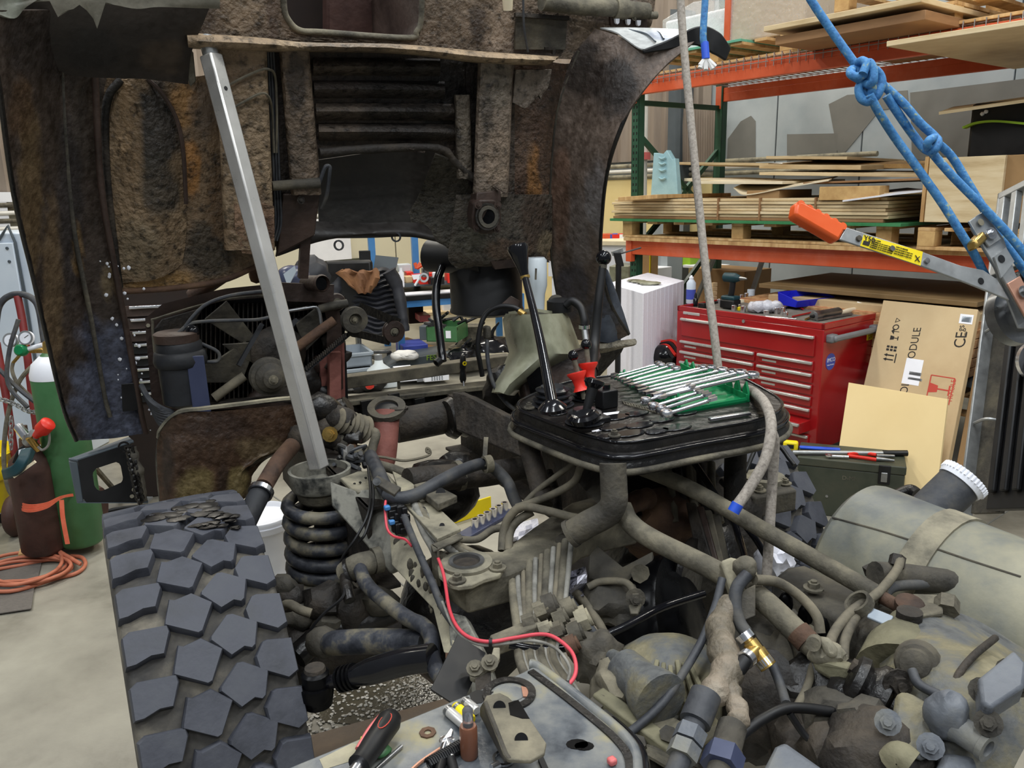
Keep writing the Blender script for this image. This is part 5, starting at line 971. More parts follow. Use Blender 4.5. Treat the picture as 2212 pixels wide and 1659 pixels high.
sk('lower_right_panel',[[(985,420,.04),(1040,420,.02),(1100,420,.02),(1190,420,.06)],[(975,500,.05),(1040,505,.02),(1110,510,.02),(1190,520,.06)],[(968,556,.06),(1040,560,.03),(1110,552,.03),(1180,550,.06)],[(985,578,.07),(1060,572,.05),(1130,566,.05),(1186,565,.07)]],30,26,(72,66,58),[(1010,510,40,40,(76,74,64),.6),(1100,540,50,26,(84,66,52),.7),(1150,470,30,60,(64,50,40),.7),(1180,530,20,30,(120,106,84),.7)],.004,20)
G().plate([KB(1060,565,.02),KB(1180,555,.02),KB(1180,570,.02),KB(1070,582,.02)],.02).o('lower_hem',M['brownpaint'],cab)
sk('torn_bracket',[[(1112,150,.0),(1140,150,.0),(1190,150,.01)],[(1108,200,.0),(1140,195,.0),(1180,190,.01)],[(1106,220,.0),(1135,232,.0),(1160,195,.01)]],12,10,(112,102,92),[],.004)
sk('right_well_panel',[[(1095,130,.09),(1160,130,.09),(1240,135,.1),(1290,90,.12)],[(1090,260,.09),(1130,260,.09),(1180,260,.1),(1215,240,.12)],[(1085,400,.09),(1120,400,.09),(1160,400,.1),(1192,400,.12)],[(1080,500,.09),(1120,500,.09),(1160,500,.1),(1190,500,.12)],[(1090,560,.09),(1130,560,.09),(1165,560,.1),(1194,565,.12)]],26,56,(78,60,48),[(1150,430,16,110,(130,92,52),.85),(1120,280,30,80,(92,76,64),.6),(1180,200,40,50,(62,50,42),.8),(1250,110,50,40,(84,66,52),.8),(1150,540,40,24,(146,122,88),.7),(1100,480,20,60,(36,31,28),.8)],.004,16)
AR=[[(1288,62,-.02),(1340,80,-.1),(1405,108,-.22),(1500,92,-.3)],[(1235,130,.02),(1290,150,-.06),(1340,180,-.18),(1418,165,-.28)],[(1205,240,.05),(1245,260,-.02),(1292,290,-.14),(1344,270,-.24)],[(1192,360,.07),(1222,370,.0),(1262,385,-.1),(1312,370,-.2)],[(1188,460,.08),(1216,470,.02),(1252,480,-.07),(1300,470,-.16)],[(1192,560,.09),(1222,565,.04),(1254,575,-.04),(1298,565,-.12)],[(1206,650,.1),(1236,655,.05),(1272,660,-.02),(1318,655,-.08)],[(1240,730,.1),(1268,735,.06),(1306,740,.0),(1356,722,-.04)]]
rf=sk('right_fender',AR,26,70,(112,98,88),[(1250,500,30,90,(136,128,124),.6),(1290,420,24,90,(140,138,140),.6),(1215,420,20,120,(126,98,82),.7),(1330,190,50,70,(42,39,38),.9),(1260,150,60,60,(46,38,33),.9),(1240,620,40,60,(70,70,80),.8),(1300,680,40,60,(84,90,104),.9),(1270,330,30,50,(126,112,102),.6)],.002,9,m='cabfine')
G().tube([KB(1418,108,-.225),KB(1344,270,-.24),KB(1312,370,-.2),KB(1300,470,-.16),KB(1298,565,-.12),KB(1318,655,-.08),KB(1357,722,-.04)],.007,8).o('outer_rolled_edge',M['grimeoil'],rf)
G().tube([KB(1250,110,.0),KB(1206,235,.045),KB(1192,360,.065),KB(1188,460,.075),KB(1192,560,.085),KB(1206,650,.095)],.005,8).o('inner_seam',M['dustdark'],rf)
sk('fender_top',[[(1296,62,-.02),(1360,62,-.06),(1430,64,-.1),(1548,70,-.14)],[(1330,72,-.08),(1385,82,-.14),(1440,82,-.2),(1500,78,-.24)],[(1345,82,-.12),(1386,108,-.22),(1420,98,-.24),(1478,76,-.28)]],24,12,(186,188,186),[(1430,78,30,14,(130,142,166),.7)],.0,m='cabsmooth',th=.004,var=.08)
for a,b in(((1358,64),(1416,90)),((1396,64),(1434,84))):G().tube([KB(a[0],a[1],-.07),KB((a[0]+b[0])/2+8,(a[1]+b[1])/2-4,-.14),KB(b[0],b[1],-.225)],.003,6).o('top_crease',M['slate'],rf)
G().sweep([KB(1388,112,-.23),KB(1440,98,-.26),KB(1480,84,-.28),KB(1508,78,-.3),KB(1530,84,-.31),KB(1552,98,-.32),KB(1572,118,-.32)],lambda t:.012+.055*min(1,t*1.6)if t<.8 else .067-.12*(t-.8),.01,ups=-FW).o('rubber_lip',M['black'],rf,bev=.004)
sk('fender_lower_flare',[[(1298,575,-.1),(1306,575,-.12),(1316,600,-.1)],[(1300,640,-.06),(1320,640,-.08),(1342,665,-.06)],[(1290,735,-.0),(1320,738,-.02),(1360,720,-.02)]],12,20,(84,92,106),[(1320,700,26,40,(104,112,126),.6)],.001,m='cabsmooth')
sk('mud_flap',[[(1185,760,.06),(1240,748,.05),(1300,742,.0),(1372,734,-.06)],[(1190,772,.04),(1240,762,.03),(1300,752,-.02),(1374,742,-.08)],[(1196,792,.04),(1250,768,.03),(1310,758,-.01),(1346,748,-.04)]],20,8,(112,106,92),[],.003)
G().plate([KB(1288,752,.02),KB(1350,746,-.03),KB(1342,762,0),KB(1296,812,.03),KB(1280,830,.05)],.01).o('flap_gusset',M['grimeoil'],cab)
pb=G().tube([KB(1170,4,-.02),KB(1250,14,-.02),KB(1330,18,-.02),KB(1398,24,-.02)],.026,12,3).o('wall_pipe',M['dust'],cab);G().ringtube(KB(1326,18,-.02),KB(1398,24)-KB(1250,14),.026,.031,.05,18).o('pipe_sleeve',M['dust'],pb)
bkt=G().plate([KB(1318,30,-.02),KB(1400,34,-.02),KB(1398,62,-.02),KB(1320,56,-.02)],.012).o('plug_bracket',M['brownpaint'],cab,bev=.002)
for u,v in((1334,46),(1358,48),(1380,50)):G().plate([KB(u-4,v-6,-.035),KB(u+5,v-6,-.035),KB(u+4,v+4,-.035),KB(u,v+7,-.035),KB(u-3,v+4,-.035)],.012).o('white_plug',M['white'],bkt,bev=.001)
for u,v in((1346,36),(1370,38)):G().hexbolt(KB(u,v,-.03),-FW,.006,.004).o('bolt',M['dust'],bkt)
G().cyl(KB(1096,-20,-.04),KB(1097,22,-.04),.018,.014).o('pale_plug',M['plypale'],cab)
G().bar(KB(1112,32,.0),KB(1228,40,.0),.012,.012,up=FW).o('ledge',M['grime'],cab);G().plate([KB(1116,34,.01),KB(1226,42,.01),KB(1222,108,.01),KB(1112,108,.01)],.01).o('flat_plate',M['dustdark'],cab,bev=.002)
G().plate([KB(1178,102,-.01),KB(1200,102,-.01),KB(1200,118,-.01),KB(1194,118,-.01),KB(1194,108,-.01),KB(1178,108,-.01)],.008).o('small_tab',M['grime'],cab)
G().tube([KB(1130,-4,-.02),KB(1132,60,-.02),KB(1140,112,-.01)],.004,6).o('wire',M['hose'],cab)
G().plate([KB(1350,-50,.03),KB(1412,-50,.03),KB(1404,66,.03),KB(1392,66,.03)],.02).o('edge_flange',M['brownpaint'],cab)
G().cyl(KB(1402,34,0),KB(1418,33,0),.012).o('hinge_pin',M['dust'],cab)
fc=T('air_filter_canister','black cylindrical filter canister hanging under the cab','filter canister');D=3.05
c_=P(1048,555,D);G().lathe(c_,V((0,0,-1)),[(0,.12),(.02,.138),(.19,.138),(.2,.142),(.205,.142),(.215,.12)],32).o('canister_body',M['black'],fc);G().lathe(P(1050,562,D-.1),P(925,552,D+.02)-P(1050,562,D-.1),[(0,.06),(.225,.06),(.25,.062),(.255,.05)],24).o('intake_neck',M['black'],fc)
G().plate([P(1084,656,D-.16),P(1104,638,D-.14),P(1126,650,D-.12),P(1120,664,D-.14)],.02).o('outlet_flap',M['brownpaint'],fc,bev=.004)
hz_=G().tube([P(955,575,2.98),P(944,610,2.97),P(942,660,2.96),P(948,710,2.95),P(954,760,2.94),P(956,780,2.93)],.0155,12).o('drain_hose',M['blackgloss'],fc);G().ringtube(P(950,778,2.92),_u*-.6-_r*.6-_f*.5,.009,.015,.02,16).o('hose_end',M['black'],hz_)
rs=T('brake_reservoir','white brake fluid reservoir between cab and right fender','reservoir');D=2.85
G().lathe(P(1158,556,D),V((0,0,-1)),[(0,.03),(.01,.038),(.1,.038),(.13,.03),(.2,.026),(.3,.024)],22).o('reservoir_body',M['milkywhite'],rs);G().tube([P(1158,580,D-.05),P(1157,604,D-.05)],.004,6,1).o('moulded_mark',M['dustdark'],rs)
wt_=T('washer_tank','yellowed translucent washer tank with hose below the white reservoir','fluid tank');D=2.75
G().grid([[P(u,v,D-.2*math.sin(math.pi*k/10)**.7)for k,u in enumerate([a+(b-a)*j/10 for j in range(11)])]for v,a,b in((680,1098,1218),(692,1092,1226),(730,1098,1240),(762,1106,1250),(800,1090,1180),(830,1072,1130),(850,1066,1110))],.01).o('tank_body',M['milky'],wt_)
G().plate([P(1098,680,D),P(1150,672,D-.14),P(1218,682,D),P(1150,690,D+.1)],.01).o('tank_shoulder',M['milky'],wt_);G().lathe(P(1210,672,D-.02),UP,[(0,.045),(.035,.045),(.045,.02)],16).o('ribbed_cap',M['black'],wt_)
G().sweep([P(1172,690,D-.15),P(1190,720,D-.15),P(1206,752,D-.14)],.03,.004,ups=-_f).o('black_strap',M['black'],wt_)
ha=G().tube([P(1222,660,D-.06),P(1236,650,D-.07),P(1254,664,D-.08),P(1262,690,D-.09),P(1262,702,D-.09)],.014,10).o('filler_elbow',M['black'],wt_);G().ringtube(P(1262,702,D-.09),-UP,.014,.018,.012,16).o('hose_clamp',M['chrome'],ha);G().cyl(P(1262,706,D-.09),P(1266,735,D-.1),.011).o('steel_tube',M['steel'],ha)
G().blob(P(1200,655,D),.03,3,.2,2).o('sender',M['dustdark'],wt_)
hh=G().tube([P(1128,676,D-.16),P(1110,664,D-.16),P(1080,662,D-.15),P(1052,676,D-.14),P(1038,705,D-.14),P(1032,750,D-.13),P(1036,780,D-.12),P(1042,812,D-.1)],.0085,10).o('washer_hose',M['black'],wt_);G().cyl(P(1122,672,D-.16),P(1134,680,D-.17),.01).o('clamp',M['brass'],hh)
pmp=G().cbox(P(1052,718,D-.1),RT,FW,UP,.022,.03,.045).o('pump_elbow',M['dustdark'],wt_,bev=.008);G().tube([P(1052,728,D-.1),P(1054,780,D-.1),P(1066,830,D-.1),P(1092,868,D-.1),P(1112,885,D-.1)],.007,8).o('pump_pipe',M['hose'],pmp)
G().blob(P(1090,840,D),.07,6,.3,3,(1,.8,1.2)).o('tank_foot',M['grimeoil'],wt_)
hl=T('control_lever_bracket','dark panel box behind the long gear lever','bracket')
G().plate([P(1118,790,2.62),P(1180,770,2.58),P(1290,742,2.7),P(1300,770,2.7),P(1240,860,2.6),P(1140,880,2.6)],.06).o('panel_box',M['brownpaint'],hl,bev=.005);G().plate([P(1134,800,2.56),P(1180,790,2.55),P(1190,850,2.56),P(1150,870,2.58)],.01).o('dark_cutout',M['oil'],hl)
pr=T('prop_strut','square aluminium tube propping up the tilted cab','prop')
p0,p1=P(455,118,2.06),P(690,1012,2.24);d_=(p1-p0).normalized();w_=.042
ax1=(RT*.57-FW*.82);ax1=(ax1-d_*ax1.dot(d_)).normalized();ax2=d_.cross(ax1)
if ax2.dot(_f)>0:ax2=-ax2
G().obox(p0-ax1*w_/2-ax2*w_/2,ax1*w_,d_*(p1-p0).length,ax2*w_).o('tube',M['alu'],pr,bev=.005)
G().obox(p0-ax1*w_*.42-ax2*w_*.42-d_*.05,ax1*w_*.84,d_*.06,ax2*w_*.84).o('rounded_end',M['galv'],pr,bev=.012);hn_=ax1 if ax1.dot(_r)>ax2.dot(_r)else ax2;hn_=hn_ if hn_.dot(_f)<0 else-hn_;hp_=p0+hn_*w_*.5+d_*.09;G().cyl(hp_-hn_*.01,hp_+hn_*.0012,.0055,n=16).o('pin_hole',M['black'],pr)
def wheel(nm,lab,c,yaw,phase,span=range(32)):
 ax=V((math.cos(yaw),math.sin(yaw),0));fw=V((-math.sin(yaw),math.cos(yaw),0));w=T(nm,lab,'wheel');RW=.482
 prof=[(-.135,.30),(-.15,.36),(-.156,.42),(-.154,.455),(-.15,.472),(-.145,RW-.003),(-.14,RW-.001),(-.13,RW-.003),(-.06,RW),(.06,RW),(.13,RW-.003),(.14,RW-.001),(.145,RW-.003),(.15,.472),(.154,.455),(.156,.42),(.15,.36),(.135,.30)]
 ty=G().lathe(c,ax,prof,64).o('tyre',M['tyregroove'],w,ang=50)
 G().lathe(c,ax,[(-.13,.28),(-.12,.3),(.0,.29),(.12,.3),(.13,.28),(.09,.27),(.08,.1),(.1,.09),(.1,.02)],40).o('rim',M['grime'],w)
 for k in range(8):a=k*math.pi/4;G().hexbolt(c+ax*.085+(fw*math.cos(a)+UP*math.sin(a))*.16,ax,.013,.01).o('wheel_nut',M['dust'],w)
 shapes=[(-.107,-.06,[(-.038,-.022),(-.026,-.030),(.034,-.024),(.036,-.012),(.022,.024),(.002,.022),(-.024,.030),(-.038,.03)]),(-.028,.0,[(-.026,-.036),(-.018,-.032),(.012,-.038),(.043,-.010),(.017,.038),(.010,.040),(-.040,.010),(-.039,.004)]),(.047,-.036,[(-.006,-.036),(.004,-.035),(.042,-.009),(.030,.030),(.024,.034),(.012,.028),(-.004,.034),(-.012,.037),(-.040,.002),(-.039,-.004)]),(.117,-.065,[(-.036,-.012),(-.020,-.034),(-.012,-.036),(.030,-.028),(.030,.030),(.012,.038),(-.034,.010)])]
 pit=2*math.pi/32;meshes=[]
 for(x0,t0,poly)in shapes:
  g=G();h=.023
  def pt(x,y,r):y=y*1.14;a=-(y/.5);return ax*x+(-fw*math.cos(a)+UP*math.sin(a))*r
  top=[pt(x0+x*1.08,y*.95,RW+h-.0055*abs((x0+x)/.15)**3)for x,y in poly];mid=[pt(x0+x*1.14,y,RW+h-.004-.0055*abs((x0+x)/.15)**3)for x,y in poly];bot=[pt(x0+x*1.2,y*1.05,RW-.006)for x,y in poly]
  a,b,c_=([g.b.verts.new(p)for p in r]for r in(bot,mid,top));g.bridge(a,b);g.bridge(b,c_);g.b.faces.new(c_);g.b.faces.new(a[::-1])
  bmesh.ops.recalc_face_normals(g.b,faces=g.b.faces[:]);me=bpy.data.meshes.new('tread_block');g.b.to_mesh(me);g.b.free();me.materials.append(M['tyre']);meshes.append((me,t0))
  for p in me.polygons:p.use_smooth=True
  me.set_sharp_from_angle(angle=math.radians(30))
 for k in span:
  for me,t0 in meshes:
   o=bpy.data.objects.new('tread_block',me);COL.objects.link(o);o.parent=ty;o.rotation_mode='QUATERNION'
   o.rotation_quaternion=Matrix.Rotation((k+phase+t0/.1*1.0)*pit,3,ax).to_quaternion();o.location=c;FIX.append(o)
 return w,ty,ax,fw
WL=V((-.772,1.722,.5))
w1,ty1,ax1_,fw1_=wheel('front_wheel','large off-road tyre with oily tread blocks, nearest on the left',WL,YAW+.015,.3)
def TY(u,v,r=.504):
 d=ray(u,v);o=EYE-WL;d2=d-ax1_*d.dot(ax1_);o2=o-ax1_*o.dot(ax1_);a=d2.dot(d2);b=2*o2.dot(d2);c=o2.dot(o2)-r*r;q=b*b-4*a*c
 return None if q<0 else EYE+d*((-b-math.sqrt(q))/(2*a))
ob=G();random.seed(4)
for(u,v,r,n)in((420,1105,50,10),(370,1118,20,4),(440,1132,22,6),(500,1118,22,5),(430,1085,40,5),(480,1140,30,6),(340,1120,14,3)):
 for k in range(n):
  p=TY(u+random.uniform(-r,r),v+random.uniform(-8,8),.5045)
  if p:ob.blob(p,random.uniform(.006,.016),k,.5,2,(1.6,1.3,.07),3)
ob.o('oil_splash',M['oil'],w1,'wet black oil',kind='stuff')
w2=wheel('front_wheel','off-road tyre on the far right side beyond the platform',L(1.70,1.98,.5),YAW+.06,.1)[0]
chs=T('truck_chassis','bare truck chassis with frame rails, axle, hoses and crossmembers','truck chassis')
def part(nm,g,m,par=chs,**k):return g.o(nm,M[m],par,**k)
ZR=.93
def rl(u,v,dz=0.):return Zp(u,v,ZR+dz)
ra0=Zp(1000,1190,ZR);a_r=ra0.dot(RT)
for a_,s_ in((.56,1),(1.285,-1)):
 part('frame_rail',G().obox(L(a_,1.85,ZR-.24),RT*.012*s_,FW*1.0,UP*.24).obox(L(a_,1.85,ZR-.012),RT*.08*s_,FW*1.0,UP*.012).obox(L(a_,1.85,ZR-.24),RT*.08*s_,FW*1.0,UP*.012),'grime',bev=.003)
part('frame_rail',G().plate([P(966,1320,1.62),P(1004,1330,1.6),P(1050,1420,1.5),P(1090,1560,1.4),P(1010,1580,1.42),P(975,1440,1.52)],.03),'framegrey',bev=.003)
tp=part('top_plate',G().plate([Zp(848,1024,ZR+.012),Zp(880,1040,ZR+.012),Zp(996,1150,ZR+.012),Zp(945,1172,ZR+.012),Zp(870,1092,ZR+.012)],-.01),'dustlight',bev=.002)
for u,v in((915,1100),(955,1135)):part('hole',G().cyl(Zp(u,v,ZR+.0225),Zp(u,v,ZR+.0235),.006),'black',tp)
hp2=part('end_bracket',G().plate([Zp(930,1176,ZR+.02),Zp(994,1150,ZR+.02),Zp(1000,1160,ZR+.02),Zp(936,1190,ZR+.02)],.006).plate([Zp(930,1176,ZR+.02),Zp(944,1186,ZR+.02),Zp(944,1186,ZR+.02)-UP*.09,Zp(930,1176,ZR+.02)-UP*.09],.006),'dust',bev=.002)
bp2=part('bracket_plate',G().prism([Zp(893,1046,ZR+.05),Zp(925,1038,ZR+.05),Zp(988,1070,ZR+.05),Zp(946,1088,ZR+.05)],-UP*.02),'dust',bev=.003);part('hole',G().cyl(Zp(952,1064,ZR+.0502),Zp(952,1064,ZR+.051),.012),'black',bp2)
sw_=part('web_plate',G().plate([P(841,1150,1.98),P(886,1150,1.94),P(930,1240,1.76),P(960,1310,1.66),P(992,1420,1.52),P(958,1408,1.54),P(935,1314,1.68),P(846,1220,1.9)],.012),'dustlight',bev=.002)
sp_=G();random.seed(8)
for k in range(40):
 t=random.random();u=848+90*t+random.uniform(0,38);v=1160+150*t+random.uniform(-10,40);d_=1.97-.32*t-.03;sp_.blob(P(u,v,d_),random.uniform(.004,.011),k,.3,2,(.7,.35,1.5))
part('mud_splash',sp_,'dustdark',sw_,kind='stuff')
sc0=Zp(690,1012,.95)
tw=part('spring_cup',G().lathe(sc0-UP*.055,UP,[(0,.05),(.0,.078),(.008,.083),(.05,.087),(.055,.087),(.055,.078),(.012,.074),(.012,.05)],36),'framegrey');part('spring_seat',G().lathe(sc0-UP*.1,UP,[(0,.05),(.015,.066),(.04,.068),(.046,.055)],30),'dust',tw)
zb0=.60;n_=6;hp=[];zt0=.855
for k in range(n_*16+1):
 t=k/(n_*16);z=zt0-(zt0-zb0)*(t if t<.62 else .62+(t-.62)*.72)/.9;a=k*2*math.pi/16+2.2;hp.append(V((sc0.x,sc0.y,z))+(RT*math.cos(a)+FW*math.sin(a))*(.096+.006*t))
sg=part('coil_spring',G().tube(hp,.0185,10,2,wob=.06),'spring')
part('spring_core',G().lathe(V((sc0.x,sc0.y,.5)),UP,[(0,.05),(.1,.048),(.12,.03),(.34,.028)],14),'grimeoil')
part('lower_spring_seat',G().lathe(V((sc0.x,sc0.y,zb0-.09)),UP,[(0,.07),(.02,.1),(.05,.11),(.06,.1),(.065,.05)],28),'dust')
BQ=PL(P(712,1040,2.14),P(862,1048,2.08),P(790,1160,2.05));br=part('tower_bracket',G().plate([BQ(*q)for q in((712,1040),(768,1060),(862,1048),(868,1226),(842,1238),(768,1150),(716,1092))],.02),'framegrey',bev=.004);bt_=part('bracket_top',G().prism([P(735,1032,2.2),P(772,1018,2.28),P(832,1016,2.28),P(858,1045,2.16),P(848,1056,2.12),P(772,1062,2.1),P(756,1054,2.13)],-UP*.012),'dustlight',bev=.003)
for u,v in((766,1045),(778,1042),(790,1032),(800,1040)):part('pit',G().blob(P(u,v,2.16),.004,1,.3,1),'black',bt_)
ck=part('hose_bundle',G(),'black')if 0 else None
g=G();random.seed(6)
for k in range(9):
 pts=[P(740+random.uniform(-20,50),985+random.uniform(-25,30),2.4+random.uniform(-.1,.1))for j in range(4)];g.tube(pts,random.uniform(.004,.009),6)
part('loose_hoses',g,'hose',kind='stuff')
for k,(u,v,r,m)in enumerate(((735,955,.03,'dustdark'),(752,968,.026,'rustbrown'),(780,975,.022,'dust'),(718,945,.04,'grime'),(760,945,.03,'grimeoil'),(700,925,.04,'grime'),(690,880,.05,'grimeoil'),(735,905,.045,'grime'),(662,945,.05,'grime'))):part('fitting',G().blob(P(u,v,2.45),r,k,.35,2,(1.2,1,.9),3),m)
part('torn_foil',G().grid([[P(742+7*j+3*math.sin(3*i),962+12*i+4*math.sin(j*2),2.34-.02*math.sin(j+i))for j in range(4)]for i in range(5)],.003),'alu')
part('bolt_plate',G().plate([P(695,912,2.42),P(745,905,2.45),P(750,950,2.45),P(702,955,2.42)],.02),'dustdark',bev=.004);part('flange_bolt',G().hexbolt(P(713,938,2.4),-_f,.014,.01),'brass')
bl_=G();p_,q2_=P(725,905,2.42),P(790,930,2.5);bl_.lathe(p_,q2_-p_,[(i*.0085,.03+.008*(i/14)+(.008 if i%2 else 0))for i in range(15)],20);part('rubber_bellows',bl_,'hosedust')
part('black_coupling',G().tube([P(705,890,2.5),P(740,880,2.55),P(752,872,2.55)],.03,10,wob=.2),'grimeoil')
ft=part('filler_tube',G().tube([P(836,890,2.62),P(833,935,2.6),P(828,985,2.58),P(822,1000,2.58)],.042,16),'pink');part('filler_rim',G().ringtube(P(836,888,2.62),UP*.9-_f*.4,.038,.062,.018,28),'dustdark',ft);part('filler_mouth',G().lathe(P(836,886,2.62),UP*.9-_f*.4,[(.006,.04),(.008,.04)],24),'black',ft);part('rim_ear',G().ringtube(P(862,885,2.62),UP,.006,.03,.008),'grime',ft)
part('elbow_pipe',G().tube([P(788,933,2.5),P(806,932,2.48),P(812,940,2.46),P(806,962,2.45),P(802,978,2.44)],.014,10),'dust')
part('bent_wire',G().tube([P(795,985,2.42),P(830,988,2.4),P(870,995,2.4),P(905,990,2.4),P(928,982,2.42),P(928,972,2.42),P(922,968,2.42),P(922,976,2.42),P(929,978,2.42)],.004,6),'hosedust')
random.seed(12)
for k in range(9):
 o_=k*2.6;m=('wiregrey','hosedust','wiregrey','dust')[k%4]
 pts=[P(905-12+o_,1085+o_*.4,1.98),P(925-10+o_*1.4,1128+random.uniform(-3,3),1.9),P(962-12+o_*1.5,1168-o_*.2,1.82),P(1005+o_*1.4,1205-o_*.9,1.8),P(1045+o_,1225-o_*1.4,1.86)]if k<6 else[P(880+o_,1100,1.96),P(900+o_,1150,1.88),P(925+o_*.8,1190,1.82),P(945+o_*.6,1240,1.76)]
 part('brake_line',G().tube(pts,.0075 if k%3 else .0095,8),m)
part('cable_duct',G().tube([P(862,1085,1.98),P(875,1120,1.92),P(893,1165,1.84),P(912,1210,1.76),P(935,1262,1.68),P(955,1310,1.62),P(978,1345,1.58)],.0085,8),'hose')
cn=G();random.seed(3)
for k in range(14):cn.cbox(P(838+random.uniform(0,40),1098+random.uniform(0,48),1.93),RT,FW,UP,random.uniform(.012,.024),.015,random.uniform(.014,.03))
part('connector_block',cn,'black',bev=.003)
for u,v in((836,1097),(846,1128)):part('blue_connector',G().cbox(P(u,v,1.92),RT,FW,UP,.014,.014,.012),'bluepaint',bev=.003)
part('red_wire',G().tube([P(833,1082,1.95),P(832,1100,1.93),P(836,1140,1.9),P(850,1158,1.88),P(875,1165,1.86),P(890,1180,1.84)],.0032,6),'redwire')
part('thin_wire',G().tube([P(795,1010,2.2),P(800,1060,2.06),P(795,1110,1.98),P(770,1160,1.95),P(742,1200,1.95),P(735,1230,1.95),P(744,1255,1.9),P(740,1290,1.85),P(700,1325,1.85),P(672,1360,1.85),P(662,1390,1.85)],.0035,6),'black');part('thin_wire',G().tube([P(805,1040,2.1),P(806,1090,2.0),P(790,1150,1.95),P(775,1170,1.95)],.0035,6),'black')
part('cross_tube',G().tube([P(880,1040,2.15),P(940,1033,2.2),P(1050,1024,2.3),P(1140,1008,2.4)],.036,14,3),'grime');part('tube_collar',G().ringtube(P(985,1029,2.25),RT,.036,.043,.016,20),'dust')
bh=part('black_hose',G().tube([P(835,1066,1.98),P(860,1076,1.96),P(900,1068,1.97),P(950,1040,2.02),P(1000,1015,2.1),P(1045,1002,2.18),P(1075,1018,2.2),P(1098,1045,2.18),P(1110,1075,2.14),P(1122,1098,2.1)],.0165,12),'hose');part('hose_hanger',G().bar(P(1050,945,2.2),P(1046,1008,2.16),.012,.006,up=_f),'dust',bh);part('hose_grip',G().ringtube(P(1046,1004,2.16),RT,.017,.024,.02,18),'dust',bh)
part('link_rod',G().tube([P(800,1000,2.3),P(845,1012,2.3),P(900,1032,2.28),P(935,1040,2.26)],.014,10,2),'dust')
part('hose_clip_plate',G().plate([P(803,1038,1.98),P(815,1026,2.0),P(866,1052,1.96),P(852,1068,1.94)],.012),'dustdark',bev=.002);part('bolt',G().hexbolt(P(814,1040,1.97),-_f,.006,.004),'steel')
part('dark_hose',G().tube([P(800,985,2.35),P(815,1015,2.2),P(830,1050,2.05),P(848,1075,1.98)],.02,10),'hose')
for pts,r in((([P(1240,1000,1.85),P(1200,1030,1.88),P(1160,1060,1.9),P(1125,1095,1.9)]),.007),(([P(1255,1005,1.82),P(1240,1040,1.84),P(1200,1065,1.86),P(1150,1085,1.88),P(1115,1097,1.88)]),.009),([P(1085,1190,1.86),P(1088,1150,1.88),P(1100,1118,1.88),P(1128,1095,1.87),P(1180,1103,1.84),P(1240,1118,1.82),P(1275,1122,1.82)],.0105),([P(1098,1190,1.85),P(1102,1150,1.88),P(1118,1125,1.88),P(1150,1105,1.88)],.01),([P(990,1165,1.86),P(1030,1165,1.88),P(1062,1145,1.92),P(1085,1140,1.92)],.009)):part('air_line',G().tube(pts,r,8),'hosedust')
part('round_damper',G().blob(P(955,1060,2.4),.11,2,.12,3,(1,1,.85)),'grimeoil')
for u,v in((930,1018),(985,1000)):part('rubber_stop',G().blob(P(u,v,2.5),.05,u,.25,3,(1.2,1,.7)),'grimeoil')
CB=lambda u,v,dz=0:Zp(u,v,.9+dz)
cbm=part('cross_beam',G().prism([CB(1008,1262),CB(1100,1238),CB(1180,1205),CB(1255,1150),CB(1330,1130),CB(1420,1110),CB(1420,1050),CB(1330,1060),CB(1235,1085),CB(1150,1140),CB(1085,1190),CB(1010,1190),CB(960,1230)],-UP*.07),'dust',bev=.006)
part('beam_lip',G().sweep([CB(968,1240,-.07),CB(1008,1264,-.07),CB(1100,1240,-.07),CB(1180,1207,-.07),CB(1255,1152,-.07),CB(1330,1132,-.07)],.02,.006),'dust',cbm)
pad=part('mount_pad',G().prism([CB(u,v,.012)for u,v in((945,1222),(962,1205),(985,1196),(1000,1202),(1035,1200),(1065,1212),(1088,1228),(1080,1240),(1045,1250),(1020,1262),(990,1266),(972,1262),(948,1240))],-UP*.012),'dustlight',bev=.003)
hc=CB(1008,1219,.012);part('hub_ring',G().ringtube(hc,UP,.036,.056,.007,32),'dustlight',pad);part('hub_insert',G().ringtube(hc,UP,.03,.039,.01,32),'bluegreypaint' if 0 else 'steel',pad);part('hub_hole',G().cyl(hc,hc+UP*.002,.031,n=28),'grime',pad)
for u,v in((988,1255),(1075,1228),(952,1207)):part('pad_bolt',G().hexbolt(CB(u,v,.013),UP,.011,.01),'dust',pad)
part('beam_bolt',G().cyl(CB(1218,1165,.0),CB(1214,1170,.004),.016,n=12),'dustdark',cbm)
pr_=part('mount_pad',G().prism([Zp(u,v,.9)for u,v in((1600,1030),(1632,1022),(1668,1026),(1712,1050),(1722,1058),(1630,1075),(1600,1064))],-UP*.06),'dustdark',bev=.006);part('hub_ring',G().ringtube(Zp(1650,1038,.9),UP,.034,.056,.014,28),'dustlight',pr_);part('hub_hole',G().cyl(Zp(1650,1038,.9),Zp(1650,1038,.905),.034,n=24),'grime',pr_)
for u,v in((1695,1045),(1640,1060)):part('pad_bolt',G().hexbolt(Zp(u,v,.902),UP,.011,.01),'dust',pr_)
ab_=part('stabiliser_bar',G().tube([P(776,1225,1.92),P(792,1262,1.85),P(830,1298,1.77),P(880,1335,1.7),P(915,1352,1.66),P(932,1378,1.62),P(934,1420,1.56),P(948,1456,1.5),P(978,1474,1.48),P(1004,1478,1.48)],.0165,14,wob=.03),'spring')
eye=part('bar_eye',G().tube([P(748,1238,1.95),P(772,1222,1.93),P(800,1215,1.95)],.029,16,3),'dust',ab_);part('eye_washer',G().ringtube(P(754,1240,1.93),P(800,1215,1.95)-P(748,1238,1.95),.026,.038,.008,22),'grimeoil',eye);part('drop_link',G().tube([P(746,1245,1.92),P(750,1275,1.88),P(756,1298,1.86)],.014,8),'grimeoil',eye)
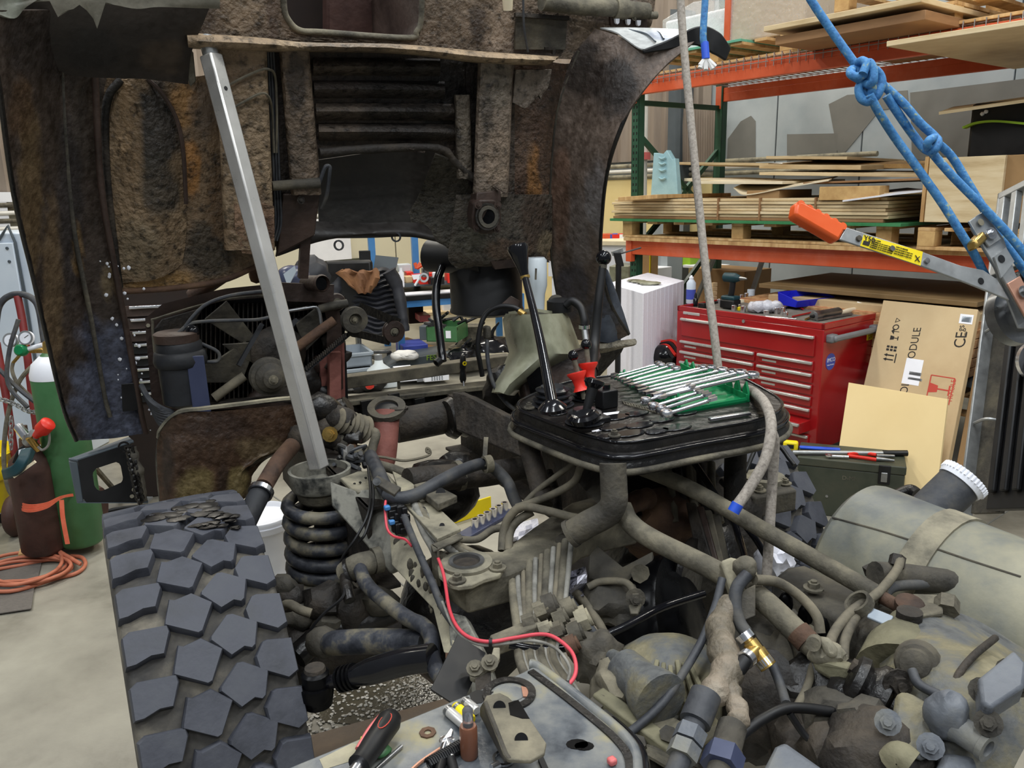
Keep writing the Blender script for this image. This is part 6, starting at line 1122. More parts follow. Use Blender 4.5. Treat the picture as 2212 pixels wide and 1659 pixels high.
part('eye_end',G().ringtube(P(806,1212,1.96),RT,.02,.032,.02,20),'dust',eye)
part('tie_rod',G().tube([P(690,1392,1.82),P(740,1388,1.78),P(820,1385,1.74),P(920,1390,1.68)],lambda t:.02+.008*min(1,4*t),14,3),'spring');part('tie_rod_head',G().blob(P(695,1388,1.82),.038,2,.3,2),'dustdark')
sd_=part('steering_cylinder',G().tube([P(706,1475,1.62),P(760,1462,1.6),P(830,1442,1.58),P(880,1428,1.56),P(935,1420,1.54)],lambda t:.014+.013*min(1,max(0,(t-.15)*4)),16,4),'blackgloss');part('ball_joint',G().lathe(P(682,1468,1.62),UP,[(-.055,.03),(-.03,.034),(-.02,.028),(.015,.028),(.022,.02)],20),'oil',sd_);part('joint_cap',G().lathe(P(682,1466,1.62),UP,[(.018,.022),(.026,.02)],18),'grime',sd_);part('joint_boot',G().lathe(P(682,1500,1.62),UP,[(-.03,.018),(.0,.034),(.02,.03)],16),'oil',sd_)
for k in range(4):part('cylinder_ring',G().ringtube(P(735+9*k,1468-2.2*k,1.605),P(880,1428,1.56)-P(706,1475,1.62),.02,.026,.005,16),'oil',sd_)
ax_=part('front_axle',G().tube([L(.25,1.93,.5),L(.6,1.95,.5),L(1.2,1.95,.5),L(1.5,1.95,.5)],.075,16,2),'grime');part('axle_knuckle',G().blob(L(.24,1.9,.52),.13,3,.25,3,(.8,1,1.1)),'grimeoil',ax_);part('diff_housing',G().blob(L(.85,1.9,.52),.2,5,.12,3),'grimeoil',ax_)
for k,(u,v,r)in enumerate(((612,1265,.03),(625,1290,.035),(605,1310,.03),(650,1330,.04),(700,1300,.05),(760,1320,.05),(820,1300,.04),(640,1390,.05),(600,1350,.05),(720,1345,.05))):part('knuckle_casting',G().blob(P(u,v,1.98),r,k,.4,2,(1.1,1,1),3),'grime' if k%3 else 'dustdark',ax_)
part('brake_hose',G().tube([P(610,1310,1.9),P(625,1305,1.88),P(650,1318,1.86),P(672,1325,1.86)],.011,8),'hosedust',ax_)
part('track_arm',G().tube([P(640,1420,1.9),P(700,1370,1.95),P(800,1340,1.98),P(850,1320,2.0)],.03,12,3),'grimeoil',ax_)
part('exhaust_pipe',G().tube([P(632,962,2.3),P(600,1000,2.22),P(570,1050,2.14)],.024,14,3),'rustbrown');eh=part('exhaust_hose',G().tube([P(568,1054,2.13),P(545,1098,2.08),P(522,1145,2.02)],.028,14,2),'rubber');part('hose_clamp',G().ringtube(P(566,1058,2.12),P(522,1145,2.02)-P(568,1054,2.13),.028,.033,.014,22),'chrome',eh)
bm_=part('front_beam',G().bar(B(735,826,2.9),B(1100,776,2.9),.06,.045),'hosedust',bev=.004);part('front_beam',G().bar(B(735,868,2.85),B(1140,822,2.85),.09,.018),'dust',bev=.003)
part('front_crossmember',G().plate([B(735,872,2.83),B(1140,830,2.83),B(1140,905,2.83),B(735,925,2.83)],.06),'grimeoil',bev=.004)
for u,v in((790,895),(850,880),(905,890)):part('black_strap',G().bar(B(u,v-30,2.8),B(u+6,v+26,2.8),.04,.02,up=FW),'black')
part('grab_rail',G().tube([B(805,824,2.88),B(830,814,2.88),B(856,808,2.88),B(860,815,2.88),B(862,840,2.88)],.006,6),'dust')
part('round_crossmember',G().tube([P(855,920,2.75),P(950,902,2.8),P(985,890,2.8)],.06,18,2),'grime');part('dark_bellows',G().lathe(P(965,905,2.75),RT,[(i*.02,.062+(.012 if i%2 else 0))for i in range(5)],20),'grimeoil')
gsi=part('gearshift_beam',G().plate([P(975,845,2.55),P(1005,850,2.5),P(1130,915,2.3),P(1130,990,2.26),P(985,930,2.5)],.05),'grime',bev=.006)
for k,(pts,m)in enumerate((([P(1160,975,2.05),P(1165,1030,2.0),P(1168,1085,1.95)],'steel'),([P(1185,1020,2.05),P(1200,1060,2.0),P(1205,1105,1.95)],'grime'))):part('shift_rod',G().tube(pts,.012,8,2),m)
bk2=T('bumper_bracket','black steel bumper bracket with rounded cut-out beside the left tyre','bracket')
fc_=[(167,995),(288,955),(320,1085),(180,1085)];bq=lambda u,v,o=0:B(u,v,2.62+o)
ho=[(200,1022),(208,1012),(250,998),(260,1002),(266,1035),(262,1042),(222,1060),(212,1060),(204,1050)]
def ringplate(outer,inner,fn,th):
 g=G();n=36
 def samp(poly,c):
  out=[]
  for k in range(n):
   a=2*math.pi*k/n;d=V((math.cos(a),math.sin(a),0));best=None
   for i in range(len(poly)):
    p,q=V((*poly[i],0)),V((*poly[(i+1)%len(poly)],0));e=q-p;den=d.x*e.y-d.y*e.x
    if abs(den)<1e-9:continue
    w=p-c;t=(w.x*e.y-w.y*e.x)/den;s=(w.x*d.y-w.y*d.x)/den
    if t>0 and-.001<=s<=1.001:best=t if best is None else max(best,t)
   out.append(c+d*(best or 1))
  return out
 c=sum((V((*p,0))for p in inner),V())/len(inner);A_,B_=samp(outer,c),samp(inner,c)
 L_=[[g.b.verts.new(fn(p.x,p.y,o))for p in S_]for S_ in(A_,B_)for o in(0,th)]
 g.bridge(L_[0],L_[2]);g.bridge(L_[1],L_[3]);g.bridge(L_[0],L_[1]);g.bridge(L_[2],L_[3]);return g
ringplate(fc_,ho,bq,.008).o('face_plate',M['black'],bk2,ang=30)
G().plate([bq(148,996),bq(167,997),bq(181,1085),bq(166,1087)],.04).o('end_plate',M['slate'],bk2,bev=.003);G().plate([bq(148,996),bq(167,997),bq(290,956),bq(280,948,.1)],.008).o('top_flange',M['slate'],bk2,bev=.002);G().plate([bq(166,1087),bq(320,1087),bq(330,1078,.1),bq(190,1078,.1)],.008).o('bottom_flange',M['slate'],bk2)
for u,v in((289,1058),(285,1072)):G().cyl(bq(u,v,-.002),bq(u,v,.002),.006).o('bolt_hole',M['dustlight'],bk2)
gs=T('greasy_chain','greasy chain and rag dangling by the bumper bracket','chain')
cpp=spline([B(278,965,2.55),B(284,990,2.55),B(290,1020,2.54),B(296,1050,2.54),B(304,1085,2.54)],5)
for k in range(len(cpp)-1):
 m_=(cpp[k]+cpp[k+1])/2;d_=(cpp[k+1]-cpp[k])*.7;x,y=basis(d_);s_=(x if k%2 else y)*.01;G().tube([m_-d_+s_,m_+d_+s_,m_+d_*1.1,m_+d_-s_,m_-d_-s_,m_-d_*1.1,m_-d_+s_],.0045,5,3).o('chain_link',M['grimeoil'],gs)
G().tube([B(282,968,2.56),B(296,1010,2.55),B(302,1040,2.55),B(308,1082,2.55)],.016,8,wob=.5).o('greasy_rag',M['dustdark'],gs);G().ringtube(B(268,966,2.55),FW,.012,.017,.005,16).o('ring',M['grimeoil'],gs)
ms=T('mud_shield','brown sheet-metal mud shield behind the left tyre','mud shield')
def MS(u,v,o=0.):return B(u,v,2.42+o)
skin([[(346,945,.06),(352,925,.03),(384,892,.0),(470,888,.0),(560,880,.0),(650,872,.02)],[(342,980,.04),(380,960,.0),(450,960,-.01),(540,960,-.0),(610,955,.0),(645,945,.02)],[(344,1030,.04),(380,1030,.0),(450,1030,-.01),(505,1030,.0),(530,1010,.0),(560,1000,.02)],[(350,1092,.04),(380,1096,.0),(440,1098,-.01),(500,1092,.0),(522,1078,.0),(530,1070,.02)]],40,26,MS,(72,52,36),[(420,1060,40,50,(112,98,62),.9),(510,1050,24,40,(116,102,66),.9),(480,1040,12,50,(56,42,32),.9),(560,970,60,26,(104,90,62),.5),(470,920,80,30,(50,36,28),.7),(365,1000,12,60,(48,40,34),.7)],.004,16,.006).o('shield_panel',M['cabfine'],ms,ang=60)
G().sweep([MS(346,945,.05),MS(352,922,.03),MS(384,890,-.0),MS(440,882,-.0),MS(520,872,0),MS(600,862,.0),MS(652,858,.02)],.02,.008).o('top_lip',M['dustlight'],ms);G().tube([MS(344,950,.06),MS(341,990,.05),MS(344,1040,.05),MS(350,1092,.05)],.007,7).o('rolled_edge',M['dust'],ms)
"""hoses bunched left of the radiator"""
g=G()
for k in range(8):g.tube([B(305+3*k,832+6*k,2.6),B(322+4*k,862+8*k,2.56),B(345+6*k,880+6*k,2.54),B(372+2*k,890+3*k,2.56)],.0085,7)
g.o('hose_bundle',M['hose'],None,'bundle of black hoses beside the mud shield top','hose bundle')
en_=T('engine','grimy engine with radiator, fan and belt pulleys under the raised cab','engine')
def ep(nm,g,m,par=en_,**k):return g.o(nm,M[m],par,**k)
def E_(u,v,o=0.):return B(u,v,2.72+o)
fr_o=[(312,690),(330,662),(480,624),(600,612),(680,616),(728,640),(738,700),(742,860),(600,880),(330,890)]
fr_i=[(338,712),(350,688),(480,650),(600,640),(668,642),(700,664),(706,700),(706,850),(600,868),(350,876)]
rd=ep('radiator_frame',ringplate(fr_o,fr_i,E_,.07),'brownpaint',ang=40)
ep('radiator_core',G().plate([E_(u,v,.05)for u,v in((330,690),(480,640),(690,640),(720,700),(720,870),(330,885))],.02),'oil',rd)
for k in range(30):ep('core_fin',G().bar(E_(385+10*k,655,.035),E_(385+10*k,865,.035),.004,.01,up=FW),'grime',rd)
ep('shroud_panel',G().plate([E_(332,712,-.01),E_(350,690,-.01),E_(440,664,-.01),E_(380,770,-.01),E_(336,780,-.01)],.012),'grime',rd,bev=.003)
ep('frame_bead',G().tube([E_(336,780,-.025),E_(330,700,-.025),E_(344,686,-.025),E_(480,648,-.025),E_(600,636,-.025)],.004,6),'dust',rd);ep('rivet',G().cyl(E_(320,703,-.01),E_(320,703,.0),.006),'dustlight',rd)
for pts in([(442,690),(490,650),(556,735),(520,740)],[(480,745),(560,740),(575,800),(500,760)],[(435,782),(471,776),(532,735),(542,776),(522,827),(435,827)],[(640,700),(690,660),(700,720),(660,760)]):ep('fan_blade',G().plate([E_(u,v,-.04+.02*(k>1))for k,(u,v)in enumerate(pts)],.008),'dustdark',bev=.002)
ep('fan_hub',G().lathe(E_(600,760,-.02),-FW,[(0,.09),(.02,.09),(.05,.06),(.06,.03)],28),'grime')
def pulley(u,v,o,prof,m='brownpaint',nm='belt_pulley',hub=True):
 p=ep(nm,G().lathe(E_(u,v,o),-FW,prof,32),m,ang=30)
 if hub:ep('hub_bolt',G().hexbolt(E_(u,v,o)-FW*prof[-1][0],-FW,.009,.008),'dust',p)
 return p
pulley(578,810,-.14,[(0,.04),(.0,.058),(.01,.061),(.016,.054),(.022,.054),(.028,.061),(.036,.058),(.04,.048),(.05,.046),(.058,.038),(.064,.03),(.08,.028),(.084,.02)],'dustdark')
pulley(762,689,-.1,[(0,.035),(.0,.043),(.01,.045),(.016,.038),(.022,.045),(.03,.043),(.032,.022),(.016,.02),(.014,.012)],'dustdark')
pulley(847,715,-.02,[(0,.03),(.0,.038),(.01,.04),(.015,.034),(.02,.04),(.026,.038),(.028,.018),(.022,.016)],'brownpaint');pulley(725,652,-.03,[(0,.024),(.0,.03),(.014,.031),(.02,.028),(.022,.012)],'brownpaint')
ep('flat_belt',G().bar(E_(775,662,-.11),E_(862,698,-.02),.03,.006,up=-FW),'grimeoil');ep('flat_belt',G().bar(E_(752,716,-.11),E_(842,738,-.03),.026,.006,up=-FW),'grimeoil')
vb=ep('toothed_belt',G().bar(E_(660,800,-.1),E_(752,722,-.09),.012,.02,up=-FW),'rubber')
for k in range(22):ep('belt_tooth',G().cbox(E_(662+4*k,795-3.4*k,-.112),RT,FW,UP,.005,.008,.014),'grime',vb)
ep('v_belt',G().bar(E_(515,790,-.14),E_(566,700,-.1),.012,.014,up=-FW),'rubber');ep('v_belt',G().bar(E_(600,740,-.14),E_(640,690,-.1),.012,.014,up=-FW),'rubber')
ep('coolant_pipe',G().tube([E_(640,752,-.12),E_(680,722,-.12),E_(722,692,-.12)],.016,14,2),'rustbrown');ep('coolant_pipe',G().tube([E_(462,860,-.12),E_(500,832,-.12),E_(528,812,-.12)],.015,14,2),'hosedust')
ep('radiator_neck',G().lathe(E_(662,612,-.02),(E_(686,612,-.1)-E_(662,612,-.02)),[(0,.026),(.1,.026),(.11,.029),(.12,.025),(.09,.02)],22),'brownpaint');ep('neck_bore',G().lathe(E_(687,613,-.11),(E_(686,612,-.1)-E_(662,612,-.02)),[(0,.019),(.022,.02)],18),'oil')
ep('bracket_arm',G().tube([E_(690,668,-.06),E_(720,660,-.08),E_(750,655,-.08)],.014,8),'dustdark');ep('steel_line',G().tube([E_(622,672,-.1),E_(660,666,-.1),E_(682,664,-.1),E_(690,675,-.1),E_(694,700,-.1),E_(698,712,-.1)],.006,8),'steel')
for k,(u,v,r)in enumerate(((640,640,.07),(700,650,.05),(690,700,.06),(720,740,.06),(700,790,.07),(650,830,.1),(610,850,.08),(560,870,.07),(690,850,.09),(740,770,.04),(720,700,.035),(655,700,.05),(735,695,.035))):ep('casting',G().blob(E_(u,v,.03),r*.62,k,.35,2,(1.2,.7,1),3),('grime','brownpaint','grimeoil')[k%3])
ep('rear_panel',G().plate([E_(690,770,.0),E_(744,740,.0),E_(746,870,.0),E_(700,900,.0)],.02),'pink');ep('frame_upright',G().bar(E_(722,760,-.03),E_(722,890,-.03),.04,.03,up=FW),'pink');ep('rear_upright',G().bar(E_(738,740,.03),E_(744,870,.03),.02,.03,up=FW),'black')
ep('top_bar',G().bar(E_(600,630,-.05),E_(720,634,-.05),.06,.012,up=FW),'brownpaint')
rv_=ep('oil_reservoir',G().lathe(E_(385,735,-.13),V((0,0,-1)),[(0,.06),(.01,.067),(.03,.067),(.035,.074),(.06,.078),(.075,.074),(.08,.067),(.19,.064),(.2,.05)],30),'rubber');ep('reservoir_cap',G().lathe(E_(380,716,-.13),UP,[(-.03,.064),(-.005,.066),(0,.058)],26),'brownpaint',rv_);ep('filler_nub',G().blob(E_(416,716,-.15),.02,1,.1,3),'blackgloss',rv_)
ep('angled_plate',G().plate([E_(402,770,-.2),E_(440,768,-.2),E_(457,893,-.2),E_(418,896,-.2)],.006),'bluegreypaint',bev=.002)
for pts in([(393,715),(420,680),(450,655),(500,638),(560,630),(600,628)],[(382,722),(410,700),(450,694),(510,692),(560,690),(600,680)],[(430,740),(470,760),(470,780),(440,782)]):ep('thin_hose',G().tube([E_(u,v,-.14)for u,v in pts],.0055,8),'hose')
ep('lower_bar',G().bar(E_(440,875,-.1),E_(640,858,-.1),.03,.02),'grime')
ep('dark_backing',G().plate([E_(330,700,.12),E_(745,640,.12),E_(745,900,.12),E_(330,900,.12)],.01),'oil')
sdv=T('screwdriver','black and yellow screwdriver standing upright on the front beam','screwdriver');a,b=B(1000,768,2.86),B(1000,812,2.86);G().lathe(a,b-a,[(0,.008),(.01,.012),(.05,.012),(.055,.009),(.07,.013),(.095,.014),(.11,.009)],14).o('handle',M['black'],sdv);G().ringtube(a-FW*.012+UP*-.03,-FW,.004,.009,.003,14).o('yellow_oval',M['yellow'],sdv);G().cyl(b,B(1003,840,2.84),.0035).o('shank',M['steel'],sdv)
ZP=1.15
def Q(u,v,dz=0.):return Zp(u,v,ZP+dz)
gp_=T('gearshift_platform','black oily gearshift cover platform with ridged rim','platform')
out=[(1103,905),(1108,893),(1130,880),(1160,868),(1240,842),(1400,825),(1540,824),(1600,832),(1670,868),(1700,890),(1705,905),(1690,922),(1640,940),(1500,966),(1390,988),(1330,992),(1290,984),(1230,965),(1120,920)]
cen=sum((Q(u,v)for u,v in out),V())/len(out)
loop0=[Q(u,v)for u,v in out];loop=spline(loop0+[loop0[0]],4)[:-1]
def off(s,dz):return[cen+(p-cen)*s+UP*dz for p in loop]
layers=[(.93,.03),(.945,.03),(.955,.022),(.958,.01),(.975,.008),(.985,.0),(.985,-.008),(.99,-.012),(1.0,-.016),(1.008,-.026),(1.0,-.036),(.985,-.04),(.9,-.042)]
g=G();prev=None
for s_,dz in layers:
 rg=[g.b.verts.new(p)for p in off(s_,dz)]
 if prev:g.bridge(prev,rg)
 else:g.b.faces.new(rg)
 prev=rg
g.b.faces.new(prev[::-1]);top=g.o('cover',M['grimeoil'],gp_,ang=25)
rg=G();pl0=off(1.006,-.028);rg.tube(pl0+[pl0[0]],.0075,8,2);rg.o('dusty_bead',M['dust'],gp_)
rg=G();pl0=off(.985,.002);rg.tube(pl0+[pl0[0]],.006,8,2);rg.o('rim_bead',M['blackgloss'],gp_)
rg=G();pl0=off(.945,.031);rg.tube(pl0+[pl0[0]],.004,8,2);rg.o('rim_bead',M['blackgloss'],gp_)
ZT_=ZP+.03
def QT(u,v,dz=0.):return Zp(u,v,ZT_+dz)
random.seed(5)
for k,(u,v,a)in enumerate(((1330,903,.03),(1325,925,.028),(1375,895,.026),(1382,920,.028),(1430,908,.026),(1462,925,.03),(1480,893,.026),(1360,938,.03),(1420,933,.024),(1205,895,.02),(1310,945,.02),(1460,880,.02))):
 p=QT(u,v);pts=[p+RT*a*1.3*math.cos(t)+FW*a*.7*math.sin(t)for t in[6.283*j/14 for j in range(14)]];G().prism(pts,UP*.004).o('pressed_pad',M['blackgloss'],top,bev=.002)
for u,v in((1143,882),(1184,886),(1327,942)):w_=G().lathe(QT(u,v),UP,[(0,.02),(.003,.019),(.003,.01)],16).o('stud_washer',M['grimeoil'],top);G().hexbolt(QT(u,v,.003),UP,.008,.009).o('stud_nut',M['dustdark'],w_)
g=G()
for k in range(2):g.bar(QT(1345+3*k,868+5*k,.001),QT(1435+3*k,892+5*k,.001),.003,.004)
for k in range(16):g.bar(QT(1345+6*k,866+1.65*k,.001),QT(1350+6*k,874+1.65*k,.001),.003,.003)
g.o('drain_slots',M['dust'],top,kind='stuff')
for pts in([(1278,931),(1312,924),(1313,928),(1280,935)],[(1303,893),(1338,889),(1334,896),(1306,898)]):pz=[QT(u,v,.0005)for u,v in pts];G().prism(pz,UP*.0008).o('white_label',M['paper'],top)
text('EIN - ZURÜCK',QT(1281,935,.0014),QT(1313,928)-QT(1280,935),FW,.007,M['ink'],top)
pn=G().bar(QT(1532,906,.006),QT(1620,893,.006),.012,.008).o('chrome_rod',M['chrome'],None,'polished chrome rod lying at the front edge of the platform','rod',bev=.002)
for(pts,r)in(([(1140,925,2.0),(1142,960,1.98),(1155,1010,1.95),(1168,1060,1.92),(1172,1092,1.9)],.025),([(1324,1000,1.68),(1326,1050,1.68),(1326,1085,1.68),(1310,1110,1.69),(1270,1132,1.7),(1236,1152,1.71)],.0285),([(1590,960,2.0),(1588,1020,1.98),(1588,1085,1.96)],.027),([(1480,1000,2.1),(1478,1040,2.1)],.014)):
 lg=G().tube([P(*q)for q in pts],r,16).o('leg',M['grime']if r!=.0285 else M['dustdark'],gp_)
G().ringtube(P(1238,1150,1.71),P(1236,1152,1.71)-P(1270,1132,1.7),.024,.031,.01,22).o('tube_end',M['dustdark'],gp_)
def boot(u,v,n,r0,r1,h_,par,lean=UP,m='bootrubber'):
 prof=[]
 for k in range(n):t=k/n;r=r0+(r1-r0)*t;prof+=[(h_*t,r),(h_*(t+.35/n),r+.003),(h_*(t+.6/n),r*.86-.003)]
 prof.append((h_,r1*.8));return G().lathe(QT(u,v),lean,prof,30).o('rubber_boot',M[m],par,ang=50)
gl=T('gear_lever','long black gear lever with tapered knob and ribbed boot','gear lever');boot(1194,876,4,.05,.036,.05,gl)
b0=QT(1194,876,.06);b1=P(1134,598,2.0);G().lathe(b0-UP*.012,UP*1.0-RT*.1,[(0,.03),(.008,.032),(.016,.024),(.026,.012)],28).o('boot_collar',M['blackgloss'],gl);G().tube([b0,b0.lerp(b1,.5)+RT*.004,b1],lambda t:.013-.004*t,12).o('lever_rod',M['blackgloss'],gl);kd=P(1117,528,2.0)-b1;G().lathe(b1,kd,[(0,.010),(.02,.013),(kd.length*.6,.021),(kd.length*.85,.027),(kd.length*.97,.025),(kd.length*1.02,.014)],20).o('knob',M['blackgloss'],gl);G().ringtube(b1-kd.normalized()*.004,kd,.008,.0125,.007,16).o('brass_ring',M['brass'],gl)
rl_=T('locking_lever','ball lever with red locking cup, the shorter of two','lever','red cup levers');rl2=T('locking_lever','ball lever with red locking cup, the taller one behind','lever','red cup levers')
for t_,(bu,bv,ku,kv,cu,cv)in((rl_,(1262,862,1238,768,1250,824)),(rl2,(1278,856,1266,744,1272,804))):
 a=QT(bu,bv,.01)if t_ is rl_ else QT(bu,bv,.01);d=(a-EYE).dot(_f);kpt=P(ku,kv,d);cpt=P(cu,cv,d);dr2=kpt-a
 G().tube([a,kpt],.0065,10,1).o('rod',M['dust'],t_);G().blob(kpt,.0135,1,0,3).o('ball_knob',M['blackgloss'],t_);G().lathe(cpt-dr2.normalized()*.024,dr2,[(0,.02),(.012,.013),(.03,.016),(.044,.025),(.048,.024),(.046,.01)],22).o('red_cup',M['redplastic'],t_)
bt2=T('lever_boot','low black rubber boot under the two red cups','boot');boot(1268,862,3,.038,.032,.03,bt2)
tl2=T('short_lever','short black T-handle lever in a bowl-shaped boot','lever');boot(1263,914,3,.042,.032,.034,tl2);a=QT(1263,900,.03);d=(a-EYE).dot(_f);k1=P(1282,832,d);G().lathe(QT(1263,910,.03),UP-RT*.2,[(0,.03),(.012,.034),(.018,.026),(.01,.012)],26).o('boot_lip',M['blackgloss'],tl2);G().tube([a,k1],lambda t:.008 if t<.35 else .0135,12,1).o('grip',M['black'],tl2);G().lathe(k1,k1-a,[(-.006,.014),(.004,.023),(.012,.022),(.016,.01)],20).o('cap',M['blackgloss'],tl2)
bl2=T('ball_lever','tall hand lever with black ball knob beside the fender','lever');D=2.45;G().tube([P(1278,800,2.35),P(1284,740,D),P(1293,650,D),P(1302,575,D)],lambda t:.0185-.007*t,12).o('lever_rod',M['black'],bl2);G().blob(P(1304,557,D),.0235,1,0,3).o('ball_knob',M['blackgloss'],bl2);G().cyl(P(1302,580,D),P(1303,572,D),.012).o('collar',M['dustdark'],bl2);G().cyl(P(1278,800,2.35),QT(1277,852),.014).o('lower_rod',M['black'],bl2)
for(u,v,sx,sz,nm,lab)in((1310,860,.045,.045,'black_cube','small black cube with a pin on top beside the lever boots'),(1290,905,.05,.014,'black_latch','flat black latch right of the short lever boot')):
 t_=T(nm,lab,'block');p=QT(u,v,sz/2);G().cbox(p,RT,FW,UP,sx,sx*.8,sz).o('block_body',M['black'],t_,bev=.003);G().cyl(p+UP*sz/2,p+UP*(sz/2+.012),.009).o('pin',M['blackgloss'],t_)
tr=T('wrench_rack','green plastic wrench rack on the platform','tool rack');c0,c1_,c2_,c3_=QT(1465,896),QT(1620,868),QT(1480,832),QT(1340,818)
ex3=(c1_-c0);ey3=(c3_-c0)
G().prism([c0,c0+ex3,c0+ex3+ey3,c3_],UP*.005).o('rack_base',M['greenplastic'],tr);G().prism([c0,c0+ex3,c0+ex3*.94+UP*.012,c0+ex3*.06+UP*.012],ey3.normalized()*.004).o('front_lip',M['greenplastic'],tr)
def comb(p,q,n,h0,h1):
 g=G();d=q-p
 for k in range(n):
  t=k/n;h_=h0+(h1-h0)*t;a=p+d*t;b=p+d*(t+.62/n);g.prism([a,b,b+UP*h_*.6,(a+b)/2+UP*h_,a+UP*h_*.5],d.cross(UP).normalized()*.006)
 g.bar(p+UP*.01,q+UP*.01,.006,.02);return g
comb(c0,c3_,12,.05,.03).o('slotted_side',M['greenplastic'],tr,bev=.001);comb(c0+ex3*.96,c0+ex3*.96+ey3,9,.05,.035).o('slotted_side',M['greenplastic'],tr,bev=.001)
def wrench(k,p,q,w_):
 t=T('wrench','','wrench','chrome wrenches on the green rack');d=(q-p);dn=d.normalized();s=dn.cross(UP).normalized()
 G().tube([p,p.lerp(q,.12),p.lerp(q,.88),q],lambda x:w_*(.42 if .1<x<.9 else .55),8,2).o('shank',M['chrome'],t)
 G().lathe(q-UP*.006,UP,[(0,w_*1.1),(.003,w_*1.25),(.011,w_*1.25),(.014,w_*1.1),(.014,w_*.7),(.0,w_*.7)],14).o('ring_end',M['chrome'],t);g=G()
 for sg in(1,-1):g.prism([p+s*sg*w_*.2,p+s*sg*w_*1.1-dn*w_*.2,p+s*sg*w_*1.15-dn*w_*1.5,p+s*sg*w_*.55-dn*w_*1.6,p+s*sg*w_*.5-dn*w_*.6],UP*.007)
 g.o('open_jaw',M['chrome'],t);return t
names=['nearest the rack front edge','second from the front','third from the front','fourth from the front','fifth, crossing the rack middle','sixth, just behind the middle','seventh, with its ring end raised','eighth from the front','ninth, near the rear edge','rearmost, jutting out at the left']
for k in range(10):
 t=.04+.09*k;h_=.05-.0022*k;a=c0+ey3*t+UP*(h_-.004)-ex3*(.16+.03*(k%3));b=c0+ey3*(t+.02*math.sin(k*2))+ex3*(1.06-.05*k if k<6 else .66-.03*k+.06*(k%2))+UP*(h_+.012)
 w=wrench(k,a,b,.0145-.0006*k);w['label']='chrome wrench on the green rack, '+names[k]
for k,(u,v,w_)in enumerate(((1395,866,.0125),(1412,878,.013),(1428,884,.0135),(1440,894,.014))):
 wr=wrench(k,QT(u+90,v-28,.055+.004*k),QT(u,v,.04),w_*.8);wr['label']='chrome ratchet wrench heaped at the rack corner, '+('rearmost','third from the front','second from the front','front one')[k]
def pp(u,v,d):return P(u,v,d)
def tp_(nm,pts,r,m,n=10,par=chs,sm=6,wob=0.):return part(nm,G().tube([P(*q)for q in pts],r,n,sm,True,wob),m,par)
sr=tp_('drag_link',[(1330,990,1.95),(1480,1050,1.86),(1640,1140,1.74),(1800,1230,1.63),(1905,1290,1.56)],.0185,'dust',16);tp_('link_end',[(1905,1290,1.56),(1945,1312,1.53),(1966,1322,1.52)],.013,'rustbrown',10,sr,2);part('link_eye',G().lathe(P(1963,1312,1.515),UP-_f*.3,[(-.012,.02),(0,.026),(.012,.026),(.016,.02)],20),'rustbrown',sr)
s2=tp_('shift_shaft',[(1344,1095,1.72),(1362,1130,1.7),(1410,1165,1.66),(1540,1230,1.56),(1640,1290,1.48),(1735,1378,1.4),(1770,1405,1.38)],.021,'dust',16);uj=part('universal_joint',G().blob(P(1785,1412,1.36),.024,4,.3,3,(1.3,1,.9),2.5),'dustlight',s2);part('joint_yoke',G().plate([P(1770,1378,1.34),P(1792,1374,1.34),P(1812,1402,1.33),P(1810,1425,1.33),P(1785,1420,1.33)],.03),'dustlight',s2,bev=.008);part('yoke_pin',G().cyl(P(1760,1385,1.35),P(1756,1392,1.33),.012),'dust',s2)
tp_('rust_collar',[(1722,1364,1.405),(1745,1388,1.39)],.0222,'rustbrown',16,s2,1)
part('input_arm',G().plate([P(1752,1425,1.35),P(1790,1428,1.34),P(1842,1438,1.32),P(1850,1470,1.32),P(1800,1475,1.33),P(1758,1450,1.35)],.03),'olivecast',bev=.008)
bw=G();a,b=P(1828,1462,1.33),P(1925,1520,1.3);bw.lathe(a,b-a,[(0,.03),(.008,.044),(.022,.046),(.03,.036),(.036,.04),(.044,.05),(.062,.052),(.07,.042),(.078,.044),(.09,.042),(.1,.04)],26);part('rubber_coupling',bw,'grimeoil')
for k in range(4):part('coupling_nut',G().cyl(a.lerp(b,.5)+(_r*math.cos(k*1.57+.5)+_u*math.sin(k*1.57+.5))*.04-(b-a).normalized()*.01,a.lerp(b,.5)+(_r*math.cos(k*1.57+.5)+_u*math.sin(k*1.57+.5))*.04+(b-a).normalized()*.02,.013,n=6),'grime')
mb_=part('upright_bracket',G().plate([P(1556,1212,1.5),P(1580,1203,1.5),P(1632,1216,1.5),P(1640,1250,1.49),P(1612,1258,1.48),P(1604,1330,1.46),P(1590,1330,1.46),P(1570,1250,1.49)],.03),'dustlight',bev=.006);part('dark_plate',G().plate([P(1596,1280,1.44),P(1632,1262,1.44),P(1632,1330,1.42),P(1592,1348,1.42)],.01),'dustdark',mb_,bev=.002);part('boss',G().blob(P(1610,1226,1.47),.022,2,.2,3),'dust',mb_)
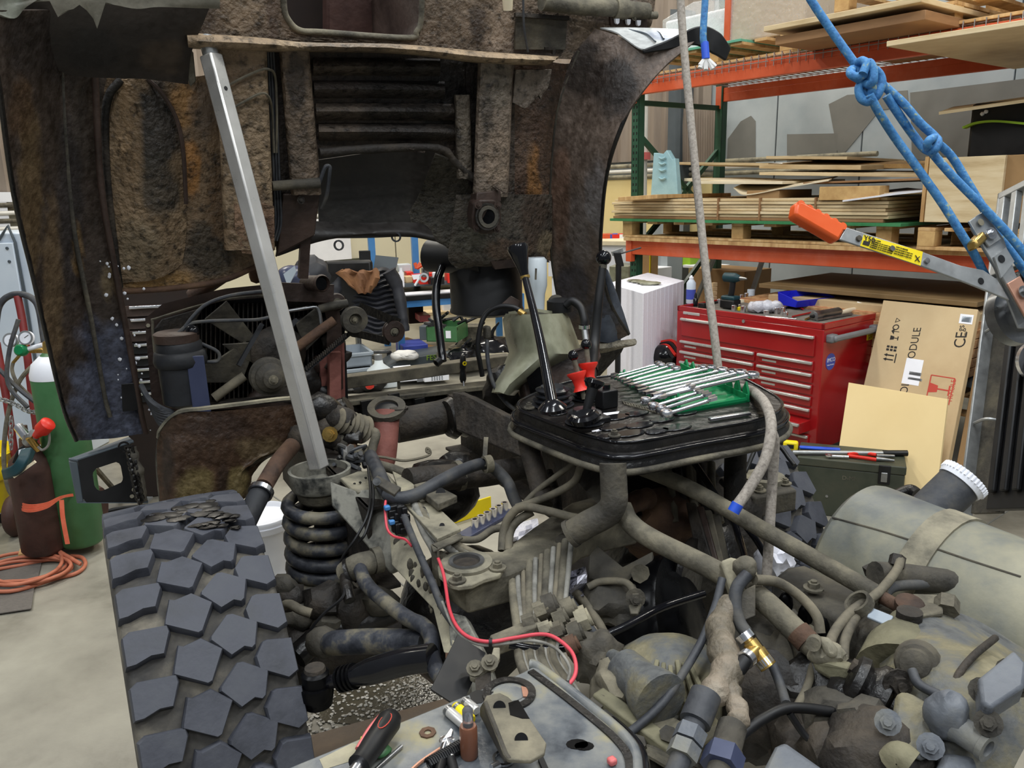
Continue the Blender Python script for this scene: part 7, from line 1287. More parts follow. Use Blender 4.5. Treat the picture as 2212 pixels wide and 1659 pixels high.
for(pts,r,m,nm)in(([(1615,1240,1.45),(1592,1270,1.44),(1588,1310,1.43),(1598,1345,1.42),(1612,1366,1.41)],.0115,'hose','rubber_hose'),([(1630,1252,1.46),(1680,1258,1.48),(1730,1290,1.48),(1764,1330,1.46),(1772,1368,1.45)],.0095,'hosedust','grey_hose'),([(1560,1250,1.47),(1545,1310,1.44),(1518,1380,1.4),(1478,1450,1.36),(1430,1520,1.32),(1370,1575,1.3),(1345,1588,1.3)],.0075,'hose','cable'),([(1100,1392,1.48),(1160,1402,1.48),(1240,1396,1.5),(1340,1358,1.54),(1430,1312,1.6),(1520,1282,1.66)],.008,'blackgloss','black_cable'),([(1150,1222,1.8),(1210,1270,1.74),(1255,1330,1.66),(1300,1390,1.58),(1330,1410,1.52)],.009,'hose','cable'),([(1180,1228,1.82),(1250,1285,1.74),(1290,1340,1.68),(1305,1366,1.66)],.009,'hosedust','cable'),([(1270,1268,1.72),(1300,1256,1.72),(1350,1258,1.7),(1372,1280,1.68)],.008,'hosedust','cable'),([(1500,1000,2.0),(1540,1060,1.95),(1560,1100,1.9)],.008,'black','cable'),([(1580,1104,1.92),(1596,1160,1.86),(1612,1215,1.75)],.0085,'blackgloss','cable'),([(1590,1110,1.9),(1630,1160,1.85),(1655,1200,1.8)],.0085,'blackgloss','cable'),([(1610,1020,2.25),(1640,960,2.3),(1680,962,2.3),(1704,990,2.28),(1716,1005,2.26)],.006,'black','brake_hose'),([(1560,1040,2.05),(1576,1060,2.0),(1572,1100,1.95),(1586,1130,1.9)],.009,'hose','cable'),([(1790,1416,1.36),(1800,1370,1.44),(1840,1320,1.5),(1895,1282,1.55),(1935,1235,1.62),(1945,1210,1.66)],.009,'hosedust','grey_hose'),([(1822,1422,1.4),(1826,1380,1.44),(1850,1330,1.5),(1880,1300,1.55),(1910,1275,1.58)],.009,'hosedust','grey_hose'),([(1905,1290,1.58),(1930,1268,1.62),(1990,1262,1.66),(2050,1255,1.7),(2085,1250,1.72)],.0105,'hose','grey_hose'),([(1598,1590,1.22),(1640,1558,1.24),(1692,1532,1.26),(1740,1530,1.27),(1800,1538,1.28)],.0085,'black','black_cable'),([(1705,1540,1.26),(1740,1590,1.26),(1780,1620,1.25),(1812,1640,1.24)],.0055,'black','thin_wire'),([(1666,1430,1.36),(1684,1475,1.34),(1698,1520,1.3)],.008,'hose','rubber_hose'),([(1970,1448,1.26),(1985,1478,1.24),(2030,1502,1.22),(2075,1525,1.21),(2094,1560,1.2),(2102,1576,1.2)],.0075,'hose','sensor_lead'),([(1760,1420,1.4),(1745,1480,1.36),(1722,1526,1.32)],.007,'hosedust','grey_hose')):
 tp_(nm,pts,r,m)
part('hose_tie',G().ringtube(P(1862,1312,1.51),UP*.6-_r*.5,.02,.026,.018,18),'dust')
wr1=tp_('wrapped_hose',[(1580,1300,1.45),(1556,1345,1.42),(1560,1400,1.36),(1574,1440,1.32),(1552,1485,1.28),(1525,1515,1.26)],lambda t:.019+.007*math.sin(3.14*t)+.002*math.sin(t*31),'sheath',16,wob=.05);
a,b=P(1525,1500,1.25),P(1470,1640,1.18);part('hydraulic_fitting',G().lathe(a,b-a,[(0,.024),(.05,.024),(.052,.018),(.06,.018),(.062,.02),(.068,.02),(.07,.016),(.075,.016)],20),'hose',wr1);
for t in(.55,.78):q=a.lerp(b,t);part('hex_nut',G().cyl(q,q+(b-a).normalized()*.022,.024,n=6),'bluecast',wr1)
part('steel_tail',G().cyl(a.lerp(b,.5),b+(b-a)*.3,.016),'hose',wr1)
wr2=tp_('wrapped_hose',[(1572,1455,1.3),(1580,1500,1.27),(1596,1540,1.24),(1590,1575,1.22)],lambda t:.016+.002*math.sin(t*25),'sheath',14,wob=.1);a,b=P(1582,1570,1.22),P(1556,1660,1.16);part('hydraulic_fitting',G().lathe(a,b-a,[(0,.022),(.04,.022),(.045,.026),(.052,.026),(.056,.018),(.12,.018)],20),'dustdark',wr2);q=a.lerp(b,.62);part('hex_nut',G().cyl(q,q+(b-a).normalized()*.03,.03,n=6),'bluegreypaint',wr2)
tee=T('brass_tee','new brass T-fitting with steel hose clamps','pipe fitting');a,b=P(1608,1372,1.34),P(1654,1432,1.32);dt=(b-a);m_=a.lerp(b,.55);G().lathe(a,dt,[(0,.009),(.012,.009),(.013,.013),(.03,.013),(.031,.015),(.06,.015),(.061,.011),(dt.length,.011)],18).o('tee_body',M['brass'],tee);c_=P(1612,1424,1.31);G().lathe(m_,c_-m_,[(0,.013),(.02,.013),(.022,.01),((c_-m_).length,.01)],16).o('branch',M['brass'],tee)
for(p,d2)in((a,-dt),(b,dt),(c_,c_-m_)):G().ringtube(p-d2.normalized()*.008,d2,.011,.015,.012,20).o('hose_clamp',M['chrome'],tee)
tp_('tee_hose',[(1612,1424,1.31),(1590,1452,1.3),(1570,1478,1.29)],.0125,'black')
for k,(u,v,d,r,sq,m,am)in enumerate(((1480,1180,2.2,.16,(1.2,1,.8),'grimeoil',.3),(1560,1140,2.2,.12,(1,1,1.2),'grime',.3),(1420,1120,2.1,.12,(1,1,.8),'rustbrown',.4),(1345,1480,1.42,.05,(1.1,1,.9),'dust',.35),(1640,1520,1.44,.09,(1,1,1.1),'grime',.3),(1690,1440,1.48,.07,(1,1,1.2),'dustdark',.35),(1650,1370,1.52,.07,(1.3,1,.7),'dustdark',.3),(1765,1500,1.42,.08,(1,1,1),'grimeoil',.35),(1330,1300,1.75,.06,(1.3,1,.8),'dustdark',.4),(1290,1420,1.5,.05,(1,1,1),'dustdark',.4),(1760,1600,1.34,.08,(1,1,.8),'grime',.35))):
 part('gearbox_casting',G().blob(P(u,v,d),r,k*2,am,3,sq,2.4),m)
part('flywheel_drum',G().lathe(P(1470,1350,1.8),RT*.55-FW*.75+UP*.35,[(-.12,.15),(0,.16),(.01,.155),(.012,.12),(.03,.1),(.034,.04)],40),'oil')
part('gearbox_dome',G().lathe(P(1455,1500,1.5),UP*.9+RT*.15-FW*.2,[(-.1,.125),(.03,.12),(.06,.1),(.085,.07),(.1,.035),(.103,.01)],36),'castmix',bev=0)
for k in range(6):part('dome_rib',G().bar(P(1420+14*k,1428+6*(k%3),1.42),P(1400+26*k,1520,1.36),.008,.012),'olivecast',bev=.002)
part('gearbox_deck',G().plate([P(1300,1492,1.44),P(1345,1462,1.46),P(1420,1500,1.42),P(1500,1500,1.4),P(1560,1560,1.36),P(1600,1640,1.32),P(1560,1720,1.26),P(1430,1660,1.3)],.05),'castmix',bev=.006)
part('gearbox_side',G().plate([P(1290,1500,1.42),P(1430,1665,1.28),P(1440,1740,1.26),P(1300,1700,1.3)],.03),'dustdark',bev=.004)
for k in range(5):tp_('hard_line',[(1345+5*k,1600+3*k,1.3),(1420+7*k,1640-4*k,1.27),(1500+10*k,1690-8*k,1.22)],.006,'dust',7)
cyl3=part('slave_cylinder',G().lathe(P(1320,1415,1.46),P(1400,1490,1.36)-P(1320,1415,1.46),[(0,.012),(.03,.02),(.04,.034),(.1,.038),(.12,.046),(.15,.05),(.152,.03)],22),'castmix')
for(u,v,d)in((1322,1562,1.36),(1350,1590,1.34),(1300,1530,1.38),(1385,1620,1.3),(1450,1600,1.3)):part('case_bolt',G().cyl(P(u,v,d),P(u-8,v-16,d-.02),.014,n=6),'dustdark')
part('case_flange',G().bar(P(1290,1500,1.38),P(1480,1640,1.26),.03,.02),'olivecast',bev=.004);part('case_flange',G().bar(P(1310,1490,1.4),P(1520,1620,1.3),.05,.012),'dustlight',bev=.004)
part('yellowed_cover',G().plate([P(1506,1420,1.5),P(1560,1380,1.52),P(1590,1460,1.46),P(1520,1540,1.42)],.02),'olivecast',bev=.004);part('small_plate',G().plate([P(1515,1580,1.3),P(1558,1560,1.3),P(1560,1580,1.29),P(1516,1610,1.28)],.006),'dustlight',bev=.002)
cvr=part('finned_cover',G().plate([P(1672,1612,1.22),P(1694,1598,1.22),P(1800,1672,1.16),P(1740,1690,1.16),P(1640,1672,1.18)],.04),'bluecast',bev=.008)
fan=[]
for k in range(11):tp_('hose_line',[(1105+13*k,1240-8*k,1.78),(1110+11*k,1300,1.64),(1118+9*k,1360,1.54),(1122+8*k,1420,1.46),(1140+9*k,1470,1.4),(1165+9*k,1510,1.36)],.0062 if k%3 else .009,('dust','wiregrey','hosedust')[k%3],8)
for k,(u,v,d,r,n,m)in enumerate(((1140,1345,1.52,.016,6,'dust'),(1165,1320,1.54,.018,6,'dust'),(1185,1310,1.55,.024,8,'dustdark'),(1205,1335,1.54,.022,6,'dust'),(1225,1315,1.56,.02,12,'dust'),(1200,1365,1.5,.018,6,'dustdark'),(1240,1370,1.5,.022,8,'dust'),(1175,1360,1.5,.014,6,'dustlight'),(1255,1340,1.55,.026,7,'dustlight'),(1230,1395,1.46,.018,10,'rustbrown'))):part('pipe_fitting',G().cyl(P(u-10,v+3,d),P(u+14,v-6,d),r,n=n).cyl(P(u+14,v-6,d),P(u+20,v-9,d),r*.7),m)
part('valve_bar',G().bar(P(1065,1395,1.5),P(1170,1352,1.52),.03,.03),'dust',bev=.004)
lug=part('lug_plate',G().plate([P(1352,1280,1.62),P(1378,1270,1.62),P(1388,1300,1.6),P(1378,1326,1.58),P(1362,1326,1.58)],.008),'dust',bev=.002);part('lug_bolt',G().hexbolt(P(1372,1292,1.6),-_f,.012,.01),'dustdark',lug)
part('box_bracket',G().plate([P(1272,1200,1.85),P(1290,1178,1.85),P(1345,1224,1.8),P(1410,1190,1.8),P(1410,1240,1.78),P(1350,1262,1.76),P(1270,1250,1.8)],.02),'dustdark',bev=.003);part('bracket_nut',G().cyl(P(1385,1238,1.76),P(1383,1240,1.74),.02,n=8),'dust')
part('prop_flange',G().lathe(P(1470,1240,1.9),RT*.6-FW,[(0,.07),(.015,.09),(.03,.09),(.035,.05)],24),'grimeoil')
for k in range(4):part('canvas_sheath',G().plate([P(1480+18*k,1085+8*k,1.95),P(1500+18*k,1085+8*k,1.93),P(1540+12*k,1215,1.85),P(1520+10*k,1222,1.86),P(1495+10*k,1160,1.9)],.012),('grime','brownpaint','hosedust','dustdark')[k],bev=.003)
for k in range(5):tp_('drop_pipe',[(1440+24*k,1000,2.1),(1450+22*k,1060,2.05),(1460+24*k,1130,2.0)],.011,'grime' if k%2 else 'hosedust',8)
part('diagonal_brace',G().bar(P(1262,1022,1.95),P(1320,1085,1.8),.05,.012,up=_f),'dustdark');part('centre_web',G().plate([P(1280,1000,2.1),P(1480,1010,2.1),P(1500,1120,2.05),P(1360,1110,2.0),P(1290,1060,2.05)],.02),'grimeoil')
part('rusty_arm',G().tube([P(1330,1105,1.95),P(1370,1085,1.95),P(1405,1075,1.98)],.026,12,wob=.2),'rustbrown')
sb_=part('step_bracket',G().plate([P(1012,1438,1.4),P(1060,1420,1.42),P(1066,1398,1.44),P(1080,1398,1.44),P(1080,1420,1.42),P(1070,1440,1.4),P(1026,1466,1.38),P(1016,1462,1.38)],.012),'dustlight',bev=.002)
for u,v in((1026,1444),(1058,1432)):part('bracket_bolt',G().hexbolt(P(u,v,1.39),UP*.7-_f*.5,.009,.007),'dust',sb_)
part('rubber_strip',G().bar(P(1018,1392,1.46),P(962,1510,1.36),.06,.004,up=_f),'black');part('bracket_leg',G().plate([P(1026,1466,1.38),P(1060,1450,1.39),P(1062,1510,1.36),P(1030,1520,1.36)],.01),'grime');part('rust_panel',G().plate([P(962,1410,1.52),P(992,1410,1.5),P(1000,1500,1.44),P(966,1510,1.46)],.01),'copper' if 0 else 'rustbrown')
hr=T('wire_harness','red and grey wires looping over the chassis beside the lid','wires')
G().tube([P(940,1190,1.78),P(958,1240,1.68),P(972,1320,1.56),P(1000,1368,1.5),P(1050,1386,1.46),P(1110,1378,1.46),P(1165,1370,1.46),P(1200,1378,1.44),P(1236,1410,1.4),P(1244,1450,1.37),P(1228,1478,1.35),P(1200,1482,1.35)],.0036,8).o('red_wire',M['redwire'],hr)
G().tube([P(955,1300,1.6),P(985,1362,1.52),P(1035,1392,1.47),P(1090,1390,1.46),P(1150,1384,1.46),P(1200,1400,1.43),P(1230,1440,1.38),P(1226,1474,1.35)],.003,8).o('grey_wire',M['wiregrey'],hr)
for(u,v,d)in((1056,1388,1.46),(962,1303,1.6),(1222,1480,1.35)):G().ringtube(P(u,v,d),_r,.005,.008,.006,12).o('cable_tie',M['black'],hr)
dm=T('fuel_drum','large grey cylindrical tank with strap and filler neck at right','tank')
da,db=P(1832,1190,2.02),P(2330,1420,1.62);dn_=(db-da).normalized();Rr=.185
G().lathe(da,dn_,[(0,.04),(.0,Rr*.78),(.006,Rr*.9),(.02,Rr*.98),(.034,Rr),(1.2,Rr),(1.21,Rr*.9)],56).o('tank_shell',M['drum'],dm,ang=30)
x_,y_=basis(dn_)
def on_drum(t,u,v):
 d=ray(u,v);o=EYE-da;d2=d-dn_*d.dot(dn_);o2=o-dn_*o.dot(dn_);a=d2.dot(d2);b=2*o2.dot(d2);c=o2.dot(o2)-Rr*Rr;q=max(0,b*b-4*a*c);return EYE+d*((-b-math.sqrt(q))/(2*a))
G().tube([on_drum(0,u,v)for u,v in((1798,1118),(1900,1146),(2000,1178),(2100,1212),(2205,1246))],.0025,6).o('seam',M['dustdark'],dm)
st_=G();pts=[]
q=on_drum(0,2040,1130);tq=(q-da).dot(dn_);cq=da+dn_*tq
for k in range(19):
 a=math.radians(-75+10*k);up2=(UP-dn_*UP.dot(dn_)).normalized();sd2=dn_.cross(up2);sd2=sd2 if sd2.dot(_r)<0 else-sd2;pts.append(cq+(up2*math.cos(a)+sd2*math.sin(a))*(Rr+.003))
prev=None
for k,p in enumerate(pts):
 r_=(p-cq).normalized();w2=.03;rgg=[st_.b.verts.new(p+dn_*s1*w2+r_*s2*.003)for s1,s2 in((-1,-1),(1,-1),(1,1),(-1,1))]
 if prev:st_.bridge(prev,rgg)
 else:st_.b.faces.new(rgg)
 prev=rgg
st_.b.faces.new(prev);st_.o('strap',M['dustlight'],dm)
na,nb=P(2010,1105,1.93),P(2078,1040,1.93);nk=G().lathe(na,nb-na,[(-.06,.05),((nb-na).length,.05)],30).o('filler_neck',M['bluegreypaint']if 0 else M['hose'],dm);G().lathe(nb,nb-na,[(-.012,.053),(.0,.056),(.014,.056),(.016,.05)],40).o('filler_cap',M['white'],nk)
for k in range(36):a=k*2*math.pi/36;xx,yy=basis(nb-na);q=nb+(xx*math.cos(a)+yy*math.sin(a))*.056;G().cyl(q-(nb-na).normalized()*.0,q+(nb-na).normalized()*.014,.003,n=6).o('cap_rib',M['white'],nk)
pn2=part('rag_pipe',G().tube([P(1930,1075,2.3),P(1965,1060,2.28),P(1980,1068,2.26)],.018,10),'grimeoil')
stt=part('strap_tension',G().cyl(P(1935,1225,1.66),P(1940,1202,1.67),.016,n=6),'grime');part('tension_rod',G().tube([P(1890,1240,1.66),P(1960,1245,1.68),P(2085,1262,1.68)],.026,14,2),'dustdark');part('rod_end',G().cyl(P(2075,1260,1.68),P(2092,1264,1.68),.03,n=10),'grime');part('saddle',G().plate([P(1862,1224,1.7),P(1880,1216,1.7),P(1920,1238,1.66),P(1900,1252,1.66)],.03),'grime')
rbx=part('rear_rail_box',G().prism([P(1665,1250,1.72),P(1700,1222,1.78),P(1738,1218,1.8),P(1980,1330,1.52),P(1930,1372,1.48),P(1850,1360,1.5)],-UP*.16),'dustdark',bev=.012);part('box_bolt',G().hexbolt(P(1757,1272,1.64),UP,.012,.011),'dust',rbx);part('blue_plate',G().plate([P(1880,1310,1.5),P(1930,1330,1.46),P(1918,1352,1.45),P(1872,1332,1.48)],.006),'crategrey',rbx,bev=.002)
for u,v in((1696,1306),(1775,1360),(1740,1330)):part('oval_hole',G().blob(P(u,v,1.5),.022,1,.0,2,(.7,.4,1.2)),'oil',rbx)
sbx=T('steering_gearbox','cast steering gearbox with bolted square cover and grey stub pipe','gearbox')
def sp2(nm,g,m,par=sbx,**k):return g.o(nm,M[m],par,**k)
rows=[]
pr_rows=[[(1905,1375,1.50),(1935,1340,1.5),(1990,1310,1.52),(2060,1320,1.56),(2130,1350,1.56),(2240,1420,1.5)],[(1900,1430,1.42),(1940,1395,1.40),(2000,1375,1.38),(2080,1380,1.38),(2150,1410,1.38),(2240,1470,1.36)],[(1905,1480,1.34),(1950,1450,1.31),(2010,1440,1.28),(2090,1440,1.26),(2160,1460,1.26),(2240,1520,1.26)],[(1930,1540,1.28),(1970,1510,1.26),(2030,1505,1.22),(2090,1510,1.2),(2150,1540,1.2),(2230,1580,1.2)],[(1940,1620,1.22),(1980,1600,1.2),(2030,1600,1.18),(2080,1600,1.17),(2130,1600,1.17),(2200,1640,1.17)],[(1900,1700,1.2),(1960,1720,1.18),(2030,1720,1.16),(2080,1720,1.15),(2110,1720,1.15),(2160,1720,1.15)]]
g=G();n=6
cols_=[spline([P(*q)for q in r],6)for r in pr_rows];ng=len(cols_[0]);grid_=[spline([c[i]for c in cols_],6)for i in range(ng)]
for i in range(ng):grid_[i]=[p+(EYE-p).normalized()*.006*mn.noise(p*26)for p in grid_[i]]
sp2('gearbox_casting',G().grid(grid_,.02),'castmix');sp2('face_groove',G().tube([P(2060,1482,1.235),P(2075,1450,1.245),P(2105,1415,1.28),P(2150,1378,1.36)],.006,8),'grime')
cv=sp2('square_cover',G().plate([P(2104,1500,1.17),P(2178,1440,1.2),P(2206,1470,1.18),P(2200,1520,1.15),P(2130,1566,1.13),P(2108,1556,1.14)],-.04),'bluecast',bev=.005)
text('SCHAERER',P(2132,1530,1.128),P(2190,1490,1.15)-P(2132,1530,1.128),UP,.014,M['dustdark'],cv);text('040 216',P(2138,1548,1.126),P(2190,1490,1.15)-P(2132,1530,1.128),UP,.014,M['dustdark'],cv)
for u,v,d in((2122,1492,1.16),(2180,1450,1.19),(2208,1478,1.17),(2135,1562,1.12)):sp2('cover_bolt',G().hexbolt(P(u,v,d),EYE-P(u,v,d),.011,.012),'dustdark',cv)
sp2('turret',G().lathe(P(1950,1400,1.45),P(1955,1340,1.5)-P(1950,1400,1.45),[(-.06,.075),(0,.06),(.05,.034),(.07,.026),(.078,.012)],26),'olivecast');arm=sp2('pitman_arm',G().prism([P(1945,1330,1.5),P(1975,1316,1.52),P(2010,1312,1.52),P(2036,1322,1.5),P(2036,1334,1.48),P(1995,1340,1.46),P(1955,1346,1.46)],UP*.012),'dust',bev=.004);sp2('arm_nut',G().lathe(P(1962,1352,1.46),UP,[(-.01,.022),(.03,.022)],16),'grime',arm)
sp2('bleed_block',G().plate([P(1970,1280,1.6),P(2030,1282,1.6),P(2032,1310,1.58),P(1966,1308,1.58)],.04),'dust',bev=.006);sp2('hex_plug',G().cyl(P(2044,1322,1.5),P(2046,1296,1.52),.022,n=6),'dust');sp2('plug_cap',G().cyl(P(2046,1298,1.515),P(2047,1288,1.52),.014),'dustdark')
sn=sp2('sensor',G().lathe(P(1980,1432,1.3),_u*.2-_r*.5-_f*.8,[(-.02,.036),(0,.034),(.012,.03),(.014,.024),(.03,.022),(.034,.014)],22),'dustdark');sp2('small_bolt',G().hexbolt(P(1938,1476,1.27),-_f,.014,.012),'grime')
bx_=sp2('valve_block',G().prism([P(1935,1498,1.24),P(1960,1494,1.23),P(2040,1540,1.2),P(2036,1610,1.16),P(1990,1650,1.14),P(1920,1600,1.18)],(P(1935,1498,1.3)-P(1935,1498,1.24))*1.2),'castmix',bev=.01)
for u,v,d in((2030,1535,1.19),(2010,1612,1.15),(1918,1560,1.17)):sp2('block_bolt',G().hexbolt(P(u,v,d),EYE-P(u,v,d),.011,.01),'bluecast',bx_)
sa,sb3=P(2050,1560,1.17),P(2136,1618,1.12);stb=sp2('stub_pipe',G().lathe(sa,sb3-sa,[(0,.024),(.02,.02),(.05,.019),(.051,.021),((sb3-sa).length,.021),((sb3-sa).length,.012),((sb3-sa).length-.01,.011)],24),'bluecast');sp2('stub_flange',G().blob(P(2046,1545,1.17),.03,2,.2,3,(1,1,1.3)),'bluecast',stb)
sp2('dark_case',G().blob(P(1900,1640,1.22),.075,4,.2,3,(1.2,1,1)),'grime');sp2('lower_lug',G().tube([P(1925,1645,1.15),P(1945,1632,1.14),P(1970,1650,1.13)],.02,10),'olivecast');sp2('lower_body',G().plate([P(2036,1620,1.16),P(2110,1630,1.14),P(2120,1720,1.1),P(2000,1720,1.1)],.06),'bluecast',bev=.01)
for k,(u,v,d,r,m)in enumerate(((1800,1560,1.32,.06,'dustdark'),(1840,1590,1.28,.05,'grime'),(1830,1530,1.32,.05,'grimeoil'),(1790,1620,1.26,.04,'grime'),(1860,1560,1.26,.04,'dustdark'))):sp2('spool_valve',G().blob(P(u,v,d),r,k,.35,2,(1,1,1),3),m)
for k in range(3):sp2('valve_ring',G().ringtube(P(1800+6*k,1608+3*k,1.24),_r*.8-_u*.4,.018,.024,.006,18),'brass' if k==1 else 'dust')
G().blob(P(1672,1212,1.9),.045,5,.35,3,(1,.8,1),4).o('white_rag',M['rag'],None,'crumpled white rag by the hanging grey rope','rag')
"""wet floor patch, mat and sheet under the axle"""
def fl(pts,z,th=.002):return G().prism([Zp(u,v,z)for u,v in pts],UP*th)
fl([(690,1400),(780,1360),(900,1330),(980,1380),(1000,1480),(960,1560),(820,1570),(700,1560),(640,1500)],.001).o('oil_puddle',M['wet'],None,'dark wet oil patch on the floor under the axle','puddle')
ab=G();random.seed(21)
for k in range(1500):
 u,v=random.uniform(640,1000),random.uniform(1330,1600);ab.blob(Zp(u,v,.004),random.uniform(.003,.008),k,.2,0,(1,1,.5))
ab.o('absorbent_granules',M['absorb'],None,'pale oil absorbent granules scattered under the axle','granules',kind='stuff')
fl([(600,1610),(1000,1500),(1010,1560),(640,1680)],.004,.004).o('floor_mat',M['brownmat'],None,'brown mat on the floor between tyre and lid','mat')
fl([(820,1330),(950,1310),(990,1390),(830,1400)],.003,.01).o('cardboard_sheet',M['milky'],None,'pale sheet on the floor under the stabiliser bar','sheet')
wbk=T('white_bucket','dirty white plastic bucket on the floor behind the coil spring','bucket');c_=Zp(572,1245,0);G().lathe(c_,UP,[(0,.12),(.28,.15),(.3,.156),(.31,.15),(.3,.14),(.02,.11)],30).o('bucket',M['white'],wbk);G().lathe(c_+UP*.255,UP,[(0,.148),(.004,.158),(.03,.16),(.034,.15)],30).o('rim_band',M['white'],wbk)
yc=T('socket_case','open yellow socket case on the floor under the crossmember','case');a=Zp(950,1142,.0);e=Zp(1062,1106,0)-a;n=V((-e.y,e.x,0)).normalized()
G().obox(a,e,n*.01,UP*.09).o('front_wall',M['yellow'],yc,bev=.003);G().obox(a+n*.2,e,n*.01,UP*.09).o('back_wall',M['yellow'],yc,bev=.003);G().obox(a,e.normalized()*.01,n*.21,UP*.07).o('side_wall',M['yellow'],yc);G().obox(a+n*.01,e,n*.2,UP*.012).o('bottom',M['yellow'],yc);g=G();random.seed(9)
for k in range(18):q=a+e*random.uniform(.1,.9)+n*random.uniform(.03,.18)+UP*.03;g.tube([q,q+V((random.uniform(-.05,.05),random.uniform(-.05,.05),.015))],.008,6,1)
g.o('drill_bits',M['black'],yc,kind='stuff')
sr_=T('socket_rail','blue socket rail with upright chrome sockets by the yellow case','socket rail');r0,r1=Zp(1000,1160,.01),Zp(1100,1102,.01);G().bar(r0,r1,.08,.02).o('rail',M['bluegreypaint'],sr_,bev=.004)
for k in range(6):q=r0.lerp(r1,.25+.13*k)+UP*.01;so=G();so.ringtube(q,UP,.012,.02,.05,14);so.o('socket',M['chrome'],sr_)
g=G().grid([[Zp(1090+14*j+3*math.sin(i),1140+9*i-4*j,.03+.02*math.sin(i*2+j*1.7))for j in range(6)]for i in range(5)],.003);g.o('plastic_tray',M['binclear'],None,'clear plastic blister tray on the floor by the socket rail','tray')
G().grid([[P(1165+20*j+4*math.sin(i*1.3),1250+16*i-5*j,1.75+.04*math.sin(i*2.1+j*1.7))for j in range(6)]for i in range(5)],.003).o('foil_bag',M['foilbag'],None,'shiny crinkled plastic bag under the cross beam','bag')
ZL=.93
def Lp(u,v,dz=0.):return Zp(u,v,ZL+dz)
ld=T('box_lid','dirty grey sheet-metal box lid in the foreground','box lid')
lo=[(560,1690),(620,1659),(760,1602),(900,1545),(1050,1484),(1128,1452),(1150,1440),(1166,1444),(1230,1496),(1310,1562),(1350,1600),(1366,1630),(1370,1690),(1370,1760),(560,1760)]
G().prism([Lp(u,v)for u,v in lo],-UP*.012).o('lid_plate',M['lidgrey'],ld,bev=.003)
rm=[(1144,1436),(1160,1440),(1230,1492),(1312,1558),(1352,1596),(1372,1630),(1376,1690)]
G().tube([Lp(u,v,-.004)for u,v in rm],.009,10).o('rolled_rim',M['lidgrey'],ld);G().sweep([Lp(u-14,v+10,.001)for u,v in rm[1:]],.012,.004).o('rim_groove',M['grimeoil'],ld);G().tube([Lp(u+6,v+10,-.03)for u,v in rm[3:]],.016,10).o('rim_side',M['blackgloss'],ld)
for u,v,r in((1247,1608,.016),(1262,1612,.014)):G().prism([Lp(u+r*1700*math.cos(a)*.9,v+r*700*math.sin(a),.0002)for a in[k*.5236 for k in range(12)]],UP*.0006).o('oil_spot',M['oil'],ld)
G().ringtube(Lp(1100,1500,.0),UP,.03,.042,.004,30).o('hole_gasket',M['grimeoil'],ld);G().prism([Lp(1100+34*math.cos(a),1498+17*math.sin(a),.0005)for a in[k*.35 for k in range(18)]],UP*.0005).o('hole_cap',M['lidgrey'],ld)
G().prism([Lp(1126,1484,.001),Lp(1142,1488,.001),Lp(1148,1508,.001),Lp(1130,1506,.001)],UP*.002).o('copper_tab',M['copper'],ld)
G().cbox(Lp(1322,1644,.006),RT,FW,UP,.012,.012,.01).o('reflector_clip',M['redvalve'],ld,bev=.003)
G().plate([Lp(690,1640,.0006),Lp(760,1605,.0006),Lp(790,1612,.0006),Lp(770,1640,.0006),Lp(700,1662,.0006)],.0005).o('paint_patch',M['plydark']if 0 else M['dustlight'],ld)
sbk=T('steel_bracket','folded steel bracket with two holes lying on the lid','bracket');bz=.055
bp3=[(1044,1515),(1050,1502),(1080,1496),(1098,1505),(1142,1548),(1180,1604),(1176,1626),(1146,1642),(1096,1640),(1088,1628)]
bpl=G().prism([Lp(u,v,bz)for u,v in bp3],-UP*.006).o('top_flange',M['dust'],sbk,bev=.0015)
G().plate([Lp(1044,1515,bz),Lp(1088,1628,bz),Lp(1096,1640,bz),Lp(1090,1650,.012),Lp(1066,1604,.006),Lp(1036,1545,.006),Lp(1036,1528,.03)],.006).o('side_flange',M['dustdark'],sbk,bev=.0015)
for u,v in((1079,1528),(1126,1598)):G().cyl(Lp(u,v,bz-.001),Lp(u,v,bz+.0008),.009,n=22).o('hole',M['oil'],bpl)
G().plate([Lp(1098,1518,bz+.0006),Lp(1120,1512,bz+.0006),Lp(1144,1552,bz+.0006),Lp(1128,1552,bz+.0006),Lp(1102,1544,bz+.0006)],.0006).o('oil_stain',M['oil'],bpl)
vl=T('glass_vial','brown labelled vial with clear glass neck standing on the lid','vial');b=Lp(1014,1634);G().lathe(b,UP,[(0,.011),(.004,.0125),(.046,.0125),(.05,.011)],22).o('brown_body',M['amber'],vl);G().lathe(b+UP*.05,UP,[(0,.0075),(.024,.0075),(.028,.005),(.029,.001)],20).o('glass_tip',M['glass'],vl)
for k,(a,c,m,lab)in enumerate((((962,1530),(1006,1568),'alu','silver butane cartridge on the lid, lowest of three'),((982,1524),(1020,1556),'yellow','yellow cartridge on the lid, middle of three'),((1000,1512),(1030,1536),'alu','silver and yellow cartridge on the lid, uppermost of three'))):
 p,q=Lp(*a,.009),Lp(*c,.009);t_=T('cartridge',lab,'cartridge','three cartridges on the lid');G().lathe(p,q-p,[(0,.005),(.003,.0075),(.012,.008),((q-p).length-.003,.008),((q-p).length,.006)],16).o('tube_body',M[m],t_);G().lathe(p,q-p,[(.006,.0084),(.012,.0084)],16).o('band',M['steel'],t_)
G().plate([Lp(1014,1498,.001),Lp(1030,1490,.001),Lp(1066,1494,.001),Lp(1040,1518,.001),Lp(1020,1520,.001)],.0012).o('black_scrap',M['black'],None,'torn black tape scrap behind the steel bracket','scrap')
wsh=G().ringtube(Lp(924,1584),UP,.0055,.0125,.0025,8).o('rusty_washer',M['rustbrown'],None,'rusty washer lying alone on the lid','washer')
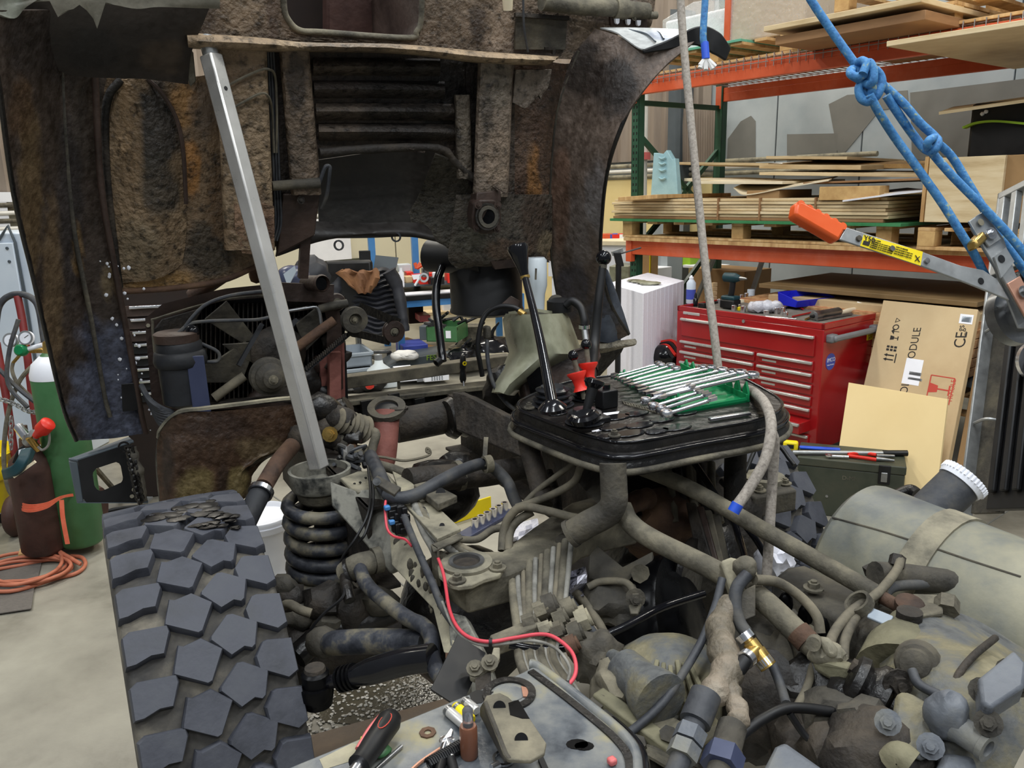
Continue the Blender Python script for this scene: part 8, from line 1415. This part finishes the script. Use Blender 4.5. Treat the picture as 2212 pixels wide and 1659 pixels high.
sc2=T('screwdriver','thick black and red screwdriver handle lying on the lid edge','screwdriver');a,b=Lp(848,1548,.03),Lp(762,1672,.025);dd4=b-a;G().lathe(a,dd4,[(-.004,.006),(.0,.014),(.012,.018),(.06,.0165),(.09,.0145),(.1,.016)],20).o('handle',M['black'],sc2);x4,y4=basis(dd4)
if x4.dot(_r)>0:x4=-x4
G().tube([a+x4*.0145+dd4.normalized()*.008+UP*.004,a+x4*.0155+dd4.normalized()*.04+UP*.006,a+x4*.0125+dd4.normalized()*.08+UP*.006],.004,8).o('red_inlay',M['redvalve'],sc2);G().cyl(b-dd4.normalized()*.02,b+dd4.normalized()*.08,.009).o('shank',M['chrome'],sc2)
rr=[a+dd4.normalized()*(.03+.016*math.cos(t))+UP*.0165-x4*.004+x4.cross(dd4.normalized())*0+x4*(-.007*math.sin(t))for t in[k*.45 for k in range(15)]];G().tube(rr,.0009,5,1).o('oval_mark',M['inkred'],sc2)
gc=T('green_clip','bright green plastic clip under the screwdriver handle','clip');G().plate([Lp(764,1640,.004),Lp(780,1590,.012),Lp(792,1600,.012),Lp(774,1640,.004)],.003).o('green_jaw',M['neon'],gc);G().blob(Lp(818,1622,.008),.014,2,.3,2,(1.3,1,.5)).o('green_body',M['greenpaint'],gc)
G().tube([Lp(868,1612,.004),Lp(805,1668,.004)],.0028,8,1).o('thin_pick',M['steel'],None,'thin steel pick lying beside the screwdriver','pick')
np_=T('side_cutters','small chrome side cutters with black handles on the lid','pliers');c_=Lp(965,1604,.008)
G().lathe(c_,UP,[(-.004,.011),(.004,.011),(.006,.005)],18).o('pivot',M['chrome'],np_)
for s_,(u,v)in((-1,(956,1592)),(1,(974,1586))):G().plate([c_-RT*.006*s_,c_+RT*.008*s_,Lp(u+6*s_,v,.008),Lp(u,v-4,.008)],.008).o('cutting_jaw',M['chrome'],np_,bev=.001);G().tube([c_,Lp(965+8*s_,1625,.008),Lp(965+16*s_,1665,.008)],lambda t:.007-.002*t,8).o('handle_arm',M['chrome'],np_);G().tube([Lp(965+9*s_,1640,.008),Lp(965+17*s_,1672,.008),Lp(965+19*s_,1720,.008)],.007,8).o('grip',M['black'],np_)
cd_=T('spiral_cord','black spiral cord with orange lead lying across the lid','cord');hp4=[]
p0_,p1_=Lp(925,1652,.01),Lp(1010,1602,.01);dn4=(p1_-p0_).normalized();x4,y4=basis(dn4)
for k in range(140):t=k/139;hp4.append(p0_.lerp(p1_,t)+(x4*math.cos(k*.9)+y4*math.sin(k*.9))*.008)
G().tube(hp4,.0018,5,1).o('coil',M['black'],cd_);G().tube([Lp(956,1614,.004),Lp(910,1645,.004),Lp(880,1672,.004)],.0026,6).o('orange_lead',M['copper'],cd_)
G().ringtube(Lp(1088,1640,.002),UP,.012,.016,.003,22).o('steel_ring',M['chrome'],None,'shiny steel ring partly under the steel bracket','ring');G().cyl(Lp(1062,1660,.006),Lp(1078,1652,.006),.006).o('silver_pin',M['chrome'],None,'small silver pin at the bottom edge of the lid','pin')
G().bar(Lp(1168,1640,.003),Lp(1190,1690,.003),.008,.006).o('black_strip',M['black'],None,'black strip running out from under the steel bracket','strip')
settle()
